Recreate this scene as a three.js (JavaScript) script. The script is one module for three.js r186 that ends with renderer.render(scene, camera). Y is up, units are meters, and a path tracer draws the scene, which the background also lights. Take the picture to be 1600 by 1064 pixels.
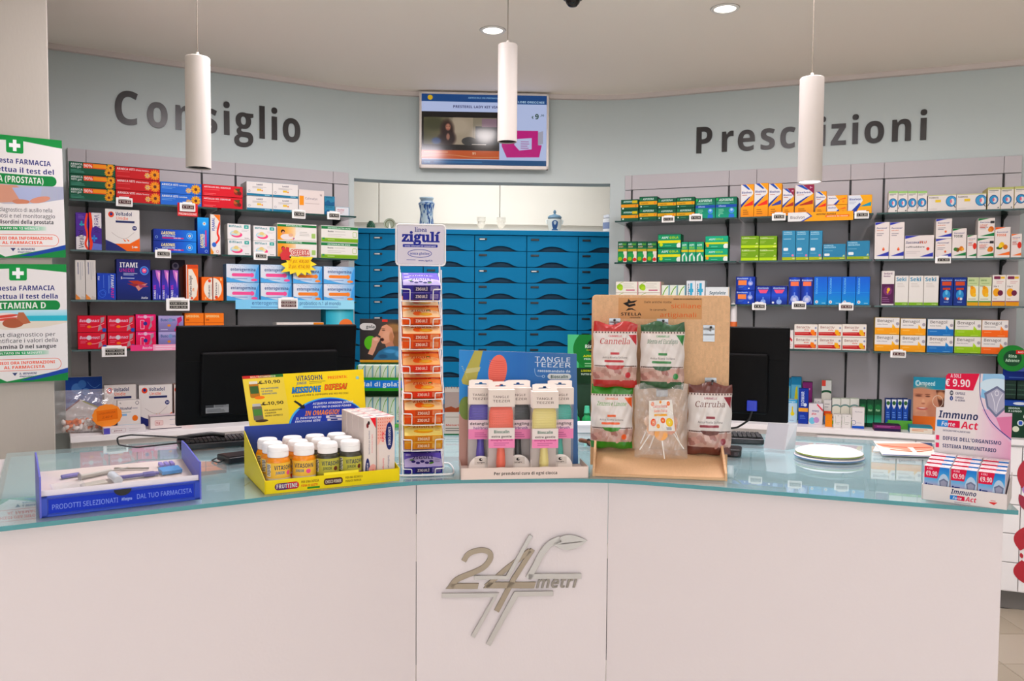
import * as THREE from 'three';
import { mergeGeometries } from 'three/addons/utils/BufferGeometryUtils.js';
import { RoundedBoxGeometry } from 'three/addons/geometries/RoundedBoxGeometry.js';
import { TextGeometry } from 'three/addons/geometries/TextGeometry.js';
import { FontLoader } from 'three/addons/loaders/FontLoader.js';
import { RectAreaLightUniformsLib } from 'three/addons/lights/RectAreaLightUniformsLib.js';

// ---------------------------------------------------------------- camera, light, exposure
const F = 1260, EYE = 1.6, CEIL = 2.95;
const scene = new THREE.Scene();
scene.background = new THREE.Color(0xf6eef8);   // overcast sky outside the shop window behind the camera
scene.backgroundIntensity = 3.0;
const camera = new THREE.PerspectiveCamera(2 * Math.atan(532 / F) * 180 / Math.PI, 1600 / 1064, 0.05, 40);
camera.position.set(0, EYE, 0);
camera.rotation.order = 'YXZ';
camera.rotation.set(-Math.atan(59 / F), 0, 0.007);
camera.updateMatrixWorld();
const renderer = new THREE.WebGLRenderer({ antialias: true });
renderer.toneMapping = THREE.LinearToneMapping;
renderer.toneMappingExposure = 1.46;
renderer.shadowMap.enabled = true;
RectAreaLightUniformsLib.init();
const LAMPS = {
  panel: { color: 0xfaf1fa, intensity: 4.2 },      // square LED panels over the customers' side
  staff: { color: 0xfaf2fb, intensity: 21 },     // the same panels over the staff side
  down: { color: 0xfff4f2, intensity: 1.0 },       // recessed downlights
  back: { color: 0xfffffd, intensity: 1.6 },       // panel in the back room
};

// ---------------------------------------------------------------- small helpers
let seed = 7;
const rnd = () => { seed = (seed * 1664525 + 1013904223) >>> 0; return seed / 4294967296; };
const V3 = (x, y, z) => new THREE.Vector3(x, y, z);
const taken = new Map();
function numbered(name) {
  const n = taken.get(name) || 0; taken.set(name, n + 1);
  return n ? name + '_' + String(n).padStart(3, '0') : name;
}
const mats = new Map();
function mat(color, roughness = 0.6, more = {}) {
  const key = color + '|' + roughness + '|' + JSON.stringify(more);
  if (!mats.has(key)) mats.set(key, new THREE.MeshPhysicalMaterial({ color, roughness, ...more }));
  return mats.get(key);
}
const clearPlastic = mat(0xffffff, 0.06, { transmission: 0.985, thickness: 0, ior: 1.22, specularIntensity: 0.6 });
function shade(o) { o.castShadow = true; o.receiveShadow = true; return o; }
function tag(o, label, category, group) {
  o.userData.label = label; o.userData.category = category;
  if (group) o.userData.group = group;
  return o;
}
function thing(name, label, category, pos = [0, 0, 0], turn = 0, group) {
  const o = new THREE.Group(); o.name = numbered(name); scene.add(o);
  o.position.set(...pos); o.rotation.y = turn;
  return tag(o, label, category, group);
}
function part(parent, name, geo, material, label) {
  const m = shade(new THREE.Mesh(geo, material)); m.name = name; parent.add(m);
  if (label) m.userData.label = label;
  return m;
}
function struct(name, geo, material) {
  const m = shade(new THREE.Mesh(geo, material)); m.name = name; m.userData.kind = 'structure'; scene.add(m);
  return m;
}
function oneMesh(name, geo, material, label, category, pos, turn = 0, group) {
  const m = shade(new THREE.Mesh(geo, material)); m.name = numbered(name); scene.add(m);
  m.position.set(...pos); m.rotation.y = turn;
  return tag(m, label, category, group);
}
// ---- the way from a photograph pixel to a place on a real plane
function ray(x, y) { return V3((x - 800) / F, -(y - 532) / F, -1).applyQuaternion(camera.quaternion); }
function onHeight(x, y, h) { const d = ray(x, y), t = (h - EYE) / d.y; return V3(d.x * t, h, d.z * t); }
function project(p) { const q = p.clone().sub(camera.position).applyQuaternion(camera.quaternion.clone().invert()); return [800 - F * q.x / q.z, 532 + F * q.y / q.z]; }
class Frame {                       // a vertical working plane: x along it, y up, z out of it towards the room
  constructor(p, ux, uz) { const l = Math.hypot(ux, uz); this.p = p.clone().setY(0); this.u = V3(ux / l, 0, uz / l); this.n = V3(-uz / l, 0, ux / l); this.turn = Math.atan2(-uz, ux); }
  at(x, y, z = 0) { return this.p.clone().addScaledVector(this.u, x).addScaledVector(this.n, z).setY(y); }
  px(x, y, z = 0) {                 // pixel -> [x, y] on the plane at distance z
    const d = ray(x, y), o = this.p.clone().addScaledVector(this.n, z);
    const t = o.sub(camera.position).setY(0).dot(this.n) / d.dot(this.n), h = camera.position.clone().addScaledVector(d, t);
    return [h.clone().sub(this.p).dot(this.u), h.y];
  }
  scale(x, y, z = 0) { const a = this.px(x, y, z), b = this.px(x, y + 10, z); return 10 / (a[1] - b[1]); }   // pixels per metre
  shift(x, z = 0) { return new Frame(this.at(x, 0, z), this.u.x, this.u.z); }
}
// ---------------------------------------------------------------- printed faces: an atlas of small drawings
class Page {
  constructor(size = 2048, rough = 0.5) {
    this.s = size; this.c = document.createElement('canvas'); this.c.width = this.c.height = size; this.g = this.c.getContext('2d');
    this.sky = new Array(size / 16).fill(0); this.sw = new Map(); this.cells = new Map();
    const t = new THREE.CanvasTexture(this.c); t.colorSpace = THREE.SRGBColorSpace; t.anisotropy = 8; t.generateMipmaps = true;
    this.mat = new THREE.MeshPhysicalMaterial({ map: t, roughness: rough + 0.1, specularIntensity: 0.5, name: 'printed card' });
  }
  alloc(w, h) {
    const n = Math.ceil((w + 6) / 16), H = Math.ceil(h) + 6, N = this.s / 16; let at = 0, y = 1e9;
    for (let i = 0; i + n <= N; i++) { let m = 0; for (let k = i; k < i + n; k++) m = Math.max(m, this.sky[k]); if (m < y) { y = m; at = i; } }
    if (y + H > this.s) throw new Error('atlas full');
    for (let k = at; k < at + n; k++) this.sky[k] = y + H;
    const c = { page: this, x: at * 16 + 3, y: y + 3, w, h };
    return c;
  }
  draw(key, w, h, fn) {
    if (key && this.cells.has(key)) return this.cells.get(key);
    const c = this.alloc(w, h); c.w = Math.ceil(w); c.h = Math.ceil(h);
    const g = this.g; g.save(); g.beginPath(); g.rect(c.x - 3, c.y - 3, c.w + 6, c.h + 6); g.clip(); g.translate(c.x, c.y);
    fn(new Pen(g, c.w, c.h)); g.restore();
    if (key) this.cells.set(key, c);
    return c;
  }
  ink() {                            // print inks are deeper than screen colours
    const d = this.g.getImageData(0, 0, this.s, this.s), a = d.data;
    for (let i = 0; i < a.length; i += 4) { const l = 0.3 * a[i] + 0.59 * a[i + 1] + 0.11 * a[i + 2]; for (let k = 0; k < 3; k++) { const v = (l + (a[i + k] - l) * 1.3) / 255; a[i + k] = Math.max(0, Math.min(1, v)) ** 1.12 * 230; } }
    this.g.putImageData(d, 0, 0);
  }
  swatch(color) { if (!this.sw.has(color)) this.sw.set(color, this.draw(null, 8, 8, (p) => p.bg(color))); return this.sw.get(color); }
}
class Pen {                         // fractions of the cell's width and height
  constructor(g, w, h) { this.g = g; this.w = w; this.h = h; }
  bg(c) { this.g.fillStyle = c; this.g.fillRect(-4, -4, this.w + 8, this.h + 8); return this; }
  r(x, y, w, h, c) { this.g.fillStyle = c; this.g.fillRect(x * this.w - (x <= 0 ? 4 : 0), y * this.h - (y <= 0 ? 4 : 0), w * this.w + (x <= 0 ? 4 : 0) + (x + w >= 1 ? 4 : 0), h * this.h + (y <= 0 ? 4 : 0) + (y + h >= 1 ? 4 : 0)); return this; }
  rr(x, y, w, h, rad, c, stroke, lw = 0.01) { const g = this.g; g.beginPath(); g.roundRect(x * this.w, y * this.h, w * this.w, h * this.h, rad * this.h); if (c) { g.fillStyle = c; g.fill(); } if (stroke) { g.strokeStyle = stroke; g.lineWidth = lw * this.h; g.stroke(); } return this; }
  c(x, y, r, c, stroke, lw = 0.02) { return this.e(x, y, r * this.h / this.w, r, c, 0, stroke, lw); }
  e(x, y, rx, ry, c, rot = 0, stroke, lw = 0.02) { const g = this.g; g.beginPath(); g.ellipse(x * this.w, y * this.h, rx * this.w, ry * this.h, rot, 0, 7); if (c) { g.fillStyle = c; g.fill(); } if (stroke) { g.strokeStyle = stroke; g.lineWidth = lw * this.h; g.stroke(); } return this; }
  p(pts, c) { const g = this.g; g.fillStyle = c; g.beginPath(); pts.forEach(([x, y], i) => g[i ? 'lineTo' : 'moveTo'](x * this.w, y * this.h)); g.closePath(); g.fill(); return this; }
  q(pts, c, lw = 0.02, fill) {      // smooth stroke (or fill) through points
    const g = this.g, P = pts.map(([x, y]) => [x * this.w, y * this.h]); g.beginPath(); g.moveTo(...P[0]);
    for (let i = 1; i < P.length - 1; i++) g.quadraticCurveTo(...P[i], (P[i][0] + P[i + 1][0]) / 2, (P[i][1] + P[i + 1][1]) / 2);
    g.lineTo(...P[P.length - 1]);
    if (fill) { g.fillStyle = c; g.fill(); } else { g.strokeStyle = c; g.lineWidth = lw * this.h; g.lineCap = 'round'; g.stroke(); }
    return this;
  }
  t(s, x, y, size, c, o = {}) {     // size: cap size as a share of the height (of the width when turned)
    const g = this.g, px = size * this.h; g.save(); g.translate(x * this.w, y * this.h); if (o.rot) g.rotate(o.rot * Math.PI / 180);
    if (o.i) g.transform(1, 0, -0.22, 1, 0, 0);
    g.font = (o.b === 0 ? '' : 'bold ') + px + 'px ' + (o.f || 'sans-serif'); g.textBaseline = 'middle'; g.textAlign = o.a || 'left'; 
    if (o.max) { const m = g.measureText(s).width, lim = o.max * (o.rot && Math.abs(o.rot) === 90 ? this.h : this.w); g.scale(lim / m, 1); }
    if (o.st) { g.strokeStyle = o.st; g.lineWidth = (o.sw || 0.15) * px; g.lineJoin = 'round'; g.strokeText(s, 0, 0); }
    g.fillStyle = c; g.fillText(s, 0, 0); g.restore(); return this;
  }
  soft(x, y, rx, ry, c) { const g = this.g; g.save(); g.translate(x * this.w, y * this.h); g.scale(rx * this.w, ry * this.h); const G = g.createRadialGradient(0, 0, 0, 0, 0, 1); G.addColorStop(0, c); G.addColorStop(0.55, c); G.addColorStop(1, c + '00'); g.fillStyle = G; g.beginPath(); g.arc(0, 0, 1, 0, 7); g.fill(); g.restore(); return this; }   // soft-edged spot, colour as #rrggbb
  lines(x, y, w, n, gap, c, th = 0.025) { for (let i = 0; i < n; i++) this.r(x + 0.001, y + i * gap, w * (0.7 + 0.3 * Math.abs(Math.sin(i * 7.3 + n))), th, c); return this; }
  flower(x, y, r, c = '#f5b811', k = '#6b3a08') { for (let i = 0; i < 14; i++) { const a = i * 0.449; this.e(x + Math.cos(a) * r * 0.62 * this.h / this.w, y + Math.sin(a) * r * 0.62, r * 0.42 * this.h / this.w, r * 0.15, i % 2 ? c : '#e09c06', a); } this.c(x, y, r * 0.3, k); return this; }
  grad(x, y, w, h, stops, vert) { const g = this.g, G = vert ? g.createLinearGradient(0, y * this.h, 0, (y + h) * this.h) : g.createLinearGradient(x * this.w, 0, (x + w) * this.w, 0); stops.forEach((s, i) => G.addColorStop(i / (stops.length - 1), s)); return this.r(x, y, w, h, G); }
}
// ---------------------------------------------------------------- meshes whose faces point into the atlas
class Tri {
  constructor() { this.v = []; this.t = []; }
  tri(a, b, c, ua, ub, uc) { this.v.push(...a, ...b, ...c); this.t.push(...ua, ...ub, ...uc); }
  quad(a, b, c, d, cell, sub) {     // a b c d: anticlockwise from lower left; the cell fills it
    const [u0, v0, u1, v1] = uvOf(cell, sub);
    this.tri(a, b, c, [u0, v0], [u1, v0], [u1, v1]); this.tri(a, c, d, [u0, v0], [u1, v1], [u0, v1]);
  }
  build() { const g = new THREE.BufferGeometry(); g.setAttribute('position', new THREE.Float32BufferAttribute(this.v, 3)); g.setAttribute('uv', new THREE.Float32BufferAttribute(this.t, 2)); g.computeVertexNormals(); return g; }
}
function uvOf(c, sub = [0, 0, 1, 1]) {
  const s = c.page.s, x0 = c.x + 0.5 + sub[0] * (c.w - 1), x1 = c.x + 0.5 + sub[2] * (c.w - 1), y0 = c.y + 0.5 + sub[1] * (c.h - 1), y1 = c.y + 0.5 + sub[3] * (c.h - 1);
  return [x0 / s, 1 - y1 / s, x1 / s, 1 - y0 / s];
}
// a carton: base at y 0, front face at z 0, depth d, softened edges
function cartonGeo(w, h, d, cells, c = 0.0012) {
  const T = new Tri(), X = w / 2, f = cells.f, s = cells.s, top = cells.t || s, side = cells.l || s;
  const P = (sx, sy, sz, kx, ky, kz) => [sx * (X - (kx ? 0 : c)), sy > 0 ? h - (ky ? 0 : c) : (ky ? 0 : c), sz > 0 ? -(kz ? 0 : c) : -d + (kz ? 0 : c)];
  T.quad(P(-1, -1, 1, 0, 0, 1), P(1, -1, 1, 0, 0, 1), P(1, 1, 1, 0, 0, 1), P(-1, 1, 1, 0, 0, 1), f);
  T.quad(P(1, -1, -1, 0, 0, 1), P(-1, -1, -1, 0, 0, 1), P(-1, 1, -1, 0, 0, 1), P(1, 1, -1, 0, 0, 1), cells.b || s);
  T.quad(P(-1, -1, -1, 1, 0, 0), P(-1, -1, 1, 1, 0, 0), P(-1, 1, 1, 1, 0, 0), P(-1, 1, -1, 1, 0, 0), side);
  T.quad(P(1, -1, 1, 1, 0, 0), P(1, -1, -1, 1, 0, 0), P(1, 1, -1, 1, 0, 0), P(1, 1, 1, 1, 0, 0), side);
  T.quad(P(-1, 1, 1, 0, 1, 0), P(1, 1, 1, 0, 1, 0), P(1, 1, -1, 0, 1, 0), P(-1, 1, -1, 0, 1, 0), top);
  T.quad(P(-1, -1, -1, 0, 1, 0), P(1, -1, -1, 0, 1, 0), P(1, -1, 1, 0, 1, 0), P(-1, -1, 1, 0, 1, 0), s);
  for (const k of [-1, 1]) {
    for (const z of [-1, 1]) {
      const q = [P(k, -1, z, 1, 0, 0), P(k, -1, z, 0, 0, 1), P(k, 1, z, 0, 0, 1), P(k, 1, z, 1, 0, 0)]; if (k * z > 0) q.reverse(); T.quad(...q, side);
      const r = [P(-1, k, z, 0, 1, 0), P(-1, k, z, 0, 0, 1), P(1, k, z, 0, 0, 1), P(1, k, z, 0, 1, 0)]; if (k * z < 0) r.reverse(); T.quad(...r, k > 0 ? top : s);
    }
    for (const y of [-1, 1]) { const q = [P(k, y, 1, 1, 0, 0), P(k, y, -1, 1, 0, 0), P(k, y, -1, 0, 1, 0), P(k, y, 1, 0, 1, 0)]; if (k * y < 0) q.reverse(); T.quad(...q, y > 0 ? top : s); }
  }
  return T.build();
}
// a flat card or board through four corners (lower left, lower right, upper right, upper left), thickness behind it
function plateGeo(a, b, c, d, t, cell, edge) {
  const n = V3().crossVectors(b.clone().sub(a), d.clone().sub(a)).normalize().multiplyScalar(-t), k = (p) => p.clone().add(n), A = (p) => p.toArray(), T = new Tri();
  T.quad(A(a), A(b), A(c), A(d), cell); T.quad(A(k(b)), A(k(a)), A(k(d)), A(k(c)), edge);
  for (const [p, q] of [[b, a], [c, b], [d, c], [a, d]]) T.quad(A(p), A(q), A(k(q)), A(k(p)), edge);
  return T.build();
}
const move = (g, x, y, z) => { g.translate(x, y, z); return g; };
const bxGeo = (x0, x1, y0, y1, z0, z1, r = 0) => move(r ? new RoundedBoxGeometry(x1 - x0, y1 - y0, z1 - z0, 2, r) : new THREE.BoxGeometry(x1 - x0, y1 - y0, z1 - z0), (x0 + x1) / 2, (y0 + y1) / 2, (z0 + z1) / 2);
const lathe = (pts, seg = 32) => new THREE.LatheGeometry(pts.map(([x, y]) => new THREE.Vector2(x, y)), seg);
const tube = (pts, r, seg = 40, closed = false, rs = 8) => new THREE.TubeGeometry(new THREE.CatmullRomCurve3(pts.map((p) => (p.isVector3 ? p : V3(...p))), closed, 'catmullrom', 0.2), seg, r, rs, closed);
const shapeOf = (pts) => { const s = new THREE.Shape(); pts.forEach(([x, y], i) => (i ? s.lineTo(x, y) : s.moveTo(x, y))); return s; };
const merge = (l) => mergeGeometries(l.map((g) => { const k = g.index ? g.toNonIndexed() : g; for (const a of Object.keys(k.attributes)) if (!['position', 'normal', 'uv'].includes(a)) k.deleteAttribute(a); return k; }));
// ---------------------------------------------------------------- the room
const noiseTex = (() => {            // fine paint grain, used as a bump
  const n = 256, d = new Uint8Array(n * n * 4);
  for (let i = 0; i < n * n; i++) { const v = 110 + rnd() * 70; d.set([v, v, v, 255], i * 4); }
  const t = new THREE.DataTexture(d, n, n); t.wrapS = t.wrapT = THREE.RepeatWrapping; t.magFilter = THREE.LinearFilter; t.needsUpdate = true; return t;
})();
const paint = (c, r = 0.85) => new THREE.MeshPhysicalMaterial({ color: c, roughness: r, bumpMap: noiseTex, bumpScale: 0.0006 });
const sage = paint(0xc1cbca), ceilingPaint = paint(0xf6ece0, 0.95), greyPanel = paint(0xc0bbbe, 0.7), cream = paint(0xaca59b, 0.8);
const whiteLam = mat(0xf0edec, 0.35), counterWhite = paint(0xd7cece, 0.45);

const cp = (x, y) => onHeight(x, y, CEIL);
const Lfar = cp(83, 70), LC = cp(595, 143.7), RC = cp(965, 151), Rfar = cp(1600, 95);
const SL = new Frame(Lfar, LC.x - Lfar.x, LC.z - Lfar.z), SC = new Frame(LC, RC.x - LC.x, RC.z - LC.z), SR = new Frame(RC, Rfar.x - RC.x, Rfar.z - RC.z);
// the wall's run on plan: left wall, bend, centre wall, bend, right wall
const run = [];
const bend = (A, C, B, k) => { for (let i = 0; i <= 12; i++) { const t = i / 12, a = C.clone().lerp(A, k / C.distanceTo(A)), b = C.clone().lerp(B, k / C.distanceTo(B)); run.push(a.multiplyScalar((1 - t) ** 2).addScaledVector(C, 2 * t * (1 - t)).addScaledVector(b, t * t).setY(0)); } };
run.push(SL.at(-1.2, 0)); bend(Lfar, LC, RC, 0.34); bend(LC, RC, Rfar, 0.2); run.push(SR.at(4.1, 0));
const xOf = (p) => project(V3(p.x, 1.9, p.z))[0];
function cut(x) { for (let i = 0; i < run.length - 1; i++) { const a = xOf(run[i]), b = xOf(run[i + 1]); if (a <= x && x < b) { let lo = 0, hi = 1; for (let k = 0; k < 30; k++) { const m = (lo + hi) / 2; if (xOf(run[i].clone().lerp(run[i + 1], m)) < x) lo = m; else hi = m; } return [i, run[i].clone().lerp(run[i + 1], lo)]; } } }
function ribbon(pts, y0, y1, t) {    // a standing strip along the points, thickness t behind it
  const off = pts.map((p, i) => { const a = pts[Math.max(0, i - 1)], b = pts[Math.min(pts.length - 1, i + 1)], d = b.clone().sub(a).normalize(); return p.clone().add(V3(d.z, 0, -d.x).multiplyScalar(t)); });
  const s = new THREE.Shape(); pts.forEach((p, i) => s[i ? 'lineTo' : 'moveTo'](p.x, -p.z)); off.reverse().forEach((p) => s.lineTo(p.x, -p.z));
  const g = new THREE.ExtrudeGeometry(s, { depth: y1 - y0, bevelEnabled: false }); g.rotateX(-Math.PI / 2); g.translate(0, y0, 0); return g;
}
const [iA, pA] = cut(553.5), [iB, pB] = cut(952);
const openTop = (() => { const f = new Frame(pA, pB.x - pA.x, pB.z - pA.z); return f.px(740, 282.3)[1]; })();
struct('wall_left', ribbon([...run.slice(0, iA + 1), pA], 0, CEIL, 0.14), sage);
struct('wall_back', ribbon([pA, ...run.slice(iA + 1, iB + 1), pB], openTop, CEIL, 0.14), sage);
struct('wall_right', ribbon([pB, ...run.slice(iB + 1)], 0, CEIL, 0.14), sage);
struct('trim_1', ribbon(run.map((p, i) => { const a = run[Math.max(0, i - 1)], b = run[Math.min(run.length - 1, i + 1)], d = b.clone().sub(a).normalize(); return p.clone().add(V3(-d.z, 0, d.x).multiplyScalar(0.03)); }), CEIL - 0.028, CEIL, 0.05), paint(0xd8cdc8, 0.8));
const E0 = SL.at(-1.2, 0), E1 = SR.at(4.1, 0), ZF = 3.4;
struct('wall_side_left', bxGeo(E0.x - 0.14, E0.x + 0.02, 0, CEIL, E0.z - 0.1, ZF), cream);
struct('wall_side_right', bxGeo(E1.x - 0.02, E1.x + 0.14, 0, CEIL, E1.z - 0.1, ZF), cream);
// the shop front behind the camera: a wide glazed opening to the street
const GX0 = E0.x + 0.5, GX1 = E1.x - 0.5, GY0 = 0.12, GY1 = 2.75;
struct('wall_front', merge([bxGeo(E0.x - 0.14, GX0, 0, CEIL, ZF, ZF + 0.14), bxGeo(GX1, E1.x + 0.14, 0, CEIL, ZF, ZF + 0.14), bxGeo(GX0, GX1, 0, GY0, ZF, ZF + 0.14), bxGeo(GX0, GX1, GY1, CEIL, ZF, ZF + 0.14)]), cream);
{
  const wn = struct('window_1', bxGeo(GX0, GX1, GY0, GY0 + 0.05, ZF + 0.04, ZF + 0.1), mat(0x8c9094, 0.4, { metalness: 0.6 })), n = 4, w = (GX1 - GX0) / n, al = mat(0x8c9094, 0.4, { metalness: 0.6 });
  part(wn, 'head_rail', bxGeo(GX0, GX1, GY1 - 0.05, GY1, ZF + 0.04, ZF + 0.1), al);
  for (let i = 0; i <= n; i++) { const x = Math.min(GX1 - 0.05, GX0 + i * w); part(wn, numbered('mullion'), bxGeo(x, x + 0.05, GY0 + 0.05, GY1 - 0.05, ZF + 0.04, ZF + 0.1), al); }
  for (let i = 0; i < n; i++) part(wn, numbered('pane'), bxGeo(GX0 + i * w + 0.03, GX0 + (i + 1) * w - 0.0, GY0 + 0.04, GY1 - 0.04, ZF + 0.066, ZF + 0.072), mat(0xf4faf8, 0.01, { transmission: 1, thickness: 0 }));
  struct('pavement', bxGeo(-14, 14, -0.2, -0.02, ZF + 0.14, ZF + 22), paint(0xd6d0c8, 0.9));
}
struct('ceiling', bxGeo(E0.x - 0.2, E1.x + 0.2, CEIL, CEIL + 0.15, -8.3, ZF + 0.2), ceilingPaint);
const floor = struct('floor', bxGeo(E0.x - 0.2, E1.x + 0.2, -0.15, -0.006, -8.3, ZF + 0.2), paint(0xe4dccf, 0.5));
for (let i = 0; i < 5; i++) for (let j = 0; j < 6; j++) {
  const m = part(floor, numbered('tile'), bxGeo(0, 0.326, -0.02, 0, 0, 0.326, 0.003), mat([0xb7ab97, 0xb0a48f, 0xbcb09d][(i * 2 + j) % 3], 0.4)); m.position.set(1.55 + i * 0.33, 0, -4.2 + j * 0.33);
}
// back room behind the opening
const BR = new Frame(onHeight(562, 356.5, 2.14), onHeight(950, 362.2, 2.14).x - onHeight(562, 356.5, 2.14).x, onHeight(950, 362.2, 2.14).z - onHeight(562, 356.5, 2.14).z);   // front of the drawer cabinet
const rearZ = -0.50;
struct('wall_back_room', (() => { const a = BR.at(-1.6, 0, rearZ - 0.02), b = BR.at(3.6, 0, rearZ - 0.02); return ribbon([a, b], 0, CEIL, 0.14); })(), paint(0xe9e6df, 0.8));
struct('wall_back_room_left', ribbon([BR.at(-1.35, 0, 1.2), BR.at(-1.35, 0, rearZ)], 0, CEIL, -0.12), paint(0xe9e6df, 0.8));
struct('wall_back_room_right', ribbon([BR.at(3.3, 0, 1.2), BR.at(3.3, 0, rearZ)], 0, CEIL, 0.12), paint(0xe9e6df, 0.8));
// white laminate boards on the rear wall above the drawers: joints recessed
{
  const xs = [-1.3, BR.px(592, 310, rearZ)[0], BR.px(781, 310, rearZ)[0], 2.9], wall = scene.getObjectByName('wall_back_room');
  const y0 = BR.px(600, 352, rearZ)[1];
  for (let i = 0; i < 3; i++) { const m = part(wall, numbered('board'), bxGeo(xs[i] + 0.003, xs[i + 1] - 0.003, y0 + 0.02, CEIL - 0.02, -0.018, 0.004, 0.002), mat(0xf1eee8, 0.5)); const p = BR.at(0, 0, rearZ); m.position.copy(p); m.rotation.y = BR.turn; }
}
// square column on the left
const UL = [0.866, -0.5];
const colEdge = V3(-1.725, 0, -3.03), COL = new Frame(colEdge, ...UL);
{ const g = bxGeo(-0.9, 0, 0, CEIL, -0.5, 0, 0.004); const m = struct('wall_column', g, cream); m.position.copy(colEdge); m.rotation.y = COL.turn; }

// ---------------------------------------------------------------- lamps
function downlight(x, z, label, k = 1) {
  const t = thing('downlight', label, 'ceiling light', [x, CEIL, z], 0, 'recessed ceiling downlights');
  part(t, 'trim_ring', lathe([[0.048, -0.001], [0.05, -0.006], [0.062, -0.005], [0.066, 0], [0.048, 0]]), mat(0xe8e4de, 0.4));
  part(t, 'diffuser', (() => { const g = new THREE.CircleGeometry(0.048, 32); g.rotateX(Math.PI / 2); g.translate(0, -0.0025, 0); return g; })(), new THREE.MeshStandardMaterial({ color: 0xffffff, emissive: 0xfff6ea, emissiveIntensity: 4 }));
  const l = new THREE.SpotLight(LAMPS.down.color, LAMPS.down.intensity * k, 0, 1.5, 0.22, 2); l.castShadow = true; l.shadow.radius = 4; l.position.set(x, CEIL - 0.02, z); l.target.position.set(x, 0, z); scene.add(l, l.target);
}
const dl1 = cp(770, 47), dl2 = cp(1133, 13);
downlight(dl1.x, dl1.z, 'lit round ceiling downlight beside the middle hanging tube lamp');
downlight(dl2.x, dl2.z, 'lit round ceiling downlight towards the right of the ceiling');
downlight(-1.2, -3.55, 'round ceiling downlight over the left end of the counter', 1.0);
downlight(1.95, -3.1, 'round ceiling downlight over the right end of the counter', 0.9);
downlight(0, -1.9, 'round ceiling downlight in front of the counter');
function ledPanel(x, z, label, L, sx = 0.6) {
  const t = thing('ceiling_panel_light', label, 'ceiling light', [x, CEIL, z]);
  part(t, 'frame', merge([bxGeo(-sx / 2 - 0.02, sx / 2 + 0.02, -0.012, 0, -0.32, -0.3), bxGeo(-sx / 2 - 0.02, sx / 2 + 0.02, -0.012, 0, 0.3, 0.32), bxGeo(-sx / 2 - 0.02, -sx / 2, -0.012, 0, -0.3, 0.3), bxGeo(sx / 2, sx / 2 + 0.02, -0.012, 0, -0.3, 0.3)]), mat(0xeeeeee, 0.4));
  part(t, 'diffuser', bxGeo(-sx / 2, sx / 2, -0.006, -0.001, -0.3, 0.3), new THREE.MeshStandardMaterial({ color: 0xffffff, emissive: 0xfff6ee, emissiveIntensity: 1.2 }));
  const l = new THREE.RectAreaLight(L.color, L.intensity, sx, 0.6); l.position.set(x, CEIL - 0.015, z); l.lookAt(x, 0, z); scene.add(l);
}
ledPanel(-1.3, -0.4, 'square ceiling light panel left of the entrance side', LAMPS.panel);
ledPanel(1.3, -0.4, 'square ceiling light panel right of the entrance side', LAMPS.panel);
ledPanel(-1.3, 1.6, 'square ceiling light panel at the rear left', LAMPS.panel);
ledPanel(1.3, 1.6, 'square ceiling light panel at the rear right', LAMPS.panel);
ledPanel(-0.75, -3.05, 'square ceiling light panel behind the left wing of the counter', LAMPS.staff);
ledPanel(1.0, -3.0, 'square ceiling light panel behind the right wing of the counter', LAMPS.staff);
{ const p = BR.at(0.95, 0, 0.12); ledPanel(p.x, p.z, 'ceiling light panel in the back room behind the opening', LAMPS.back, 1.6); }

// ---------------------------------------------------------------- pendant tube lamps over the counter
function pendant(x0, x1, yTop, yBot, dia, label, lit) {
  const d = F * dia / (x1 - x0), xm = (x0 + x1) / 2, r0 = ray(xm, yTop), r1 = ray(xm, yBot), T = r0.multiplyScalar(d / -r0.z), B = r1.multiplyScalar(d / -r1.z);
  const h = T.y - B.y, y0 = EYE + B.y, r = dia / 2, x = (T.x + B.x) / 2;
  const t = thing('pendant_lamp', label, 'pendant lamp', [x, y0, -d], 0, 'white tube lamps hanging over the counter');
  part(t, 'tube_shade', lathe([[r - 0.004, 0.03], [r - 0.004, 0.0005], [r - 0.001, 0], [r, 0.001], [r, h - 0.002], [r - 0.002, h], [0.004, h]], 48), mat(0xbeb6ae, 0.5));
  part(t, 'reflector', lathe([[r - 0.004, 0.004], [r * 0.6, 0.045], [0, 0.05]], 32), lit ? mat(0xf4f4ff, 0.2) : mat(0x0c0c0b, 0.4));
  if (lit) { part(t, 'lamp_face', (() => { const g = new THREE.CircleGeometry(r - 0.005, 32); g.rotateX(Math.PI / 2); g.translate(0, 0.003, 0); return g; })(), new THREE.MeshStandardMaterial({ color: 0xffffff, emissive: 0xf4f2ff, emissiveIntensity: 3 })); const l = new THREE.SpotLight(0xf6f4ff, 1.2, 0, 0.5, 0.6, 2); l.position.set(x, y0 - 0.01, -d); l.target.position.set(x, 0, -d); l.castShadow = true; scene.add(l, l.target); }
  part(t, 'cord', move(new THREE.CylinderGeometry(0.0016, 0.0016, CEIL - y0 - h, 8), 0, h + (CEIL - y0 - h) / 2, 0), mat(0x6b6152, 0.7));
  part(t, 'cord_grip', move(new THREE.CylinderGeometry(0.005, 0.007, 0.018, 12), 0, h + 0.009, 0), mat(0xd8d0c6, 0.5));
  part(t, 'ceiling_rose', move(new THREE.CylinderGeometry(0.045, 0.045, 0.02, 32), 0, CEIL - y0 - 0.01, 0), mat(0xe8e0d8, 0.5));
}
pendant(291, 328, 90, 263, 0.085, 'white tube lamp hanging in front of the word on the left wall', false);
pendant(778, 808, 70, 222, 0.085, 'white tube lamp hanging in front of the television', false);
pendant(1249, 1285, 122, 285, 0.085, 'lit white tube lamp hanging in front of the word on the right wall', true);
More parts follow.
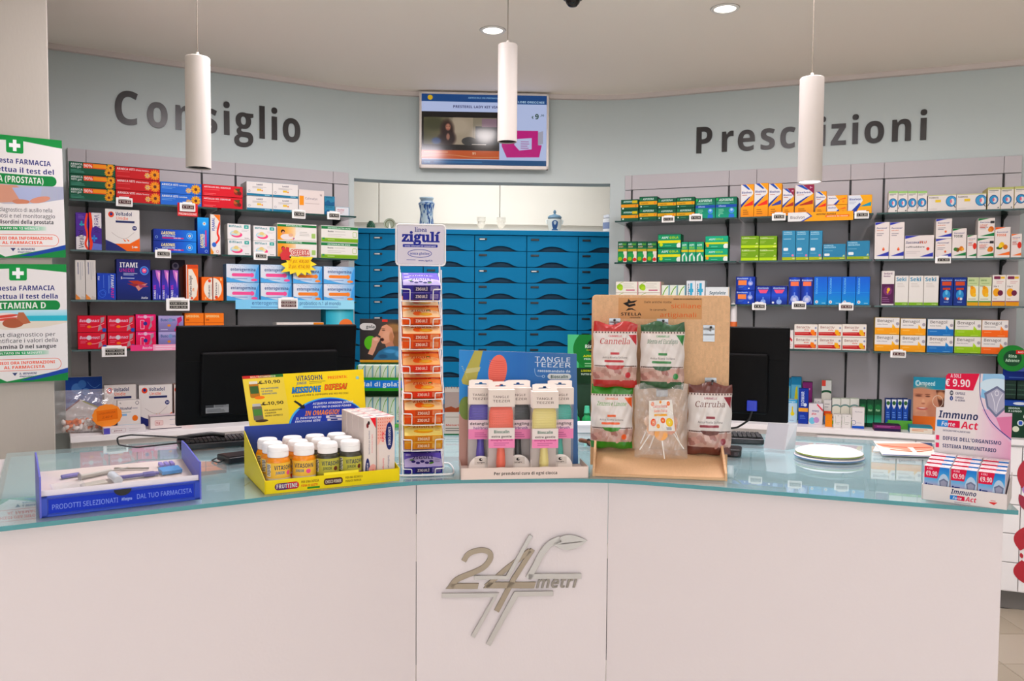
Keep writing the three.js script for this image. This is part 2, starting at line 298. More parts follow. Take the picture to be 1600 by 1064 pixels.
{ const p = cp(895, -3); const t = thing('camera_dome', 'small black dome camera on the ceiling', 'security camera', [p.x, CEIL, p.z]);
  part(t, 'dome', lathe([[0, -0.04], [0.018, -0.036], [0.03, -0.022], [0.034, -0.006]], 24), mat(0x0a0808, 0.15)); part(t, 'collar', lathe([[0.034, -0.008], [0.042, -0.006], [0.044, 0], [0.03, 0]], 24), mat(0x1a1614, 0.4)); }

// ---------------------------------------------------------------- shelving on the two side walls
const LV = [0, 2.11, 1.855, 1.6, 1.345], SHELF = 0.318, FRONT = 0.308, DESK = 0.91;
function shelving(fr, side, xs, tops, ups, bays) {
  const zb = 0.004, t = struct('trim_shelf_' + side, bxGeo(0, 0.01, 0, 0.01, -0.02, -0.01), mat(0x161616, 0.6)); t.position.copy(fr.p); t.rotation.y = fr.turn;
  const px = (x, y) => fr.px(x, y, 0.02)[0];
  const X = xs.map((x) => px(x, 400)), yTop = fr.px(tops[0], tops[1], 0.02)[1], ySeam = fr.px(tops[2], tops[3], 0.02)[1];
  for (let i = 0; i < X.length - 1; i++) {
    const gapL = ups.includes(xs[i]) ? 0.006 : 0.001, gapR = ups.includes(xs[i + 1]) ? 0.006 : 0.001;
    part(t, numbered('panel_board'), bxGeo(X[i] + gapL, X[i + 1] - gapR, DESK - 0.02, ySeam - 0.002, zb, 0.022, 0.0015), greyPanel);
    part(t, numbered('panel_board'), bxGeo(X[i] + 0.001, X[i + 1] - 0.001, ySeam + 0.002, yTop, zb, 0.022, 0.0015), greyPanel);
  }
  for (const u of ups) { const x = px(u, 400); part(t, numbered('upright_rail'), bxGeo(x - 0.0055, x + 0.0055, DESK, ySeam + 0.004, 0.002, 0.012), mat(0x0e0e0e, 0.5)); }
  bays.forEach(([x0, x1, u0, u1, lv], b) => lv.forEach((l) => {
    const a = fr.px(x0, 474, SHELF)[0], c = fr.px(x1, 474, SHELF)[0], y = LV[l], o = fr.at((a + c) / 2, y, 0), w = (c - a) / 2;
    const s = thing('wall_shelf', `green-edged glass shelf, ${['', 'top', 'second', 'third', 'fourth'][l]} level, ${bays.length > 2 ? ['first', 'middle', 'last'][b] : ['first', 'second'][b]} bay, ${side} wall`, 'shelf', o.toArray(), fr.turn, 'glass shelves on the side walls');
    part(s, 'glass_pane', bxGeo(-w, w, -0.009, -0.001, 0.024, SHELF, 0.001), mat(0x6f8f88, 0.08, { transmission: 0.55, thickness: 0 }));
    part(s, 'glass_edge', bxGeo(-w + 0.001, w - 0.001, -0.0095, -0.0005, SHELF, SHELF + 0.002), mat(0x123c38, 0.2));
    for (const u of [u0, u1]) { const ux = px(u, 400) - (a + c) / 2; const g = new THREE.ExtrudeGeometry(shapeOf([[0.012, -0.01], [0.16, -0.01], [0.16, -0.017], [0.06, -0.035], [0.026, -0.085], [0.012, -0.085]]), { depth: 0.006, bevelEnabled: false }); g.rotateY(-Math.PI / 2); g.translate(ux + 0.003, 0, 0); part(s, 'bracket', g, mat(0x141414, 0.5)); }
  }));
}
shelving(SL, 'left', [108, 137, 316.5, 369, 521, 545], [330, 251, 300, 269], [137, 316.5, 369, 521], [[111, 341, 137, 316.5, [1, 2, 3, 4]], [347, 557, 369, 521, [1, 2, 3, 4]]]);
shelving(SR, 'right', [975, 986, 1137, 1180, 1326, 1378, 1564, 1592], [1280, 259, 1280, 284], [986, 1137, 1180, 1326, 1378, 1564], [[959, 1149, 986, 1137, [1, 2, 3, 4]], [1153, 1361, 1180, 1326, [1, 2, 3, 4]], [1366, 1606, 1378, 1564, [1, 2, 3, 4]]]);
// low white cabinets under the shelving
function lowCabinet(fr, x0, x1, label, cols) {
  const o = fr.at((x0 + x1) / 2, 0, 0), w = (x1 - x0) / 2, D = 0.40;
  const t = thing('low_cabinet', label, 'cabinet', o.toArray(), fr.turn);
  part(t, 'worktop', bxGeo(-w, w, DESK - 0.03, DESK, 0.024, D, 0.002), whiteLam);
  part(t, 'carcass', bxGeo(-w + 0.005, w - 0.005, 0.1, DESK - 0.03, 0.024, D - 0.035), whiteLam);
  part(t, 'plinth', bxGeo(-w + 0.01, w - 0.01, 0, 0.1, 0.03, D - 0.06), mat(0x6c6863, 0.6));
  for (const [a, b] of cols) for (let k = 0; k < 5; k++) { const h = (DESK - 0.145) / 5; part(t, numbered('drawer'), bxGeo(a, b - 0.004, 0.108 + k * h, 0.104 + (k + 1) * h, D - 0.035, D - 0.015, 0.002), whiteLam); }
  return t;
}
const lx0 = SL.px(110, 688, 0.40)[0], lx1 = SL.px(541, 660, 0.40)[0];
lowCabinet(SL, lx0, lx1, 'long white cabinet under the left shelving holding cartons', []);
const rx0 = SR.px(985, 665, 0.40)[0], rx1 = SR.px(1600, 700, 0.40)[0] + 0.5;
const rcab = lowCabinet(SR, rx0, rx1, 'long white drawer cabinet under the right shelving with red petal stickers', [0, 1, 2].map((k) => [(rx1 - rx0) / 2 - 1.5 + k * 0.5, (rx1 - rx0) / 2 - 1.0 + k * 0.5]));
{ // red petals stuck on the drawer fronts
  const F2 = SR.shift((rx0 + rx1) / 2, 0.387);
  const petal = (cx, cy, h, w, c, rot) => { const [x, y] = F2.px(cx, cy); const s = new THREE.Shape(); s.moveTo(0, -h / 2); s.quadraticCurveTo(w, 0, 0, h / 2); s.quadraticCurveTo(-w, 0, 0, -h / 2); const g = new THREE.ExtrudeGeometry(s, { depth: 0.0015, bevelEnabled: false }); g.rotateZ(rot); g.translate(x, y, 0.387 - 0.0005); part(rcab, numbered('petal_sticker'), g, mat(c, 0.5)); };
  petal(1602, 738, 0.17, 0.07, 0xb0142c, -0.15); petal(1601, 787, 0.11, 0.045, 0xa01838, 0.5); petal(1604, 765, 0.06, 0.04, 0xb48ac8, 0); petal(1597, 842, 0.125, 0.075, 0xb51226, -0.1); petal(1598, 893, 0.12, 0.085, 0xb51226, 0.1); petal(1596, 868, 0.03, 0.016, 0xb51226, 0.2); petal(1612, 842, 0.12, 0.07, 0xb51226, 0.5);
}
// ---------------------------------------------------------------- blue drawer cabinet in the back room
{
  const t = thing('drawer_cabinet', 'tall blue cabinet of pull-out medicine drawers behind the opening', 'cabinet', BR.at(0, 0, 0).toArray(), BR.turn);
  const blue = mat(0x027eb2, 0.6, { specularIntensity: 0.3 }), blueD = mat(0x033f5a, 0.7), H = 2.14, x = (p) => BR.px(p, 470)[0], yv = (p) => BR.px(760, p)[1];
  const xs = [496, 577.5, 661, 741.3, 822.4, 902.6, 984].map(x), y1 = yv(367.8), pitch = yv(391.6) - yv(416.4), rows = 13;
  part(t, 'cornice', bxGeo(xs[0] - 0.3, xs[6] + 0.3, y1 + 0.004, H, -0.48, 0.012, 0.003), blue);
  part(t, 'top_board', bxGeo(xs[0] - 0.3, xs[6] + 0.3, H, H + 0.004, -0.48, 0.008), mat(0xf2f0ea, 0.5));
  part(t, 'carcass', bxGeo(xs[0] - 0.3, xs[6] + 0.3, 0, y1 + 0.004, -0.48, -0.03), mat(0x03283c, 0.7));
  for (let c = 0; c < 6; c++) for (let r = 0; r < rows; r++) {
    const w = xs[c + 1] - xs[c] - 0.008, h = pitch - 0.007, s = new THREE.Shape(), m = 0.14 * w, k = 0.034;
    s.moveTo(0, 0); s.lineTo(m, 0); s.quadraticCurveTo(m + 0.08 * w, 0.002, m + 0.18 * w, k * 0.72); s.quadraticCurveTo(w / 2, k * 1.45, w - m - 0.18 * w, k * 0.72); s.quadraticCurveTo(w - m - 0.08 * w, 0.002, w - m, 0); s.lineTo(w, 0); s.lineTo(w, h); s.lineTo(0, h); s.lineTo(0, 0);
    const d = part(t, numbered('drawer'), new THREE.ExtrudeGeometry(s, { depth: 0.018, bevelEnabled: true, bevelThickness: 0.002, bevelSize: 0.0015, bevelSegments: 1, curveSegments: 6 }), blue);
    d.position.set(xs[c] + 0.004, y1 - (r + 1) * pitch + 0.005, -0.018);
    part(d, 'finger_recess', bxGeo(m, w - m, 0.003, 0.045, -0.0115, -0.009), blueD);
    part(d, 'label_holder', bxGeo(0.07 * w, 0.23 * w, h - 0.034, h - 0.019, 0.018, 0.026, 0.002), mat(0x0a1218, 0.35));
    if ((c < 2 && r < 7) || (c === 3 && (r === 0 || r === 2)) || (c === 4 && r === 2)) part(d, 'label_slip', bxGeo(0.085 * w, 0.085 * w + (c === 3 && r ? 0.03 : 0.1 * w), h - 0.0305, h - 0.023, 0.025, 0.0272), mat(0xf4f4f4, 0.6));
  }
}
// ---------------------------------------------------------------- cartons on the shelves
const PL = new Page(2048), PR = new Page(2048), PD = new Page(2048, 0.45), PB = new Page(2048, 0.55), PP = new Page(2048, 0.5), PE = new Page(2048, 0.5);
const ART = {};
const NUM = ['first', 'second', 'third', 'fourth', 'fifth'];
const colWord = (i, n) => (n === 1 ? '' : n === 2 ? ['left', 'right'][i] : n === 3 ? ['left', 'middle', 'right'][i] : i === 0 ? 'leftmost' : i === n - 1 ? 'rightmost' : NUM[i]);
const rowWord = (i, n) => (n === 1 ? '' : n === 2 ? ['upper', 'lower'][i] : ['topmost', 'middle', 'bottom'][i]);
// One kind of carton: xs = pixel edges of the columns, yTop = pixel of the top at mid-width, rows stacked downwards to the shelf.
function cartons(fr, page, lv, o) {
  const y0 = typeof lv === 'number' && lv < 5 && Number.isInteger(lv) ? LV[lv] : lv, zf = o.z ?? FRONT - 0.004, xs = o.x, n = xs.length - 1, rows = o.rows || 1, out = [];
  const place = o.place ?? `on ${['', 'top', 'second', 'third', 'fourth'][lv]} shelf of ${fr === SL ? 'left' : 'right'} wall`;
  for (let c = 0; c < n; c++) {
    let a = xs[c], b = xs[c + 1]; if (Array.isArray(a)) [a, b] = a; else if (Array.isArray(b)) b = b[0];
    if (Array.isArray(xs[c]) === false && Array.isArray(xs[n])) continue;
    const yt = Array.isArray(o.y) ? o.y[c] : o.y, yb0 = y0 + (o.lift || 0), X0 = fr.px(a, 470, zf)[0], X1 = fr.px(b, 470, zf)[0], top = fr.px((a + b) / 2, yt, zf)[1], w = X1 - X0 - 0.0015, h = (top - yb0) / rows - 0.0008;
    for (let r = 0; r < rows; r++) {
      const art = Array.isArray(o.art) ? o.art[c] : o.art, sc = o.res || 4, hpx = h * fr.scale((a + b) / 2, 470, zf);
      const desc = Array.isArray(o.desc) ? o.desc[c] : o.desc, dim = `${art}|${Math.round(w * 100)}|${Math.round(h * 100)}`;
      const f = page.draw(dim, (b - a) * sc, hpx * sc, (p) => ART[art](p)), s = page.swatch(Array.isArray(o.side) ? o.side[c] : o.side || '#e8e6e4');
      const geo = cartonGeo(w, h, o.d || 0.1, { f, s, t: o.top ? page.swatch(o.top) : s });
      const words = [rowWord(r, rows), n > 1 ? colWord(c, n) : ''].filter(Boolean).join(' ');
      const many = rows * n > 1, tagWords = many ? (rows > 1 && n > 1 ? `${rowWord(r, rows)} one, ${colWord(c, n)} stack` : rows > 1 ? `${words} in its stack` : `${words} of ${['', '', 'two', 'three', 'four', 'five', 'six'][n]}`) : '';
      const jit = (rnd() - 0.5) * (o.jit ?? 0.012), p = fr.at((X0 + X1) / 2 + (rows > 1 ? (rnd() - 0.5) * 0.002 : 0), yb0 + (rows - 1 - r) * (h + 0.0008) + 0.0002, zf - rnd() * 0.004);
      const m = oneMesh(o.name || 'medicine_carton', geo, page.mat, `${desc}, ${tagWords ? tagWords + ', ' : ''}${place}`, o.cat || 'medicine box', p.toArray(), fr.turn + jit, many ? `${desc} ${place}` : undefined);
      out.push(m);
    }
  }
  return out;
}
const W = '#f4f2f0';
Object.assign(ART, {
  arnicaGreen: (p) => p.bg('#0b5a44').r(0.3, 0.05, 0.5, 0.42, '#e0701c').r(0.3, 0.05, 0.5, 0.42, 'rgba(200,40,20,.35)').t('ARNICA', 0.03, 0.2, 0.22, W, { max: 0.25 }).t('VITI gel', 0.03, 0.42, 0.2, W, { max: 0.23 }).t('90%', 0.31, 0.27, 0.38, '#fff0e8', { max: 0.19, st: '#c22', sw: 0.08 }).r(0.51, 0.1, 0.3, 0.3, '#efa41c').lines(0.03, 0.64, 0.3, 3, 0.1, '#6fa796', 0.04).t('●●', 0.5, 0.8, 0.16, W, { max: 0.1 }).flower(0.9, 0.3, 0.36).flower(0.86, 0.72, 0.36),
  arnicaRed: (p) => p.bg('#b3121f').t('ARNICA VITI', 0.03, 0.2, 0.24, W, { max: 0.4 }).t('Effetto Termico', 0.45, 0.22, 0.17, W, { max: 0.3 }).lines(0.03, 0.4, 0.3, 1, 0.1, '#e07a7a', 0.04).lines(0.03, 0.8, 0.3, 1, 0.1, '#d86a6a', 0.04).t('●●', 0.48, 0.82, 0.14, W, { max: 0.12 }).flower(0.72, 0.62, 0.26, '#e8dfa8', '#c9a').flower(0.89, 0.52, 0.47, '#f8a912'),
  arnicaBlue: (p) => p.bg('#2f74c4').t('ARNICA VITI', 0.03, 0.22, 0.24, W, { max: 0.4 }).t('Lenitivo', 0.45, 0.24, 0.17, W, { max: 0.2 }).lines(0.03, 0.42, 0.34, 2, 0.12, '#8fb6e2', 0.04).t('●●', 0.48, 0.82, 0.14, W, { max: 0.12 }).flower(0.68, 0.65, 0.26, '#e6dcc0', '#bba').flower(0.86, 0.5, 0.46, '#f3c01a'),
  artiglio: (p) => p.bg('#c4122e').t('ARTIGLIO DEL DIAVOLO', 0.04, 0.22, 0.2, W, { max: 0.66 }).lines(0.04, 0.42, 0.4, 1, 0.1, '#e88', 0.04).lines(0.04, 0.78, 0.3, 2, 0.1, '#e88', 0.04).t('●●', 0.46, 0.82, 0.14, W, { max: 0.12 }).c(0.86, 0.5, 0.3, '#8a3a1c').c(0.82, 0.4, 0.16, '#c5682c').c(0.92, 0.62, 0.18, '#5d2412').c(0.88, 0.36, 0.1, '#e09a44').p([[0.78, 0.2], [0.95, 0.15], [0.9, 0.5]], '#4a5a28'),
  tealBand: (p) => p.bg('#f3efec').r(0, 0.84, 1, 0.16, '#1a7d9a').t('Lenitil', 0.5, 0.2, 0.15, '#4a4a58', { a: 'center' }).lines(0.22, 0.34, 0.56, 2, 0.08, '#b9b4b4', 0.03).c(0.44, 0.56, 0.08, '#e9c94c').c(0.52, 0.56, 0.08, '#e9c94c').c(0.6, 0.6, 0.06, '#e6a060').c(0.1, 0.68, 0.07, null, '#889').t('bustine', 0.9, 0.91, 0.1, '#dfeff2', { a: 'right' }),
  calm: (p) => p.bg('#f1e7e2').r(0.02, 0.26, 0.17, 0.4, '#f2a413').t('Calmalyx', 0.24, 0.36, 0.12, '#8f8690', { b: 0, max: 0.5 }).lines(0.24, 0.56, 0.6, 1, 0.1, '#cbbfbb', 0.025).t('12', 0.92, 0.18, 0.1, '#5a5358', { a: 'right' }),
  tealMtn: (p) => p.bg('#3f8ca6').p([[0, 1], [0, 0.7], [0.35, 0.4], [0.6, 0.7], [1, 0.55], [1, 1]], '#17648a').t('VITI', 0.08, 0.15, 0.16, '#0c3d55', { max: 0.7 }),
  whiteBlueRim: (p) => p.bg('#e9ebee').r(0, 0, 1, 0.05, '#5b8fa8').r(0.95, 0, 0.05, 1, '#7ba6ba').t('Ronfol', 0.12, 0.35, 0.24, '#b05560', { max: 0.5 }).lines(0.12, 0.55, 0.5, 2, 0.16, '#c99', 0.05),
  veradolA: (p) => p.bg('#5a3590').p([[0, 0.66], [0.5, 0.6], [1, 0.66], [1, 1], [0, 1]], '#f1ecec').q([[0.96, 0], [0.7, 0.3], [1, 0.6], [0.7, 0.85], [1, 1]], '#e2502a', 0.06).t('VeraDol', 0.42, 0.96, 0.2, '#232036', { rot: -90, max: 0.5, b: 0 }).r(0.3, 0.3, 0.4, 0.04, '#52c0c4').r(0.4, 0.22, 0.14, 0.14, '#3f9ab0').lines(0.2, 0.06, 0.5, 3, 0.04, '#8f76b8', 0.012),
  veradolB: (p) => p.bg('#54338c').p([[0.2, 0], [1, 0], [1, 0.42], [0.55, 0.36], [0.3, 0.4]], '#f1ecec').p([[0, 0.8], [1, 0.84], [1, 1], [0, 1]], '#7a86c8').q([[0.05, 0], [0.25, 0.28], [-0.02, 0.6], [0.22, 0.82], [0.05, 1]], '#e2502a', 0.08).t('VeraDol', 0.62, 0.05, 0.2, '#3b2a70', { rot: 90, max: 0.5, b: 0 }).r(0.2, 0.66, 0.45, 0.05, '#4f9fd0').r(0.34, 0.6, 0.14, 0.18, '#3f7fc0'),
  voltadol: (p) => p.bg('#f4f0ec').c(0.17, 0.13, 0.07, '#d4562a').c(0.17, 0.12, 0.035, '#2c3a7a').t('Voltadol', 0.3, 0.11, 0.12, '#26305e', { max: 0.48 }).t('Unidie', 0.31, 0.215, 0.1, '#e0612f', { max: 0.36, b: 0 }).r(0.3, 0.27, 0.55, 0.05, '#26305e').q([[0.18, 0.56], [0.5, 0.78], [0.84, 0.54]], '#b8b0aa', 0.008).c(0.85, 0.44, 0.055, '#26306a').t('24', 0.85, 0.44, 0.06, W, { a: 'center' }).p([[0, 0.74], [0.3, 0.84], [0.62, 0.94], [0.7, 1], [0, 1]], '#26306e').p([[0.28, 0.83], [0.7, 0.82], [1, 0.68], [1, 1], [0.62, 1]], '#f07a1e').p([[0.5, 0.7], [0.56, 0.78], [0.6, 0.76]], '#f07a1e').p([[0.6, 0.7], [0.66, 0.77], [0.7, 0.75]], '#f07a1e').t('5', 0.76, 0.9, 0.08, W).e(0.88, 0.9, 0.06, 0.02, W),
  voltadolPlain: (p) => p.bg('#efe9e4').c(0.17, 0.13, 0.07, '#d4562a').c(0.17, 0.12, 0.035, '#2c3a7a').t('Voltadol', 0.3, 0.11, 0.12, '#26305e', { max: 0.48 }).t('Unidie', 0.31, 0.215, 0.1, '#e0612f', { max: 0.36, b: 0 }).r(0.3, 0.27, 0.55, 0.05, '#26305e').p([[0, 0.8], [0.5, 0.92], [0.5, 1], [0, 1]], '#26306e').p([[0.4, 0.9], [1, 0.75], [1, 1], [0.4, 1]], '#f07a1e'),
  lasonil: (p) => p.bg('#0d4aa8').grad(0, 0, 1, 1, ['#072f80', '#0d55b4', '#1a8ed8']).t('LASONIL', 0.18, 0.32, 0.36, '#fff4d0', { i: 1, max: 0.33, st: '#c89a2a', sw: 0.06 }).t('ANTIDOLORE', 0.2, 0.57, 0.2, W, { i: 1, max: 0.3 }).r(0.2, 0.7, 0.5, 0.1, '#c8206a').t('10% GEL', 0.46, 0.76, 0.14, W, { max: 0.18 }).c(0.84, 0.5, 0.25, null, '#8fd0f4', 0.05).c(0.84, 0.5, 0.13, '#eaf6ff').c(0.84, 0.5, 0.07, '#e0812a').c(0.07, 0.7, 0.1, null, '#bcd8f2', 0.03),
  lasonilV: (p) => p.bg('#0d55b4').grad(0, 0, 1, 1, ['#2cb0e8', '#1274c8', '#0b3c98'], 1).c(0.6, 0.17, 0.05, '#eaf6ff', '#8fd0f4', 0.02).c(0.6, 0.17, 0.02, '#e0812a').t('LASONIL', 0.36, 0.84, 0.11, '#fff4d0', { i: 1, rot: -90, max: 0.4, st: '#c89a2a', sw: 0.06 }).t('ANTIDOLORE', 0.56, 0.84, 0.07, W, { rot: -90, max: 0.38, i: 1 }).r(0.68, 0.35, 0.1, 0.45, '#c8206a').c(0.75, 0.93, 0.035, null, '#cfe4f6', 0.01),
  viamal: (p) => p.bg('#f6f1ec').p([[0.3, 0], [1, 0], [1, 0.2], [0.7, 0.1]], '#f08a1c').q([[0.95, 0.2], [0.6, 0.45], [0.95, 0.6], [0.55, 0.72]], '#d8402a', 0.05).t('VIAMAL', 0.3, 0.42, 0.1, '#2b4a9a', { rot: -90, max: 0.34 }).c(0.36, 0.76, 0.06, '#3f74c0').p([[0, 1], [0, 0.82], [0.3, 0.95], [0.25, 1]], '#f0a21c').c(0.7, 0.93, 0.03, null, '#c88', 0.01).t('gel', 0.55, 0.35, 0.05, '#9ab', { rot: -90, b: 0 }),
  bifilact: (p) => p.bg('#f7f4f3').t('Bifilact', 0.05, 0.16, 0.2, '#4d8f94', { max: 0.56 }).rr(0.72, 0.06, 0.2, 0.22, 0.03, '#35a79c').t('30', 0.82, 0.17, 0.13, W, { a: 'center' }).e(0.34, 0.64, 0.24, 0.2, '#bfe0ee').e(0.4, 0.7, 0.24, 0.18, '#e0588c').e(0.36, 0.62, 0.2, 0.15, '#f5ecc8').e(0.36, 0.52, 0.1, 0.12, '#ead9a0').e(0.3, 0.68, 0.14, 0.06, '#c8e6f0').lines(0.6, 0.36, 0.34, 2, 0.08, '#c9c6c8', 0.02).t('farma', 0.74, 0.9, 0.08, '#444', { max: 0.18 }),
  enterolactisFam: (p) => p.bg('#f4f0e8').grad(0, 0.16, 0.46, 0.84, ['#f2a426', '#f6c070', '#f8e4c8']).p([[0.42, 0.9], [0.38, 1], [1, 1], [1, 0.16], [0.62, 0.3], [0.48, 0.55]], '#f6f3ee').r(0, 0, 1, 0.06, '#f0ece8').r(0, 0.06, 1, 0.14, '#23804a').t('ENTEROLACTIS', 0.22, 0.13, 0.12, '#eaf4ea', { max: 0.4 }).c(0.14, 0.5, 0.12, '#2c1a14').c(0.15, 0.57, 0.09, '#e0a884').e(0.24, 0.82, 0.16, 0.18, '#f6ecea').e(0.34, 0.7, 0.06, 0.1, '#e8c0a4').lines(0.56, 0.48, 0.26, 3, 0.1, '#b9b6b0', 0.03).rr(0.87, 0.55, 0.1, 0.3, 0.03, '#b8d48c').p([[0.4, 0.86], [0.44, 0.88], [0.4, 1]], '#a04a90'),
  enterolactis: (p) => p.bg('#f2f0ea').r(0, 0, 1, 0.04, '#d8dcd4').r(0, 0.04, 1, 0.17, '#257f4c').t('ENTEROLACTIS DUO', 0.17, 0.13, 0.13, '#eaf4ea', { max: 0.62 }).t('Buste', 0.17, 0.36, 0.12, '#555', { max: 0.16 }).lines(0.36, 0.34, 0.3, 1, 0.1, '#c0bcb8', 0.03).lines(0.17, 0.52, 0.5, 2, 0.1, '#c9c6c0', 0.025).rr(0.86, 0.36, 0.1, 0.3, 0.03, null, '#a9c46a', 0.03).r(0, 0.78, 1, 0.22, '#8cb430').r(0, 0.75, 1, 0.04, '#c7da8c').r(0.03, 0.76, 0.06, 0.1, '#2f8f6a').lines(0.17, 0.86, 0.2, 1, 0.1, '#e4f0c8', 0.03),
  greyPair: (p) => p.bg('#e7e3de').lines(0.25, 0.06, 0.1, 1, 0.1, '#99a', 0.3).r(0.22, 0.05, 0.05, 0.12, '#8a8f9a').r(0.52, 0.05, 0.05, 0.45, '#a4a8b0').r(0.72, 0.05, 0.04, 0.35, '#b4b6bc').p([[0, 1], [0, 0.86], [0.5, 0.97], [0.4, 1]], '#e8a05a').p([[0.5, 1], [0.6, 0.9], [1, 0.95], [1, 1]], '#d8d0c8'),
  itamifast: (p) => p.bg('#1f4aa8').t('ITAMI', 0.8, 0.05, 0.15, W, { rot: 90, max: 0.5, i: 1 }).t('FAST', 0.8, 0.54, 0.15, '#d8308c', { rot: 90, max: 0.4, i: 1 }).t('8 bst', 0.08, 0.12, 0.1, W, { rot: 90, max: 0.15 }).r(0.6, 0.08, 0.025, 0.68, '#8fb0e8').r(0.66, 0.08, 0.02, 0.5, '#8fb0e8').r(0.33, 0.06, 0.02, 0.5, '#7f9fda').c(0.25, 0.78, 0.13, null, '#4c7ad0', 0.02).c(0.32, 0.72, 0.1, null, '#4c7ad0', 0.015),
  itami: (p) => p.bg('#14286e').grad(0, 0, 1, 1, ['#141c5c', '#16307e', '#0d2460'], 1).t('ITAMI', 0.09, 0.14, 0.17, W, { max: 0.54 }).t('UNIDIE', 0.08, 0.27, 0.12, '#d0389c', { max: 0.46, b: 0 }).c(0.82, 0.27, 0.1, '#2a62b0', '#6a9ad8', 0.02).c(0.82, 0.27, 0.06, '#e05a8c').t('24', 0.82, 0.26, 0.06, W, { a: 'center' }).lines(0.2, 0.34, 0.42, 2, 0.035, '#cfd6f0', 0.015).t('5', 0.12, 0.46, 0.08, W).lines(0.18, 0.455, 0.36, 1, 0.03, '#cfd6f0', 0.018).p([[0.34, 0.53], [0.62, 0.52], [0.86, 0.58], [0.62, 0.66], [0.5, 0.6]], '#b0442c').p([[0.3, 0.6], [0.6, 0.6], [0.78, 0.66], [0.6, 0.7]], '#8a2a3c').p([[0.55, 0.66], [0.92, 0.58], [0.64, 0.78]], '#d89a8c').p([[0.6, 0.6], [0.95, 0.66], [0.7, 0.7]], '#a44a6a').t('Italia', 0.72, 0.945, 0.07, W, { max: 0.2, i: 1 }),
  itamigel: (p) => p.bg('#3a2f8c').grad(0, 0, 1, 1, ['#3a2470', '#4a3aa8', '#2c3f9c'], 1).p([[0.35, 0], [0.95, 0.02], [0.9, 0.3], [0.85, 0.62], [0.75, 0.4], [0.5, 0.25]], '#c07ac4').p([[0.6, 0.05], [0.9, 0.1], [0.82, 0.45]], '#efb8d8').t('ITAMI', 0.25, 0.97, 0.3 * 0.35, W, { rot: -90, max: 0.3 }).t('GEL', 0.25, 0.65, 0.1, '#e0409c', { rot: -90, max: 0.16 }).r(0.55, 0.78, 0.05, 0.18, '#a8a4dc').r(0.78, 0.84, 0.12, 0.12, '#d8d4f0'),
  voltDark: (p) => p.bg('#2c2434').p([[0.55, 0.2], [1, 0.1], [1, 1], [0.7, 0.9]], '#5c2c1c').c(0.3, 0.15, 0.09, '#8a8494').c(0.3, 0.14, 0.05, '#45405a'),
  voltaren: (p) => p.bg('#ef7a18').r(0.05, 0, 0.95, 0.1, '#c9561a').p([[0.18, 0.12], [0.5, 0.12], [0.85, 0.35], [0.98, 0.6], [0.85, 0.88], [0.5, 1], [0.18, 1]], '#f6f0e4').t('Voltaren Emulgel', 0.36, 0.9, 0.1, '#3d3440', { rot: -90, max: 0.6 }).c(0.46, 0.94, 0.035, '#d4562a').t('2%', 0.6, 0.75, 0.07, '#e0864a', { rot: -90 }).r(0, 0, 0.08, 1, '#e9e2dc'),
  voltSmallA: (p) => p.bg('#f0801c').e(1, 0.5, 0.8, 0.46, '#f6f0e4').t('Voltaren', 0.7, 0.88, 0.11, '#4c4450', { rot: -90, max: 0.55 }).c(0.74, 0.16, 0.07, '#d4562a').r(0.3, 0.85, 0.12, 0.1, '#f8d0a0').r(0.88, 0.3, 0.05, 0.5, '#c9c2bc'),
  voltSmallB: (p) => p.bg('#f0801c').e(0, 0.5, 0.85, 0.46, '#f6f0e4').t('Voltaren', 0.3, 0.78, 0.11, '#4c4450', { rot: -90, max: 0.55 }).c(0.3, 0.86, 0.07, '#d4562a').r(0.7, 0.05, 0.15, 0.1, '#f8d0a0').r(0.5, 0.3, 0.05, 0.45, '#c9c2bc'),
  germinaPink: (p) => germina(p, '#e86aa0'), germinaOrange: (p) => germina(p, '#eb9648'),
  buscoRed: (p) => p.bg('#c4143c').t('Buscofenact', 0.06, 0.3, 0.24, '#f0d8e8', { max: 0.7, i: 1 }).c(0.38, 0.31, 0.14, '#e6e0e6').lines(0.08, 0.5, 0.24, 2, 0.1, '#e890a4', 0.03).q([[0.4, 0.68], [0.6, 0.72], [0.92, 0.46]], '#f4a0a8', 0.05).e(0.4, 0.67, 0.08, 0.08, '#f0902c').p([[0.8, 0.12], [0.95, 0.06], [0.92, 0.34], [0.8, 0.5], [0.86, 0.8], [0.7, 0.96], [0.72, 0.7], [0.8, 0.5]], '#b8a4a8').c(0.93, 0.88, 0.13, '#2c5ca8'),
  buscoPink: (p) => p.bg('#cc1560').grad(0, 0, 1, 1, ['#d8207c', '#c8124a'], 1).t('Buscofenact', 0.1, 0.14, 0.17, '#f4d0e4', { max: 0.8, i: 1 }).c(0.48, 0.14, 0.11, '#e8c8dc').rr(0.24, 0.35, 0.18, 0.52, 0.03, '#d8306c', '#f4c8d8', 0.04).c(0.48, 0.55, 0.12, '#3a3a88').p([[0.72, 0.2], [0.88, 0.1], [0.9, 0.3], [0.78, 0.45], [0.82, 0.7], [0.68, 0.9], [0.62, 0.86], [0.74, 0.5]], '#b49aa8'),
  buscoLav: (p) => p.bg('#a9a0cc').grad(0, 0, 1, 1, ['#c4bce0', '#9890bc', '#8a80a8'], 1).t('Buscofen', 0.08, 0.26, 0.25, '#3c5a86', { max: 0.6 }).c(0.48, 0.28, 0.13, '#88a0c4').e(0.42, 0.62, 0.07, 0.08, '#d09040').p([[0.75, 0.15], [0.92, 0.05], [0.95, 0.3], [0.8, 0.5], [0.85, 0.8], [0.68, 1], [0.62, 0.95], [0.76, 0.5]], '#b8246c').lines(0.08, 0.86, 0.3, 1, 0.1, '#d8d4ea', 0.04),
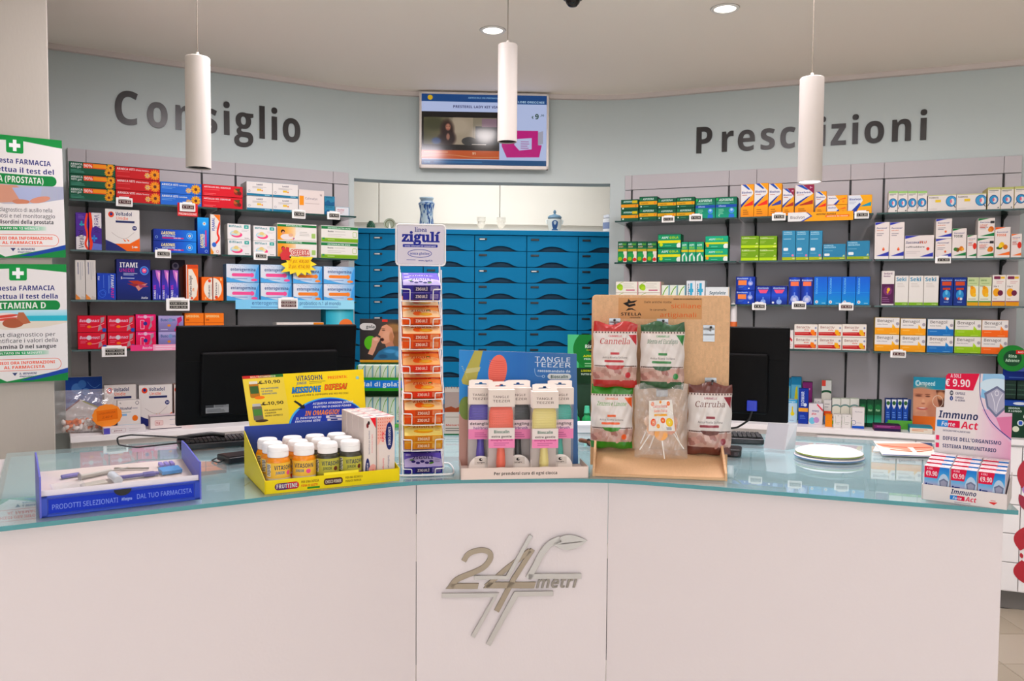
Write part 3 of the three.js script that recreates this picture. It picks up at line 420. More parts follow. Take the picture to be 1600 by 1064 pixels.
  spidi: (p) => p.bg('#ef8c12').t('SPIDIDOL', 0.06, 0.18, 0.2, '#fbe4b8', { max: 0.72 }).t('400', 0.06, 0.4, 0.12, '#7a3c08').r(0, 0.56, 1, 0.03, '#9a5208').lines(0.06, 0.86, 0.5, 1, 0.1, '#6a3806', 0.05),
  puressent: (p) => p.bg('#3fb3c8').grad(0, 0, 1, 1, ['#2a9ab0', '#7fd0dc', '#3aa8bc']).t('puressentiel', 0.2, 0.5, 0.16, '#184858', { max: 0.75 }).c(0.72, 0.5, 0.2, '#e08850'),
  whiteFlat: (p) => p.bg('#efe9e2').r(0.78, 0, 0.22, 1, '#d8922c'),
  // right wall
  aspC: (p) => p.bg('#0d5c44').t('ASPIRINA', 0.2, 0.2, 0.24, '#dfeee6', { max: 0.62, i: 1 }).c(0.1, 0.2, 0.08, '#1f8f5c').r(0, 0.4, 1, 0.3, '#e3b52a').t('rapida', 0.1, 0.55, 0.16, '#8a6a10', { max: 0.4 }).t('C', 0.84, 0.55, 0.28, '#d0402a', { i: 1 }).c(0.1, 0.85, 0.07, '#e8eee8').lines(0.24, 0.83, 0.3, 1, 0.1, '#7fb09c', 0.04),
  aspDark: (p) => p.bg('#0c5a42').t('ASPIRINA', 0.14, 0.22, 0.22, '#dfeee6', { max: 0.5, i: 1 }).r(0.64, 0.1, 0.3, 0.26, '#d8c42c').r(0, 0.46, 1, 0.3, '#e0a62c').t('C', 0.82, 0.62, 0.28, '#b85a1c', { i: 1 }).c(0.12, 0.85, 0.09, '#e8eee8'),
  aspBlue: (p) => p.bg('#128068').grad(0, 0, 1, 1, ['#0b6a52', '#128a70', '#18a085'], 1).t('ASPIRINA', 0.16, 0.14, 0.17, '#e6f4ee', { max: 0.68, i: 1 }).c(0.07, 0.1, 0.06, '#30b060').lines(0.08, 0.25, 0.8, 2, 0.05, '#a9d8c8', 0.02).r(0, 0.36, 1, 0.14, '#1c50a0').t('influenza', 0.14, 0.43, 0.1, '#cfe0f6', { max: 0.35 }).c(0.76, 0.66, 0.13, '#5a9ad8').p([[0.62, 1], [0.64, 0.82], [0.88, 0.82], [0.9, 1]], '#3a7cc8').c(0.76, 0.62, 0.06, '#bfe0f4').lines(0.14, 0.58, 0.26, 4, 0.07, '#a0d8bc', 0.03).t('C', 0.14, 0.9, 0.12, '#e0f0e8'),
  bisA: (p) => bis(p, '#d8402a', '#f2ae1c'), bisB: (p) => bis(p, '#3c4a98', '#f2ae1c'), bisC: (p) => bis(p, '#a83c28', '#eeb422', '#8a2450'),
  bisW: (p) => p.bg('#f2b41c').p([[0, 0], [0.38, 0], [0.55, 0.5], [0.38, 1], [0, 1]], '#f1eeee').p([[0.55, 0.5], [0.62, 0.55], [0.45, 1], [0.3, 1]], '#2c4ca0').t('Bisolvon', 0.05, 0.3, 0.22, '#2c3a7a', { max: 0.4 }).p([[0.55, 0.5], [0.9, 0.25], [0.95, 0.4]], '#e0702c').c(0.8, 0.7, 0.12, '#e89a20'),
  bisBlue: (p) => p.bg('#f0b81e').p([[0, 0], [0.5, 0], [0.62, 0.3], [0.5, 0.5], [0.2, 1], [0, 1]], '#e9edf2').p([[0.55, 0.5], [0.48, 0.42], [0.08, 0.94], [0.12, 1], [0.3, 1]], '#24479a').t('Bisolvon', 0.05, 0.22, 0.16, '#2c3a7a', { max: 0.5, b: 1 }).lines(0.05, 0.36, 0.3, 2, 0.08, '#b4bccc', 0.03).p([[0.5, 0.62], [0.97, 0.38], [0.97, 0.6], [0.6, 0.62]], '#2c9ab0').lines(0.62, 0.86, 0.3, 1, 0.1, '#a87810', 0.03),
  actiT: (p) => acti(p, '#a8d088'), actiB: (p) => acti(p, '#c8cc90'),
  actiW: (p) => p.bg('#efe9e4').r(0, 0, 1, 0.05, '#c9cc96').t('FLUIMUCIL', 0.04, 0.18, 0.12, '#4a4a48', { max: 0.34 }).r(0.26, 0.3, 0.2, 0.16, '#e8cc50').c(0.83, 0.42, 0.32, '#5aa4c8', '#34689a', 0.04).e(0.87, 0.45, 0.07, 0.2, '#f2e8e6').e(0.82, 0.42, 0.04, 0.12, '#d88a98').q([[0.92, 0.66], [0.95, 0.74], [0.98, 0.8]], '#3a4a5a', 0.05).lines(0.04, 0.86, 0.3, 1, 0.1, '#cfc6c2', 0.025),
  golaDark: (p) => p.bg('#1a7c50').r(0, 0, 1, 0.3, '#0c5a40').t('ASPI', 0.08, 0.14, 0.12, '#dfeee6', { max: 0.4 }).t('GOLA', 0.5, 0.14, 0.12, '#8cc83c', { max: 0.4 }).t('BABY', 0.1, 0.26, 0.09, '#e8c0a0', { max: 0.5 }).r(0, 0.36, 1, 0.12, '#c0ac40').r(0.6, 0.48, 0.4, 0.52, '#ece4da').c(0.35, 0.7, 0.16, '#2a9a58').c(0.25, 0.84, 0.1, '#a0c030').c(0.78, 0.88, 0.09, '#c84030'),
  golaY: (p) => p.bg('#0a9068').r(0, 0, 1, 0.06, '#0c6a50').t('ASPI', 0.16, 0.26, 0.22, '#eaf6f0', { max: 0.3, i: 1 }).t('GOLA', 0.5, 0.26, 0.22, '#c8dc30', { max: 0.4 }).c(0.08, 0.22, 0.06, '#20b080').r(0, 0.46, 1, 0.2, '#e8e030').c(0.14, 0.78, 0.13, '#d0e030').c(0.94, 0.85, 0.2, '#eaf2ea').lines(0.3, 0.82, 0.3, 1, 0.1, '#80d0b0', 0.04),
  golaO: (p) => p.bg('#12a884').grad(0, 0, 1, 1, ['#18b090', '#0c9a70'], 1).t('ASPI', 0.16, 0.27, 0.2, '#eaf6f0', { max: 0.28, i: 1 }).t('GOLA', 0.45, 0.27, 0.2, '#b8e048', { max: 0.34 }).r(0, 0.5, 1, 0.16, '#d8e048').c(0.1, 0.76, 0.13, '#f0a838').c(0.92, 0.84, 0.22, '#f4f8f2').lines(0.26, 0.84, 0.3, 1, 0.1, '#90e0c8', 0.04),
  golaS: (p) => p.bg('#0c9a78').t('ASPI', 0.12, 0.16, 0.14, '#eaf6f0', { max: 0.66 }).t('GOLA', 0.1, 0.3, 0.13, '#c0dc40', { max: 0.7 }).r(0, 0.4, 1, 0.12, '#dcc838').p([[0.1, 1], [0.1, 0.7], [0.5, 0.55], [0.9, 0.8], [0.9, 1]], '#eaf2ea').p([[0.3, 1], [0.3, 0.75], [0.6, 0.62], [0.7, 1]], '#18a070'),
  lime: (p) => p.bg('#86ac14').t('FLUIBRON', 0.04, 0.16, 0.17, '#f0f4e0', { max: 0.42 }).lines(0.44, 0.16, 0.4, 1, 0.1, '#dce8b0', 0.05).lines(0.04, 0.42, 0.34, 2, 0.12, '#c8d890', 0.03).r(0, 0.76, 1, 0.24, '#c4e010').p([[0.8, 0.68], [0.9, 0.55], [0.96, 0.68]], '#e8f0b0').t('adulti', 0.78, 0.88, 0.12, '#f4f8d0', { max: 0.18 }),
  tealTall: (p) => p.bg('#4a93b0').t('FLUIMUCIL', 0.1, 0.05, 0.06, '#cfe8f2', { max: 0.64 }).t('MUCOLITICO', 0.1, 0.12, 0.055, '#cfe8f2', { max: 0.66 }).lines(0.1, 0.27, 0.6, 1, 0.1, '#c4e0ea', 0.02).rr(0.1, 0.58, 0.36, 0.1, 0.03, '#f4f8f8').lines(0.1, 0.76, 0.5, 1, 0.1, '#a0cada', 0.015).c(0.82, 0.84, 0.04, '#e090b0').r(0, 0.9, 1, 0.1, '#b8c430').t('600', 0.78, 0.95, 0.06, '#f4f6d8'),
  tealWide: (p) => p.bg('#418aa8').t('FLUIMUCIL', 0.05, 0.1, 0.1, '#cfe8f2', { max: 0.42 }).t('MUCOLITICO', 0.05, 0.22, 0.1, '#cfe8f2', { max: 0.52 }).lines(0.05, 0.42, 0.4, 1, 0.1, '#a8cedc', 0.02).rr(0.06, 0.6, 0.24, 0.16, 0.05, '#f4f8f8').p([[0.86, 0.8], [0.94, 0.68], [0.97, 0.8]], '#e8f0b0').r(0, 0.84, 1, 0.16, '#a4b428').t('bustine', 0.75, 0.92, 0.09, '#f0f4d0', { max: 0.18 }),
  flu: (p) => susp(p, '#35409c', '#35409c', 'drop'), fluW: (p) => p.bg('#efe8e4').p([[0, 0], [0.5, 0], [0, 0.14]], '#35409c').t('SuccovalFLU', 0.03, 0.3, 0.15, '#46466a', { max: 0.72, i: 1 }).t('FLU', 0.5, 0.3, 0.15, '#d07a5a', { max: 0.26, i: 1 }).t('raffreddore', 0.03, 0.5, 0.08, '#444', { max: 0.66 }).c(0.8, 0.58, 0.07, '#d0503c').lines(0.05, 0.68, 0.5, 2, 0.07, '#c8c0c0', 0.02).p([[0.52, 0.92], [0.98, 0.74], [0.98, 0.92]], '#35409c').r(0, 0.92, 1, 0.08, '#f6f2ee').t('●●', 0.36, 0.96, 0.05, '#333', { max: 0.1 }),
  sucB: (p) => susp(p, '#35409c', '#35409c', 'drop', 1), tosseG: (p) => susp(p, '#1f7f4a', '#1f7f4a', 'honey', 0, 'TOSSE'), sucR: (p) => susp(p, '#1f7f4a', '#1f7f4a', 'red', 0), sucG: (p) => susp(p, '#1f7f4a', '#1f7f4a', 'pot', 1), tosseO: (p) => susp(p, '#e0702a', '#e8803a', 'lemon', 0, 'TOSSE'), sucO: (p) => susp(p, '#e8803a', '#e8803a', 'red', 0),
  limeTree: (p) => p.bg('#f4f1e6').c(0.18, 0.5, 0.28, '#a4c838').c(0.22, 0.62, 0.2, '#b8d848').q([[0.04, 0.4], [0.2, 0.1], [0.34, 0.02]], '#7aa028', 0.03).r(0.97, 0, 0.03, 1, '#d08a9a').lines(0.34, 0.2, 0.5, 1, 0.1, '#b8b4a8', 0.03).lines(0.34, 0.36, 0.5, 3, 0.1, '#d4d0c4', 0.03).r(0.46, 0.74, 0.4, 0.09, '#b03a6a'),
  sprout: (p) => p.bg('#eff3e8').q([[0.1, 0.6], [0.4, 0.25], [0.8, 0.08]], '#7ab030', 0.05).r(0.9, 0, 0.1, 1, '#58a8c4').lines(0.2, 0.55, 0.5, 3, 0.1, '#c8d0c0', 0.03).r(0.1, 0.86, 0.6, 0.08, '#58a8c4'),
  septV: (p) => p.bg('#eef2f4').r(0.42, 0.1, 0.26, 0.7, '#58b0cc').r(0.3, 0.35, 0.5, 0.14, '#58b0cc').t('Septolete', 0.2, 0.72, 0.1, '#24445c', { rot: -90, max: 0.6 }).c(0.45, 0.9, 0.04, '#446'),
  sept: (p) => p.bg('#eef2f2').t('Septolete', 0.16, 0.34, 0.26, '#1f4452', { max: 0.7, i: 1 }).p([[0.25, 0.72], [1, 0.62], [1, 1], [0.25, 1]], '#4aa4c4').r(0.5, 0.5, 0.06, 0.1, '#4aa4c4').r(0.95, 0, 0.05, 1, '#e8dcc8'),
  bronO: (p) => p.bg('#1a3f9c').grad(0, 0, 1, 1, ['#12307c', '#2456b8', '#163a90']).t('Bronchenolo', 0.06, 0.13, 0.15, '#e6eefc', { max: 0.58, i: 1 }).r(0.12, 0.26, 0.44, 0.36, '#f09a60').c(0.76, 0.48, 0.18, '#a8b4e0').r(0.72, 0.1, 0.08, 0.3, '#7f98d8').c(0.76, 0.5, 0.09, '#d8d0ec').lines(0.14, 0.7, 0.3, 2, 0.08, '#6f90d0', 0.03).c(0.68, 0.86, 0.05, '#fff'),
  bronP: (p) => p.bg('#163f98').grad(0, 0, 1, 1, ['#12307c', '#2a5cc0', '#12307c'], 1).t('Bronchenolo', 0.12, 0.12, 0.12, '#e6eefc', { max: 0.74, i: 1 }).p([[0.16, 0.2], [0.84, 0.2], [0.7, 0.4], [0.3, 0.4]], '#e06a8c').c(0.5, 0.86, 0.14, '#a8c0ec').r(0.46, 0.6, 0.08, 0.2, '#7fa0dc').c(0.12, 0.9, 0.06, '#fff'),
  bronT: (p) => p.bg('#14378c').grad(0, 0, 1, 1, ['#122c78', '#2456b8', '#122c78']).t('Bronchenolo', 0.06, 0.11, 0.08, '#e6eefc', { max: 0.88, i: 1 }).r(0.16, 0.16, 0.68, 0.16, '#f08a68').c(0.5, 0.8, 0.14, '#b4c0e4').r(0.45, 0.55, 0.1, 0.18, '#7f98d8').c(0.5, 0.82, 0.07, '#e0e0f4').q([[0.12, 0.95], [0.2, 0.7], [0.5, 0.66], [0.8, 0.7], [0.88, 0.95]], '#9ab4e4', 0.02),
  tioc: (p) => p.bg('#1273c4').grad(0, 0, 1, 1, ['#0f66c0', '#0f7ac8', '#1a98c4'], 1).t('TIOCALMINA', 0.22, 0.62, 0.09, '#a8dcf4', { rot: -90, max: 0.58, b: 0 }).r(0, 0.56, 1, 0.01, '#4ab0dc').c(0.22, 0.9, 0.06, '#e0f0f4').c(0.22, 0.9, 0.025, '#d08a9a').lines(0.6, 0.93, 0.3, 1, 0.1, '#c0e4f0', 0.02),
  pelarg: (p) => p.bg('#efeae6').r(0, 0.38, 1, 0.58, '#55224e').t('Sedaril', 0.14, 0.08, 0.07, '#5a3a5a', { max: 0.7 }).t('Bambini', 0.14, 0.15, 0.06, '#5a3a5a', { max: 0.55 }).c(0.5, 0.58, 0.13, '#7a3a70').p([[0.4, 0.62], [0.55, 0.5], [0.64, 0.56], [0.5, 0.68]], '#d8a838').c(0.56, 0.54, 0.05, '#e8c050').lines(0.06, 0.77, 0.6, 3, 0.055, '#a07a9c', 0.015),
  seki: (p) => p.bg('#eeebe6').t('Seki', 0.07, 0.12, 0.18, '#2a86a4', { max: 0.78 }).lines(0.14, 0.26, 0.6, 3, 0.05, '#cac4be', 0.015).r(0, 0.9, 1, 0.1, '#8cb83c').t('sciroppo', 0.56, 0.95, 0.05, '#e8f0d0', { max: 0.34 }),
  bronS: (p) => p.bg('#12387c').t('Bronchenolo', 0.08, 0.1, 0.07, '#d0dcf0', { max: 0.84, i: 1 }).r(0.14, 0.15, 0.72, 0.14, '#c05a38').r(0.2, 0.37, 0.6, 0.07, '#b0482c').e(0.5, 0.62, 0.3, 0.17, '#3c90c0').e(0.5, 0.53, 0.1, 0.09, '#7cc0dc').c(0.44, 0.75, 0.05, '#c05a44').c(0.6, 0.76, 0.05, '#eae4e0').t('tosse', 0.5, 0.87, 0.07, '#bcd0ec', { a: 'center', i: 1 }),
  kidY: (p) => p.bg('#eff0e0').r(0, 0, 1, 0.3, '#d0dcb0').t('GRINTUSS', 0.1, 0.11, 0.08, '#6a8a58', { max: 0.5 }).lines(0.16, 0.2, 0.7, 1, 0.1, '#9ab07c', 0.02).e(0.5, 0.5, 0.26, 0.18, '#ecb82c').c(0.4, 0.36, 0.06, '#e0a020').c(0.62, 0.62, 0.07, '#f0c848').t('3 in 1', 0.06, 0.31, 0.06, '#4a4a48').r(0, 0.83, 1, 0.05, '#5a9048').r(0, 0.88, 1, 0.12, '#e0b030').lines(0.1, 0.75, 0.7, 1, 0.1, '#a8a89a', 0.02),
  kidS: (p) => p.bg('#f2ece6').rr(0.1, 0.04, 0.5, 0.09, 0.02, '#7a3050').r(0.62, 0.05, 0.3, 0.07, '#e4c050').lines(0.3, 0.2, 0.56, 2, 0.05, '#d8b0b0', 0.02).t('3 in 1', 0.08, 0.37, 0.07, '#4a4048').e(0.32, 0.56, 0.26, 0.13, '#e8b030').c(0.62, 0.58, 0.09, '#6a2444').lines(0.08, 0.76, 0.3, 1, 0.1, '#c0b4b0', 0.02).r(0, 0.84, 1, 0.03, '#7a3050').r(0, 0.87, 1, 0.13, '#e4aa2c'),
  benactO: (p) => benact(p, '#f0912c'), benactY: (p) => benact(p, '#f0b82c'), benactG: (p) => benact(p, '#e8bc3c'),
  benactEnd: (p) => p.bg('#f2ece8').p([[0, 0.3], [0.8, 0.5], [0.7, 0.62], [0, 0.45]], '#c03040').lines(0.1, 0.75, 0.6, 2, 0.1, '#d8b0b0', 0.03),
  benY: (p) => benagol(p, '#f0b02c', '#f6c24a', 'miele e limone'), benB: (p) => benagol(p, '#1f76b0', '#3c96cc', 'menta fredda'), benL: (p) => benagol(p, '#a4c828', '#bcd848', 'limone senza zucchero'), benO: (p) => benagol(p, '#f07a24', '#f49a4c', 'vitamina C arancia'),
});
function germina(p, c) { p.bg('#d4dff0').grad(0, 0, 1, 1, ['#eef0f4', '#d8e4f2', '#8ec0e4']).p([[0, 1], [0, 0.72], [0.4, 0.9], [0.7, 1]], '#6ab2e0').p([[1, 0], [1, 1], [0.86, 1], [0.9, 0.4]], '#5aa8dc').t('enterogermina', 0.12, 0.3, 0.24, '#2e4a78', { max: 0.78 }).rr(0.16, 0.5, 0.68, 0.18, 0.09, c).c(0.78, 0.59, 0.12, c).lines(0.16, 0.78, 0.5, 1, 0.1, '#8aa4c8', 0.04).e(0.85, 0.86, 0.1, 0.07, c); for (let i = 0; i < 9; i++) p.c(0.12 + i * 0.06, 0.06 + (i % 3) * 0.05, 0.015, '#7c8a9c'); }
function bis(p, band, yel, corner) { p.bg(yel).grad(0, 0.6, 1, 0.4, ['#f6b81c', '#f0a012'], 1).p([[0, 0], [0.4, 0], [0.95, 0.22], [0.95, 0.3], [0, 0.72]], '#f0eeee').p([[0.06, 0], [0.36, 0], [0.72, 0.16], [0.6, 0.17]], '#2a5aa4').p([[0, 0.72], [0, 0.62], [0.6, 0.4], [0.8, 0.36]], '#1f4590'); if (corner) p.p([[0.4, 0], [1, 0], [1, 0.3]], corner).t('9+', 0.78, 0.1, 0.08, '#f4dfe8'); p.t('Bisolvon', 0.06, 0.25, 0.085, '#343c78', { max: 0.78 }).lines(0.1, 0.32, 0.4, 1, 0.1, '#c08a80', 0.02).p([[0.22, 0.66], [0.96, 0.5], [0.96, 0.64], [0.3, 0.68]], band).lines(0.18, 0.78, 0.44, 3, 0.06, '#a06c10', 0.025); }
function acti(p, c) { p.bg('#efe9e4').r(0, 0, 1, 0.1, c).lines(0.08, 0.13, 0.8, 1, 0.1, '#4e5a50', 0.025).lines(0.08, 0.2, 0.5, 1, 0.1, '#b8b0ac', 0.02).c(0.48, 0.56, 0.2, '#4c9cc4', '#34507a', 0.03).e(0.56, 0.58, 0.16, 0.12, '#eee6e6').e(0.46, 0.56, 0.08, 0.08, '#d07a8c').q([[0.2, 0.68], [0.1, 0.76], [0.02, 0.84]], '#34507a', 0.03).c(0.85, 0.93, 0.03, '#455'); }
function susp(p, c1, c2, kind, wide, word) {
  const k = wide ? 1.6 : 1; p.bg('#f0e9e4').p([[0, 0], [0.72, 0], [0, 0.08 * k]], c1).t('Succoval', 0.1, 0.16 * (wide ? 1.3 : 1), 0.06 * k, '#55557a', { max: 0.74, i: 1 });
  if (word) p.t(word, 0.1, 0.26, 0.11, kind === 'lemon' ? '#d0602c' : '#3a4a48', { max: 0.64 }); else p.t('adulti', 0.1, 0.22 * (wide ? 1.5 : 1), 0.045 * k, '#d08a70', { max: 0.5 }).lines(0.12, 0.3 * (wide ? 1.5 : 1), 0.5, 2, 0.05 * k, '#8a8690', 0.016 * k);
  if (kind === 'drop') p.c(0.62, 0.74 - (wide ? 0.08 : 0), 0.035 * k, '#d0603c').c(0.62, 0.7 - (wide ? 0.08 : 0), 0.02 * k, '#e8a070');
  if (kind === 'honey') p.c(0.66, 0.68, 0.08, '#d08a34').c(0.4, 0.72, 0.07, '#8a5a28').e(0.25, 0.7, 0.14, 0.06, '#4a7a3a').c(0.76, 0.7, 0.05, '#e8b050');
  if (kind === 'red') p.e(0.8, 0.48, 0.2, 0.14, '#c8402c').lines(0.1, 0.34, 0.5, 3, 0.05, '#b05a48', 0.02);
  if (kind === 'pot') p.c(0.8, 0.56, 0.14, '#c8772c').c(0.72, 0.6, 0.1, '#d89440').r(0.74, 0.14, 0.24, 0.13, '#3a3a3c').lines(0.1, 0.38, 0.44, 2, 0.08, '#c06a58', 0.03);
  if (kind === 'lemon') p.c(0.46, 0.58, 0.09, '#ecc83c').c(0.7, 0.65, 0.08, '#c8802c').e(0.3, 0.68, 0.2, 0.05, '#3a6a34').c(0.36, 0.62, 0.06, '#f0d860');
  p.p([[0.1, 0.92], [1, 0.8 - (wide ? 0.06 : 0)], [1, 0.92]], c2).r(0, 0.92, 1, 0.08, '#f7f3ef').t('●●', 0.3, 0.96, 0.035 * k, '#333', { max: 0.14 });
}
function benact(p, c) { p.bg('#f2ece4').t('Benactiv', 0.08, 0.24, 0.27, '#7a4440', { max: 0.6, b: 0 }).t('Gola', 0.42, 0.45, 0.14, '#c05a50', { max: 0.22, i: 1 }).p([[0.02, 0.64], [0.95, 0.6], [0.95, 0.9], [0.02, 0.9]], '#b0262c').lines(0.05, 0.7, 0.6, 1, 0.1, '#d88a80', 0.05).p([[0.72, 0.42], [0.84, 0.44], [0.95, 0.86], [0.8, 0.9], [0.7, 0.7]], c).c(0.92, 0.28, 0.08, '#9aa0b8'); }
function benagol(p, c, c2, s) { p.bg('#efece8').t('Benagol', 0.08, 0.18, 0.24, '#3b3634', { max: 0.68, b: 0 }).t(s, 0.08, 0.4, 0.1, '#6a6a6c', { max: 0.44, b: 0 }).c(0.92, 0.36, 0.1, '#b4aeb4').r(0, 0.6, 1, 0.4, c).p([[0.7, 0.6], [0.72, 0.36], [0.8, 0.5], [0.9, 0.7], [0.88, 0.8], [0.72, 0.78]], c2).e(0.82, 0.7, 0.09, 0.1, c).lines(0.08, 0.72, 0.3, 1, 0.1, 'rgba(255,255,255,.5)', 0.03).lines(0.6, 0.92, 0.3, 1, 0.1, 'rgba(255,255,255,.5)', 0.03); }

const L = (lv, o) => cartons(SL, PL, lv, o), R = (lv, o) => cartons(SR, PR, lv, o);
// left wall, top shelf
L(1, { x: [111.5, 183.5], y: 254.5, rows: 3, art: 'arnicaGreen', side: '#0a4a38', desc: 'dark green and orange ointment carton', name: 'ointment_carton' });
L(1, { x: [183.5, 252.6], y: 262, rows: 3, art: 'arnicaRed', side: '#8a0e18', desc: 'dark red ointment carton with flower', name: 'ointment_carton' });
L(1, { x: [252.6, 317], y: 285.5, rows: 2, art: 'arnicaBlue', side: '#255a98', desc: 'blue ointment carton with yellow flower', name: 'ointment_carton' });
L(1, { x: [317.5, 381], y: 289.5, rows: 2, art: 'artiglio', side: '#8c1020', desc: 'crimson ointment carton with brown roots', name: 'ointment_carton' });
L(1, { x: [386.4, 427, 467], y: [284, 287], rows: 2, art: 'tealBand', side: '#d8d6d4', top: '#1a7d9a', d: 0.16, desc: 'white carton with teal band' });
L(1, { x: [467.7, 507.5], y: 297, art: 'calm', desc: 'cream carton with an orange square' });
L(1, { x: [507.8, 524], y: 306.5, rows: 2, art: 'tealMtn', side: '#2c7894', desc: 'small teal blue carton' });
L(1, { x: [524.7, 546.6], y: 323, art: 'whiteBlueRim', desc: 'small white carton with blue rim at shelf end' });
// second shelf
L(2, { x: [120, 140.2], y: 332, art: 'veradolA', side: '#46286e', desc: 'purple and white carton, left of the pair' });
L(2, { x: [140.5, 161], y: 332, art: 'veradolB', side: '#46286e', desc: 'white and purple carton, right of the pair' });
L(2, { x: [166, 220.3], y: 327, art: 'voltadol', side: '#b0a8a4', d: 0.05, res: 5, desc: 'large white plaster box with orange corner', jit: 0.12 });
L(2, { x: [240.6, 308.3], y: 358.5, rows: 2, art: 'lasonil', side: '#0a357e', desc: 'long blue gel carton lying flat' });
L(2, { x: [309.3, 328], y: 339.5, art: 'lasonilV', side: '#0a357e', desc: 'blue gel carton standing upright' });
L(2, { x: [329.7, 345.8], y: 335, art: 'viamal', side: '#e8e2dc', desc: 'white gel carton with orange swirl standing upright' });
L(2, { x: [[356.5, 393], [396.5, 432.3], [0]], y: [349.8, 353], rows: 2, art: 'bifilact', desc: 'white carton with teal word' });
L(2, { x: [434, 495.8], y: 349.5, rows: 2, art: 'enterolactisFam', side: '#e6e2da', desc: 'white carton with orange picture' });
L(2, { x: [502, 559.8], y: 353, rows: 2, art: 'enterolactis', side: '#e6e2da', desc: 'white carton with lime foot' });
// third shelf
L(3, { x: [118, 134, 150.6], y: 406, art: 'greyPair', side: '#c9c5c0', desc: 'tall pale grey carton' });
L(3, { x: [152, 182], y: 426.5, art: 'itamifast', side: '#183a86', desc: 'small royal blue carton with upright pink word' });
L(3, { x: [182.3, 236], y: 405, art: 'itami', side: '#101c54', res: 5, desc: 'large navy plaster box with white word' });
L(3, { x: [238.3, 252.4, 265.2, 279.7], y: 421.5, art: 'itamigel', side: '#2c2468', desc: 'slim purple gel carton' });
L(3, { x: [268, 290], y: 406, z: 0.2, art: 'voltDark', side: '#241c28', d: 0.05, desc: 'dark carton standing behind the purple gel cartons' });
L(3, { x: [291, 310.5], y: 413.5, art: 'voltaren', side: '#d8642c', desc: 'tall orange and white gel carton' });
L(3, { x: [315, 332.6], y: 432.5, art: 'voltSmallA', side: '#d87420', desc: 'small orange carton with white oval, left of the pair' });
L(3, { x: [333, 349.5], y: 432.5, art: 'voltSmallB', side: '#d87420', desc: 'small orange carton with white oval, right of the pair' });
L(3, { x: [[354, 405.5], [407.5, 456.5], [0]], y: [412.5, 413.5], rows: 2, art: 'germinaPink', side: '#8ab4d8', desc: 'pale blue carton with pink vial' });
L(3, { x: [[458, 504], [505.8, 554.6], [0]], y: [415.5, 416.5], rows: 2, art: 'germinaOrange', side: '#8ab4d8', desc: 'pale blue carton with orange vial' });
// fourth shelf
L(4, { x: [[120, 165.7], [167, 210.5], [0]], y: [493, 493], rows: 2, art: 'buscoRed', side: '#8c0c2a', desc: 'crimson carton with grey figure' });
L(4, { x: [211.3, 243.6], y: 491, rows: 2, art: 'buscoPink', side: '#9a1048', desc: 'magenta carton with pink word' });
L(4, { x: [246.6, 286.5], y: 493, rows: 2, art: 'buscoLav', side: '#8078a0', desc: 'lavender carton with magenta figure' });
L(4, { x: [288, 318.6, 349.5], y: 489, rows: 2, art: 'spidi', side: '#c8700c', desc: 'orange carton above the monitor' });
L(4, { x: [432, 506], y: 503.5, art: 'whiteFlat', desc: 'wide white carton with orange end just above the monitor' });
L(4, { x: [509, 553], y: 481, art: 'puressent', side: '#238a9c', desc: 'turquoise carton at the right end' });
// right wall, top shelf
R(1, { x: [968, 995.6], y: 311.5, rows: 2, art: 'aspDark', side: '#0a4634', desc: 'dark green carton with orange band' });
R(1, { x: [996.4, 1024.6, 1053.8, 1082.8], y: [307, 309.5, 307.8], rows: 2, art: 'aspC', side: '#0a4634', desc: 'green carton with yellow band' });
R(1, { x: [1083.6, 1115, 1148.6], y: [309, 307.5], art: 'aspBlue', side: '#0c4a3c', desc: 'green carton with blue band' });
R(1, { x: [1154, 1174.7, 1197, 1218.2], y: [287.8, 286, 286.5], art: ['bisA', 'bisA', 'bisB'], side: '#d89a14', desc: ['tall yellow syrup carton with red band', 'tall yellow syrup carton with red band', 'tall yellow syrup carton with navy band'], name: 'syrup_carton' });
R(1, { x: [1218.8, 1237.3], y: 294, art: 'bisC', side: '#d89a14', desc: 'shorter yellow syrup carton with maroon corner', name: 'syrup_carton' });
R(1, { x: [1238.2, 1268], y: 288.5, art: 'bisC', side: '#c8860c', desc: 'wide yellow syrup carton with maroon corner', name: 'syrup_carton' });
R(1, { x: [1270, 1287.8], y: 299, art: 'bisA', side: '#d89a14', desc: 'shorter yellow syrup carton with red band', name: 'syrup_carton' });
R(1, { x: [1288.6, 1320], y: 305, rows: 2, art: 'bisW', side: '#d89a14', desc: 'white and yellow carton lying flat' });
R(1, { x: [1320.7, 1358.6], y: 304.5, art: 'bisBlue', side: '#d89a14', desc: 'white and yellow carton with teal band' });
R(1, { x: [1383.6, 1398.4, 1413.8, 1428.6, 1444], y: 298.3, art: 'actiT', side: '#d8d0c8', desc: 'slim white carton with green top' });
R(1, { x: [1445, 1489.5, 1536], y: [304, 302.5], art: 'actiW', side: '#ddd6d0', desc: 'wide white carton with blue disc' });
R(1, { x: [1537.5, 1558, 1579, 1601], y: [292.5, 292, 291], art: 'actiB', side: '#c9c08c', d: 0.16, top: '#b0b070', desc: 'tall white carton with magnifier disc' });
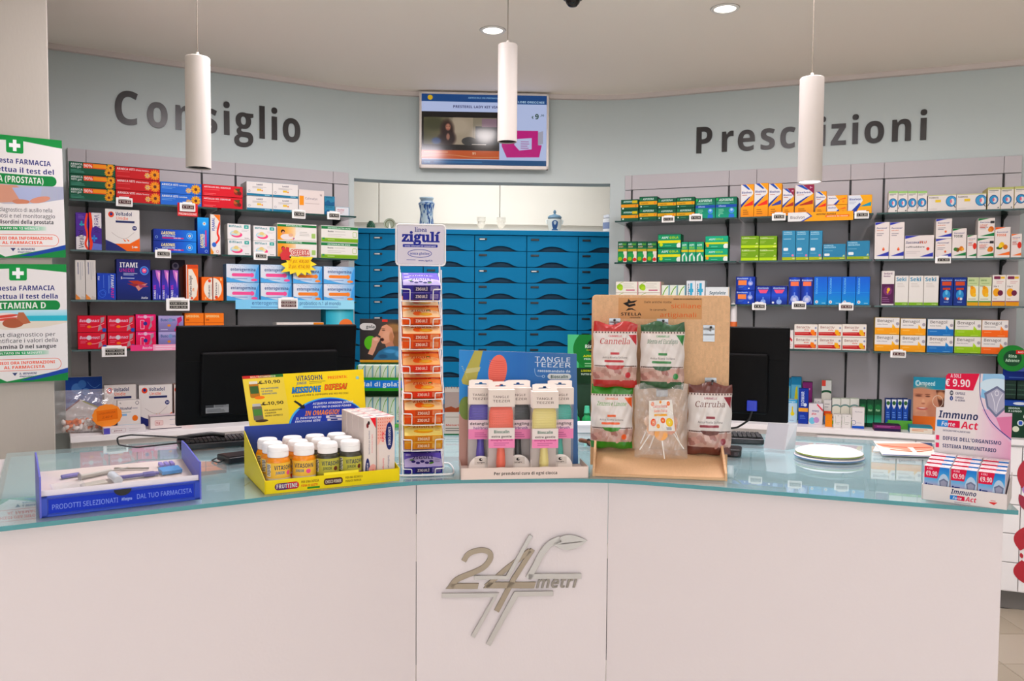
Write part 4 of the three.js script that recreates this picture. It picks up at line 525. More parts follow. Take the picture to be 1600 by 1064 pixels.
// second
R(2, { x: [964, 978.8, 994, 1009.5, 1025], y: 377, art: 'golaDark', side: '#0c4a34', desc: 'small dark green carton' });
R(2, { x: [1026.5, 1062.4], y: 365.5, rows: 2, art: 'golaY', side: '#08684c', desc: 'green carton with bright yellow band' });
R(2, { x: [1062.8, 1073.8, 1086, 1098.5], y: 377.7, art: 'golaS', side: '#08684c', desc: 'small teal green carton' });
R(2, { x: [1100, 1136], y: 368.5, rows: 2, art: 'golaO', side: '#0a7a5c', desc: 'turquoise carton with yellow band' });
R(2, { x: [1156, 1184.4, 1212.4], y: 368.5, rows: 2, art: 'lime', side: '#5c7a0c', desc: 'lime green carton' });
R(2, { x: [1219.8, 1241, 1262, 1283], y: 360.2, art: 'tealTall', side: '#2f6c84', desc: 'tall blue-grey carton with lime foot' });
R(2, { x: [1283.6, 1319.5], y: 381, art: 'tealWide', side: '#2f6c84', desc: 'wide blue-grey carton with lime foot, beside the tall ones' });
R(2, { x: [1320.7, 1357], y: 376, art: 'tealWide', side: '#2f6c84', desc: 'higher wide blue-grey carton with lime foot, at bay end' });
R(2, { x: [1364, 1387, 1410.4], y: 346.8, art: 'flu', side: '#ddd6d0', desc: 'tall white carton with blue corners' });
R(2, { x: [1410.9, 1457], y: 367.5, art: 'fluW', side: '#ddd6d0', desc: 'wide white carton with blue corners' });
R(2, { x: [1458.6, 1484.2], y: 341.5, rows: 2, art: 'sucB', side: '#ddd6d0', desc: 'squarish white carton with blue corner' });
R(2, { x: [1484.6, 1507.4], y: 356.5, art: 'tosseG', side: '#ddd6d0', desc: 'white carton with green corner and herbs' });
R(2, { x: [1508, 1523.6], y: 367, art: 'sucR', side: '#ddd6d0', desc: 'slim white carton with green corner and red fruit' });
R(2, { x: [1524, 1550.6], y: 340.5, rows: 2, art: 'sucG', side: '#ddd6d0', desc: 'squarish white carton with green corner' });
R(2, { x: [1551, 1575.8], y: 354.5, art: 'tosseO', side: '#ddd6d0', desc: 'white carton with orange corner and lemon' });
R(2, { x: [1576.6, 1593.8], y: 365, art: 'sucO', side: '#ddd6d0', desc: 'slim white carton with orange corner and red fruit' });
// third
R(3, { x: [961.8, 996.7, 1032.6], y: 439.8, rows: 2, art: 'limeTree', side: '#d8c8b8', desc: 'white carton with lime green tree' });
R(3, { x: [1033, 1045.8, 1058.5, 1071], y: 445.2, art: 'sprout', side: '#d0d8d0', desc: 'small white carton with green shoot' });
R(3, { x: [1072, 1086, 1101], y: 438.3, art: 'septV', side: '#c8d4d8', desc: 'upright white carton with blue cross' });
R(3, { x: [1101.7, 1139.5], y: 448.3, art: 'sept', side: '#c8d4d8', desc: 'wide white carton with italic word' });
R(3, { x: [1149, 1179.6], y: 432, rows: 2, art: 'bronO', side: '#10286c', desc: 'royal blue carton with orange panel' });
R(3, { x: [1180, 1204.4, 1230], y: 446.3, art: 'bronP', side: '#10286c', desc: 'short blue carton with pink panel' });
R(3, { x: [1231.5, 1250.8, 1270.4], y: 432.8, art: 'bronT', side: '#10286c', desc: 'tall royal blue carton with orange panel' });
R(3, { x: [1271, 1292.4, 1314.7, 1336.8, 1359], y: 432, art: 'tioc', side: '#0c5a98', desc: 'bright blue carton with upright word' });
R(3, { x: [1376.6, 1397], y: 423, art: 'pelarg', side: '#c8c4c0', desc: 'tall white and purple carton' });
R(3, { x: [1397.7, 1419.2, 1442.6, 1466.4], y: 430.5, art: 'seki', side: '#d4d0ca', desc: 'white syrup carton with lime foot', name: 'syrup_carton' });
R(3, { x: [1468, 1489, 1510], y: 433, art: 'bronS', side: '#0c2450', desc: 'navy syrup carton with blue figure', name: 'syrup_carton' });
R(3, { x: [1510.6, 1529.2, 1549], y: 433, art: 'kidY', side: '#d8d8c8', desc: 'pale green syrup carton with yellow foot', name: 'syrup_carton' });
R(3, { x: [1549.6, 1571, 1593], y: 429.3, art: 'kidS', side: '#dcd4cc', desc: 'cream syrup carton with maroon spot', name: 'syrup_carton' });
// fourth
R(4, { x: [1233.8, 1241.4], y: 516, art: 'benactEnd', desc: 'narrow white carton half hidden by the monitor' });
R(4, { x: [1242, 1279, 1317, 1355.6], y: 506.5, rows: 2, art: ['benactO', 'benactY', 'benactG'], side: '#d8cec6', desc: 'white lozenge carton with red band', name: 'lozenge_carton' });
R(4, { x: [[1368, 1407], [1408, 1448.4], [0]], y: [496, 497.5], rows: 2, art: 'benY', side: '#c8b070', desc: 'white and yellow lozenge carton', name: 'lozenge_carton', d: 0.14 });
R(4, { x: [1450.5, 1492], y: 498.5, rows: 2, art: 'benB', side: '#9ab4c4', desc: 'white and blue lozenge carton', name: 'lozenge_carton' });
R(4, { x: [1493, 1535], y: 499.5, rows: 2, art: 'benL', side: '#b4c088', desc: 'white and lime lozenge carton', name: 'lozenge_carton' });
R(4, { x: [1535.6, 1577.6], y: 500, rows: 2, art: 'benO', side: '#d8a888', desc: 'white and orange lozenge carton', name: 'lozenge_carton' });

// ---------------------------------------------------------------- shelf-edge price tags and strips
function priceTag(fr, x0, x1, y0, y1, where, txt, rows = 1, red = 0) {
  const z = SHELF + 0.008, a = fr.px(x0, y1, z), b = fr.px(x1, y0, z), w = b[0] - a[0], h = b[1] - a[1];
  const t = thing('price_tag', `white electronic price tag ${where}`, 'price tag', fr.at((a[0] + b[0]) / 2, a[1], z).toArray(), fr.turn, 'electronic price tags on the shelf edges');
  part(t, 'tag_case', bxGeo(-w / 2, w / 2, 0, h, -0.004, 0.006, 0.003), mat(0xeeecea, 0.4));
  const dark = red ? '#4a2024' : '#23211f';
  const cell = PL.draw(null, 84, 84 * h / w, (p) => { p.bg('#d9d7d0'); for (let r = 0; r < rows; r++) { const yy = 0.22 + r * 0.4 * (rows > 1 ? 1 : 0), hh = rows > 1 ? 0.3 : 0.52; p.r(0.04, yy, 0.92, hh, dark); const s = txt[r] || txt[0]; p.t(s, 0.5, yy + hh / 2, hh * 0.7, '#d8d4cc', { a: 'center', max: 0.8 }); } p.lines(0.06, 0.07, 0.6, 1, 0.1, '#777', 0.05); });
  const k = V3(-w * 0.37, h * 0.14, 0.0068), T = new Tri(); T.quad([k.x, k.y, k.z], [w * 0.43, k.y, k.z], [w * 0.43, h * 0.86, k.z], [k.x, h * 0.86, k.z], cell); part(t, 'display', T.build(), PL.mat);
  part(t, 'clip', bxGeo(-w * 0.3, w * 0.3, h - 0.002, h + 0.006, -0.0045, 0.002, 0.001), mat(0xdcdad8, 0.5));
}
const tg = [[SL, 181, 207, 310, 322, 'below the red ointment cartons', ['€ 12,50'], 1, 1], [SL, 280.5, 305, 318, 330, 'on the red promotion card', ['€ 11,20'], 1, 1], [SL, 456, 477, 329, 341, 'below the cream carton with orange square', ['€ 14,90'], 1, 0], [SL, 511, 531, 332, 342.5, 'at the right end of the top left shelf', ['€ 9,90'], 1, 0], [SL, 242, 267, 391, 403, 'below the long blue gel cartons', ['€ 14,50']], [SL, 396, 417.6, 395, 406, 'below the white cartons with teal words', ['€ 16,50']], [SL, 259.4, 296, 466.7, 485.5, 'below the slim purple gel cartons', ['€ 9,80  € 11,50', '€ 13,80 € 15,50'], 2], [SL, 434.5, 465, 466, 482.5, 'in the middle of the pale blue strip', ['€ 10,50 € 14,50', '€ 20,40 € 19,90'], 2, 1], [SL, 158.8, 197.8, 541, 558, 'below the crimson cartons', ['€ 14,50  € 9,80', '€ 8,50  € 8,20'], 2],
  [SR, 1034, 1054, 337.7, 348, 'below the green cartons with yellow bands', ['€ 11,20']], [SR, 1077, 1097.4, 335, 346, 'below the green cartons with blue bands', ['€ 12,90']], [SR, 1206, 1227.7, 333, 345, 'left of the yellow strip', ['€ 11,90']], [SR, 1335, 1358, 330, 342, 'right of the yellow strip', ['€ 10,50']], [SR, 1461, 1486, 401, 411.7, 'below the squarish white cartons with blue corner', ['€ 9,90']], [SR, 1175, 1197, 473.5, 484.4, 'below the short blue cartons with pink panels', ['€ 8,90']], [SR, 1237, 1259.8, 472, 483, 'below the tall royal blue cartons', ['€ 10,90']], [SR, 1310.5, 1333.8, 474, 485, 'below the bright blue cartons', ['€ 9,50'], 1, 1], [SR, 1391, 1415.6, 548, 558.5, 'below the yellow lozenge cartons', ['€ 8,40'], 1, 1]];
tg.forEach((a) => priceTag(...a));
function edgeStrip(fr, x0, x1, yl0, yl1, name, label, page, fn, z = SHELF + 0.0028) {
  const a = fr.px(x0, yl1, z), b = fr.px(x1, yl1, z), y1 = fr.px(x0, yl0, z)[1], P = (x, y) => fr.at(x, y, z);
  const cell = page.draw(null, (x1 - x0) * 4, (yl1 - yl0) * 4, fn);
  return oneMesh(name, plateGeo(P(a[0], a[1]), P(b[0], a[1]), P(b[0], y1), P(a[0], y1), 0.0008, cell, page.swatch('#e8e8e8')), page.mat, label, 'shelf strip', [0, 0, 0]);
}
edgeStrip(SL, 368, 553.5, 468, 483, 'advertising_strip', 'pale blue advertising strip along third shelf edge of the left wall', PL, (p) => p.bg('#a4dcf2').grad(0, 0, 1, 1, ['#9ad4f0', '#b4e6f6']).t('enterogermina', 0.13, 0.35, 0.52, '#3a5a90', { max: 0.26, b: 0 }).t('probiotico n.1 al mondo', 0.52, 0.35, 0.52, '#2a4a80', { max: 0.36, b: 0 }).lines(0.12, 0.75, 0.3, 1, 0.1, '#5a80b0', 0.06).lines(0.55, 0.72, 0.32, 1, 0.1, '#5a80b0', 0.06));
edgeStrip(SL, 204, 281, 539, 548.6, 'advertising_strip', 'pink advertising strip along fourth shelf edge of the left wall', PL, (p) => p.bg('#f4b8d0').r(0, 0, 0.45, 1, '#e0508c').t('Buscofen', 0.24, 0.5, 0.6, '#fbe4ee', { max: 0.2, i: 1 }).lines(0.5, 0.3, 0.46, 2, 0.35, '#fce8f0', 0.12));
edgeStrip(SR, 1231, 1333, 332.5, 346.5, 'advertising_strip', 'yellow and white advertising strip along top shelf edge of the right wall', PR, (p) => p.bg('#f2b41c').p([[0, 0], [0.28, 0], [0.36, 0.4], [0.24, 1], [0, 1]], '#f2f0ee').p([[0.28, 0], [0.32, 0.1], [0.38, 0.45], [0.24, 1], [0.2, 1], [0.35, 0.42]], '#4a58a0').t('Bisolvon', 0.035, 0.55, 0.42, '#4a4048', { max: 0.23, b: 0 }).t('AZIONE RAPIDA', 0.44, 0.26, 0.26, '#4a2c10', { max: 0.3, i: 1 }).r(0.58, 0.38, 0.36, 0.22, '#e07a2c').t('contro la tosse', 0.6, 0.5, 0.2, '#fff0d8', { max: 0.32, i: 1 }));
{ // red promotion card behind one tag
  const z = SHELF + 0.0025, a = SL.px(277.5, 337, z), b = SL.px(309, 337, z), y1 = SL.px(293, 317.5, z)[1], P = (x, y) => SL.at(x, y, z);
  const cell = PL.draw(null, 126, 80, (p) => p.bg('#c4202c').t('PROMOZIONE', 0.5, 0.83, 0.26, '#fbe6e0', { a: 'center', max: 0.9 }));
  oneMesh('promotion_card', plateGeo(P(a[0], a[1]), P(b[0], a[1]), P(b[0], y1), P(a[0], y1), 0.0008, cell, PL.swatch('#a81824')), PL.mat, 'red promotion card hanging from the top left shelf edge', 'sign', [0, 0, 0]);
}
{ // yellow starburst offer sign with red mitten
  const z = SHELF + 0.012, fr = SL, c = fr.px(466, 415, z), k = 1 / fr.scale(466, 415, z), P = (x, y) => { const q = fr.px(x, y, z); return [q[0] - c[0], q[1] - c[1]]; };
  const t = thing('offer_sign', 'yellow starburst offer card with red mitten on second left shelf', 'sign', fr.at(c[0], c[1], z).toArray(), fr.turn);
  const D = (x, y) => P(330 + x / 6.65, 390 + y / 6.65);
  const star = shapeOf([[722, 240], [770, 190], [722, 150], [790, 130], [760, 90], [830, 100], [830, 66], [900, 78], [930, 62], [960, 80], [1060, 75], [1030, 118], [1098, 155], [1040, 175], [1090, 215], [1030, 215], [1045, 262], [990, 235], [980, 270], [935, 240], [895, 280], [880, 235], [820, 258], [815, 225]].map(([x, y]) => D(x, y)));
  part(t, 'starburst', new THREE.ExtrudeGeometry(star, { depth: 0.0015, bevelEnabled: false }), mat(0xf4d20c, 0.5));
  const txt = PL.draw(null, 200, 110, (p) => p.bg('#f4d312').t('1 pz. €8,00', 0.5, 0.25, 0.36, '#a84808', { a: 'center', max: 0.86, i: 1, b: 0 }).t('2 pz. €14,90', 0.5, 0.72, 0.36, '#a84808', { a: 'center', max: 0.94, i: 1, b: 0 }));
  { const [x0, y0] = D(800, 205), [x1] = D(1030, 205), y1 = D(800, 88)[1], T = new Tri(); T.quad([x0, y0, 0.0019], [x1, y0, 0.0019], [x1, y1, 0.0019], [x0, y1, 0.0019], txt); part(t, 'price_text', T.build(), PL.mat); }
  const B = (x, y) => P(320 + x / 6.4, 240 + y / 6.4);
  const mit = new THREE.Shape(); [[765, 1060], [750, 1010], [780, 975], [765, 945], [790, 935], [805, 965], [815, 935], [840, 940], [840, 975], [855, 1000], [840, 1030], [850, 1062]].forEach(([x, y], i) => { const q = B(x, y); mit[i ? 'lineTo' : 'moveTo'](...q); });
  part(t, 'red_mitten', move(new THREE.ExtrudeGeometry(mit, { depth: 0.003, bevelEnabled: true, bevelSize: 0.001, bevelThickness: 0.001, bevelSegments: 2 }), 0, 0, 0.002), mat(0xc4101c, 0.5));
  const of = PL.draw(null, 210, 64, (p) => p.bg('#f2e8dc').t('OFFERTA', 0.5, 0.54, 0.8, '#fbeee4', { a: 'center', max: 0.9, st: '#a81810', sw: 0.26 }));
  { const [x0, y0] = B(846, 1024), [x1, y1] = B(1052, 954), T = new Tri(); T.quad([x0, y0, 0.005], [x1, y0, 0.005], [x1, y1, 0.005], [x0, y1, 0.005], of); T.quad([x1, y0, 0.0042], [x0, y0, 0.0042], [x0, y1, 0.0042], [x1, y1, 0.0042], PL.swatch('#e8dfd6')); part(t, 'word_card', T.build(), PL.mat); }
}
// ---------------------------------------------------------------- the service counter
const TOP = 1.08;
const F0 = onHeight(-20, 831.8, 1.07), F1 = onHeight(653, 755, 1.07), F2 = onHeight(950.5, 752.3, 1.07), F3 = onHeight(1591, 803.5, 1.07);
const WL = new Frame(F0, F1.x - F0.x, F1.z - F0.z), WC = new Frame(F1, F2.x - F1.x, F2.z - F1.z), WR = new Frame(F2, F3.x - F2.x, F3.z - F2.z);
const lenL = F0.clone().setY(0).distanceTo(F1.clone().setY(0)), lenC = F1.clone().setY(0).distanceTo(F2.clone().setY(0)), lenR = F2.clone().setY(0).distanceTo(F3.clone().setY(0));
function crossing(a, za, b, zb) {   // where two lines parallel to frames meet
  const p = a.at(0, 0, za), q = b.at(0, 0, zb), den = a.u.x * b.u.z - a.u.z * b.u.x, t = ((q.x - p.x) * b.u.z - (q.z - p.z) * b.u.x) / den; return p.addScaledVector(a.u, t);
}
function counterOutline(inset, depth, round) {
  const pts = [WL.at(inset, 0, -inset)], c1 = crossing(WL, -inset, WC, -inset), c2 = crossing(WC, -inset, WR, -inset);
  const arc = (c, ua, ub, k) => { if (!round) { pts.push(c); return; } for (let i = 0; i <= 8; i++) { const t = i / 8; pts.push(c.clone().addScaledVector(ua, -k * (1 - t) * (1 - t)).addScaledVector(ub, k * t * t)); } };
  arc(c1, WL.u, WC.u, round); arc(c2, WC.u, WR.u, round);
  pts.push(WR.at(lenR - inset, 0, -inset), WR.at(lenR - inset, 0, -depth), crossing(WC, -depth, WR, -depth), crossing(WL, -depth, WC, -depth), WL.at(inset, 0, -depth));
  return pts;
}
function slab(pts, y0, y1) { const s = shapeOf(pts.map((p) => [p.x, -p.z])); const g = new THREE.ExtrudeGeometry(s, { depth: y1 - y0, bevelEnabled: false }); g.rotateX(-Math.PI / 2); g.translate(0, y0, 0); return g; }
{
  const t = thing('service_counter', 'long white angled service counter with a green glass top', 'counter');
  const o = counterOutline(0, 1.03, 0.14);
  part(t, 'glass_top', slab(o, TOP - 0.011, TOP), mat(0xe2f1f2, 0.015, { transmission: 0.82, thickness: 0, ior: 1.52 }), 'pale green clear glass top');
  const front = o.slice(0, 20), edge = ribbon(front.map((p) => p.clone()), TOP - 0.0115, TOP - 0.0004, -0.0012);
  part(t, 'glass_edge', edge, mat(0x5aaab0, 0.12, { transmission: 0.35, thickness: 0 }), 'darker green front edge of the glass');
  part(t, 'worktop', slab(counterOutline(0.012, 1.02, 0.14), TOP - 0.0135, TOP - 0.0125), mat(0xcddade, 0.5));
  const I = 0.026, c1 = crossing(WL, -I, WC, -I), c2 = crossing(WC, -I, WR, -I);
  const panel = (a, b, fr) => { const L = a.distanceTo(b), g = bxGeo(0.0008, L - 0.0008, 0.0, TOP - 0.014, -0.02, 0, 0.0008); const m = part(t, numbered('front_panel'), g, counterWhite); m.position.set(a.x, 0, a.z); m.rotation.y = fr.turn; };
  panel(WL.at(-0.02, 0, -I), c1, WL); panel(c1, c2, WC); panel(c2, WR.at(lenR - I, 0, -I), WR);
  for (const [fr, x, k] of [[WL, -0.02, 1], [WR, lenR - I - 0.02, -1]]) { const m = part(t, numbered('end_panel'), bxGeo(0, 0.02, 0, TOP - 0.014, -1.0, -I - 0.021), counterWhite); const p = fr.at(x, 0, 0); m.position.copy(p); m.rotation.y = fr.turn; }
  part(t, 'inner_deck', slab(counterOutline(0.06, 0.98, 0), 0.5, 0.52), mat(0x8a8c8c, 0.6));
}
// the number sign on the middle panel
{
  const zf = -0.0255, c = WC.px(800, 920, zf), t = thing('logo_sign', 'brushed metal number sign with a leaf on the counter front', 'sign', WC.at(c[0], c[1], zf).toArray(), WC.turn);
  const K = (x, y) => { const q = WC.px(660 + x / 4.836, 800 + y / 4.836, zf); return new THREE.Vector2(q[0] - c[0], q[1] - c[1]); };
  const steel = mat(0xb9b8b6, 0.28, { metalness: 1 }), bronze = mat(0x9a8f7f, 0.34, { metalness: 1 }), dark = mat(0x8c867e, 0.4, { metalness: 1 });
  const stroke = (pts, w, smooth) => {   // outline of a stroke in picture units, then into metres
    let P = pts.map(([x, y]) => new THREE.Vector2(x, y)); if (smooth) P = new THREE.SplineCurve(P).getPoints(36);
    const l = [], r = []; P.forEach((p, i) => { const a = P[Math.max(0, i - 1)], b = P[Math.min(P.length - 1, i + 1)], d = b.clone().sub(a).normalize(); let k = 1; if (i && i < P.length - 1) { const d1 = p.clone().sub(a).normalize(); k = 1 / Math.max(0.5, d1.dot(d)); } const ww = (Array.isArray(w) ? w[0] + (w[1] - w[0]) * i / (P.length - 1) : w) / 2 * k; l.push([p.x - d.y * ww, p.y + d.x * ww]); r.push([p.x + d.y * ww, p.y - d.x * ww]); });
    return shapeOf([...l, ...r.reverse()].map(([x, y]) => { const q = K(x, y); return [q.x, q.y]; }));
  };
  const ex = (s, d = 0.005) => new THREE.ExtrudeGeometry(s, { depth: d, bevelEnabled: true, bevelSize: 0.0004, bevelThickness: 0.0006, bevelSegments: 1 });
  const poly = (p) => shapeOf(p.map(([x, y]) => { const q = K(x, y); return [q.x, q.y]; }));
  part(t, 'digit_two', merge([ex(stroke([[312, 368], [345, 318], [400, 292], [462, 286], [508, 306], [512, 350], [470, 408], [400, 448], [320, 480], [255, 512], [215, 560]], [36, 40], true)), ex(poly([[178, 576], [212, 536], [424, 536], [416, 576]]))]), bronze, 'warm grey metal digit');
  part(t, 'digit_four', merge([ex(stroke([[832, 280], [690, 500], [560, 745]], [34, 38])), ex(poly([[462, 572], [498, 526], [856, 526], [842, 572]])), ex(stroke([[812, 286], [740, 345], [640, 420], [480, 560]], 34))]), bronze, 'warm grey metal digit');
  const lift = (g) => move(g, 0, 0, 0.006);
  part(t, 'bracket_bar', lift(ex(stroke([[818, 170], [640, 486], [392, 487]], 28))), steel); part(t, 'bracket_bar', lift(ex(stroke([[148, 622], [556, 618], [380, 932]], 30))), steel); part(t, 'bracket_bar', lift(ex(stroke([[984, 606], [706, 610], [496, 992]], 34))), steel);
  part(t, 'bracket_bar', lift(ex(stroke([[1196, 476], [800, 478]], 38))), steel);
  part(t, 'leaf_stem', lift(ex(stroke([[798, 492], [850, 400], [900, 305], [960, 235], [1040, 196]], [44, 46], true))), steel);
  { const s = new THREE.Shape(), m = (x, y) => { const q = K(x, y); return [q.x, q.y]; }; s.moveTo(...m(985, 238)); s.quadraticCurveTo(...m(1060, 110), ...m(1240, 208)); s.quadraticCurveTo(...m(1110, 330), ...m(985, 238));
    const h = new THREE.Path(); h.moveTo(...m(1020, 236)); h.quadraticCurveTo(...m(1110, 214), ...m(1215, 214)); h.quadraticCurveTo(...m(1110, 232), ...m(1020, 236)); s.holes.push(h); part(t, 'leaf', lift(ex(s)), steel); }
  const font = await new FontLoader().loadAsync('fonts/droid/droid_sans_bold.typeface.json');
  const g = new TextGeometry('metri', { font, size: 1, depth: 0.4, curveSegments: 4 }); g.computeBoundingBox(); const bb = g.boundingBox, a = K(858, 572), b = K(1168, 500);
  g.translate(-bb.min.x, 0, 0); g.scale((b.x - a.x) * 0.95 / (bb.max.x - bb.min.x), (b.y - a.y) / 0.76, 0.01); g.applyMatrix4(new THREE.Matrix4().makeShear(0.0, 0, 0.26, 0, 0, 0)); g.translate(a.x, a.y, 0.001);
  part(t, 'small_word', g, dark, 'dark lettering below the digits');
}
// words on the side walls
const boldFont = await new FontLoader().loadAsync('fonts/droid/droid_sans_bold.typeface.json');
function wallWord(fr, str, x0, yb0, x1, capTop, label) {
  const z = 0.001, a = fr.px(x0, yb0, z), b = fr.px(x1, yb0, z), cap = fr.px(x0 + 20, capTop, z)[1] - a[1];
  const t = thing('wall_lettering', label, 'lettering', fr.at(a[0], a[1], z).toArray(), fr.turn);
  let pen = 0; const L = [];
  for (const ch of str) { const g = new TextGeometry(ch, { font: boldFont, size: 1, depth: 0.06, curveSegments: 8 }); g.computeBoundingBox(); const ha = boldFont.data.glyphs[ch].ha / boldFont.data.resolution; L.push([ch, g, pen, g.boundingBox]); pen += ha * 1.12; }
  const last = L[L.length - 1], W = last[2] + last[3].max.x - L[0][3].min.x, sx = (b[0] - a[0]) / W, sy = cap / 1.0;
  for (const [ch, g, p] of L) { g.translate(p - L[0][3].min.x, 0, 0); g.scale(sx * 0.995, sy, 0.1); part(t, 'letter', g, mat(0x34312f, 0.3, { specularIntensity: 0.6 })); }
}
wallWord(SL, 'Consiglio', 180, 192.5, 467, 142.5, 'dark grey word lettering on the left wall');
wallWord(SR, 'Prescrizioni', 1088, 240, 1443, 197.5, 'dark grey word lettering on the right wall');

// television over the opening
{
  const zf = 0.075, P = (x, y) => SC.px(x, y, zf), a = P(655, 262), b = P(857, 262), top = P(655, 142.5)[1], w = b[0] - a[0], h = top - a[1];
  const t = thing('television', 'flat white-framed television on the wall over the opening', 'television', SC.at((a[0] + b[0]) / 2, a[1], zf).toArray(), SC.turn);
  part(t, 'bezel', merge([bxGeo(-w / 2, w / 2, 0, h * 0.045, -0.035, 0.002, 0.003), bxGeo(-w / 2, w / 2, h * 0.97, h, -0.035, 0.002, 0.003), bxGeo(-w / 2, -w / 2 + w * 0.018, 0, h, -0.035, 0.002, 0.003), bxGeo(w / 2 - w * 0.018, w / 2, 0, h, -0.035, 0.002, 0.003)]), mat(0xe2d9d2, 0.3));
  part(t, 'back_cover', bxGeo(-w / 2 + 0.01, w / 2 - 0.01, 0.01, h - 0.01, -0.05, -0.004), mat(0x22201f, 0.5));
  part(t, 'wall_mount', bxGeo(-0.12, 0.12, h * 0.3, h * 0.7, -0.074, -0.05), mat(0x202020, 0.5));
  const cell = PP.draw(null, 720, 420, (p) => {
    p.bg('#c9d2ee').r(0, 0, 1, 0.11, '#0f4a7c').c(0.07, 0.055, 0.035, '#d8b838').t('ARTICOLI IN PROMOZIONE', 0.52, 0.055, 0.028, '#a8c4dc', { a: 'center', max: 0.3 }).r(0.76, 0.06, 0.24, 0.07, '#0f4a7c').t('A LOBI ORECCHIE', 0.98, 0.1, 0.04, '#cfe0f0', { a: 'right', max: 0.24 })
      .t('PRESTERIL LADY KIT VIAGGIO', 0.25, 0.175, 0.05, '#2c2c58', { max: 0.44 }).r(0, 0.25, 0.62, 0.54, '#100c0c').r(0.02, 0.33, 0.58, 0.38, '#8c8474').grad(0.02, 0.33, 0.2, 0.38, ['#56543c', '#7a7460']).r(0.25, 0.33, 0.16, 0.38, '#a89c8c').r(0.43, 0.45, 0.17, 0.26, '#16242e').r(0.48, 0.34, 0.12, 0.12, '#8a7480').e(0.38, 0.66, 0.06, 0.06, '#3c3c3c')
      .soft(0.3, 0.45, 0.1, 0.14, '#b4a898').soft(0.1, 0.42, 0.1, 0.12, '#4c4c38').soft(0.205, 0.5, 0.065, 0.17, '#2c1a18').soft(0.19, 0.64, 0.075, 0.11, '#2a1a1a').soft(0.225, 0.62, 0.06, 0.12, '#2a1a1a').soft(0.212, 0.465, 0.026, 0.062, '#b48674').soft(0.203, 0.455, 0.005, 0.008, '#4a2c28').soft(0.221, 0.455, 0.005, 0.008, '#4a2c28').soft(0.212, 0.495, 0.009, 0.007, '#944a48').soft(0.212, 0.6, 0.018, 0.06, '#a07a6c').soft(0.12, 0.66, 0.05, 0.06, '#4c5c7c').lines(0.4, 0.7, 0.12, 1, 0.1, '#e0d8d0', 0.008)
      .r(0, 0.79, 0.62, 0.12, '#b8622c').t('91', 0.42, 0.83, 0.045, '#f0dcc8', { a: 'center' }).lines(0.02, 0.81, 0.2, 1, 0.1, '#d8a078', 0.014).q([[0, 0.88], [0.2, 0.84], [0.4, 0.89], [0.62, 0.88]], '#d09870', 0.01).r(0, 0.92, 1, 0.08, '#17547c').t('10:00', 0.02, 0.955, 0.035, '#7fa8c4').lines(0.1, 0.945, 0.4, 1, 0.1, '#2f7098', 0.02)
      .r(0.62, 0.79, 0.38, 0.13, '#c9d2ee').t('9', 0.92, 0.3, 0.1, '#1d4428', { a: 'center' }).t('€', 0.885, 0.31, 0.05, '#1d4428', { a: 'center' }).t(',90', 0.945, 0.28, 0.04, '#6a7a88')
      .p([[0.64, 0.5], [0.93, 0.5], [0.93, 0.7], [0.96, 0.7], [0.94, 0.87], [0.68, 0.88], [0.64, 0.72]], '#b0187c').p([[0.74, 0.62], [0.88, 0.6], [0.88, 0.76], [0.78, 0.78], [0.74, 0.7]], '#cfd4ee').lines(0.79, 0.65, 0.07, 4, 0.03, '#a86a9c', 0.01).p([[0.93, 0.52], [0.97, 0.5], [0.97, 0.68], [0.93, 0.7]], '#b4b4c0');
  });
  const T = new Tri(), sx = w / 2 - w * 0.016; T.quad([-sx, h * 0.04, 0], [sx, h * 0.04, 0], [sx, h * 0.975, 0], [-sx, h * 0.975, 0], cell);
  const scr = new THREE.MeshPhysicalMaterial({ color: 0x101010, roughness: 0.12, emissive: 0xffffff, emissiveMap: PP.mat.map, emissiveIntensity: 0.62, name: 'screen' });
  part(t, 'screen', T.build(), scr, 'lit screen showing a woman and a pink pouch');
  const l = new THREE.RectAreaLight(0xc8d4f0, 0.25, w * 0.9, h * 0.85); const lp = SC.at((a[0] + b[0]) / 2, a[1] + h / 2, zf + 0.01); l.position.copy(lp); l.lookAt(lp.clone().add(SC.n)); scene.add(l);
}
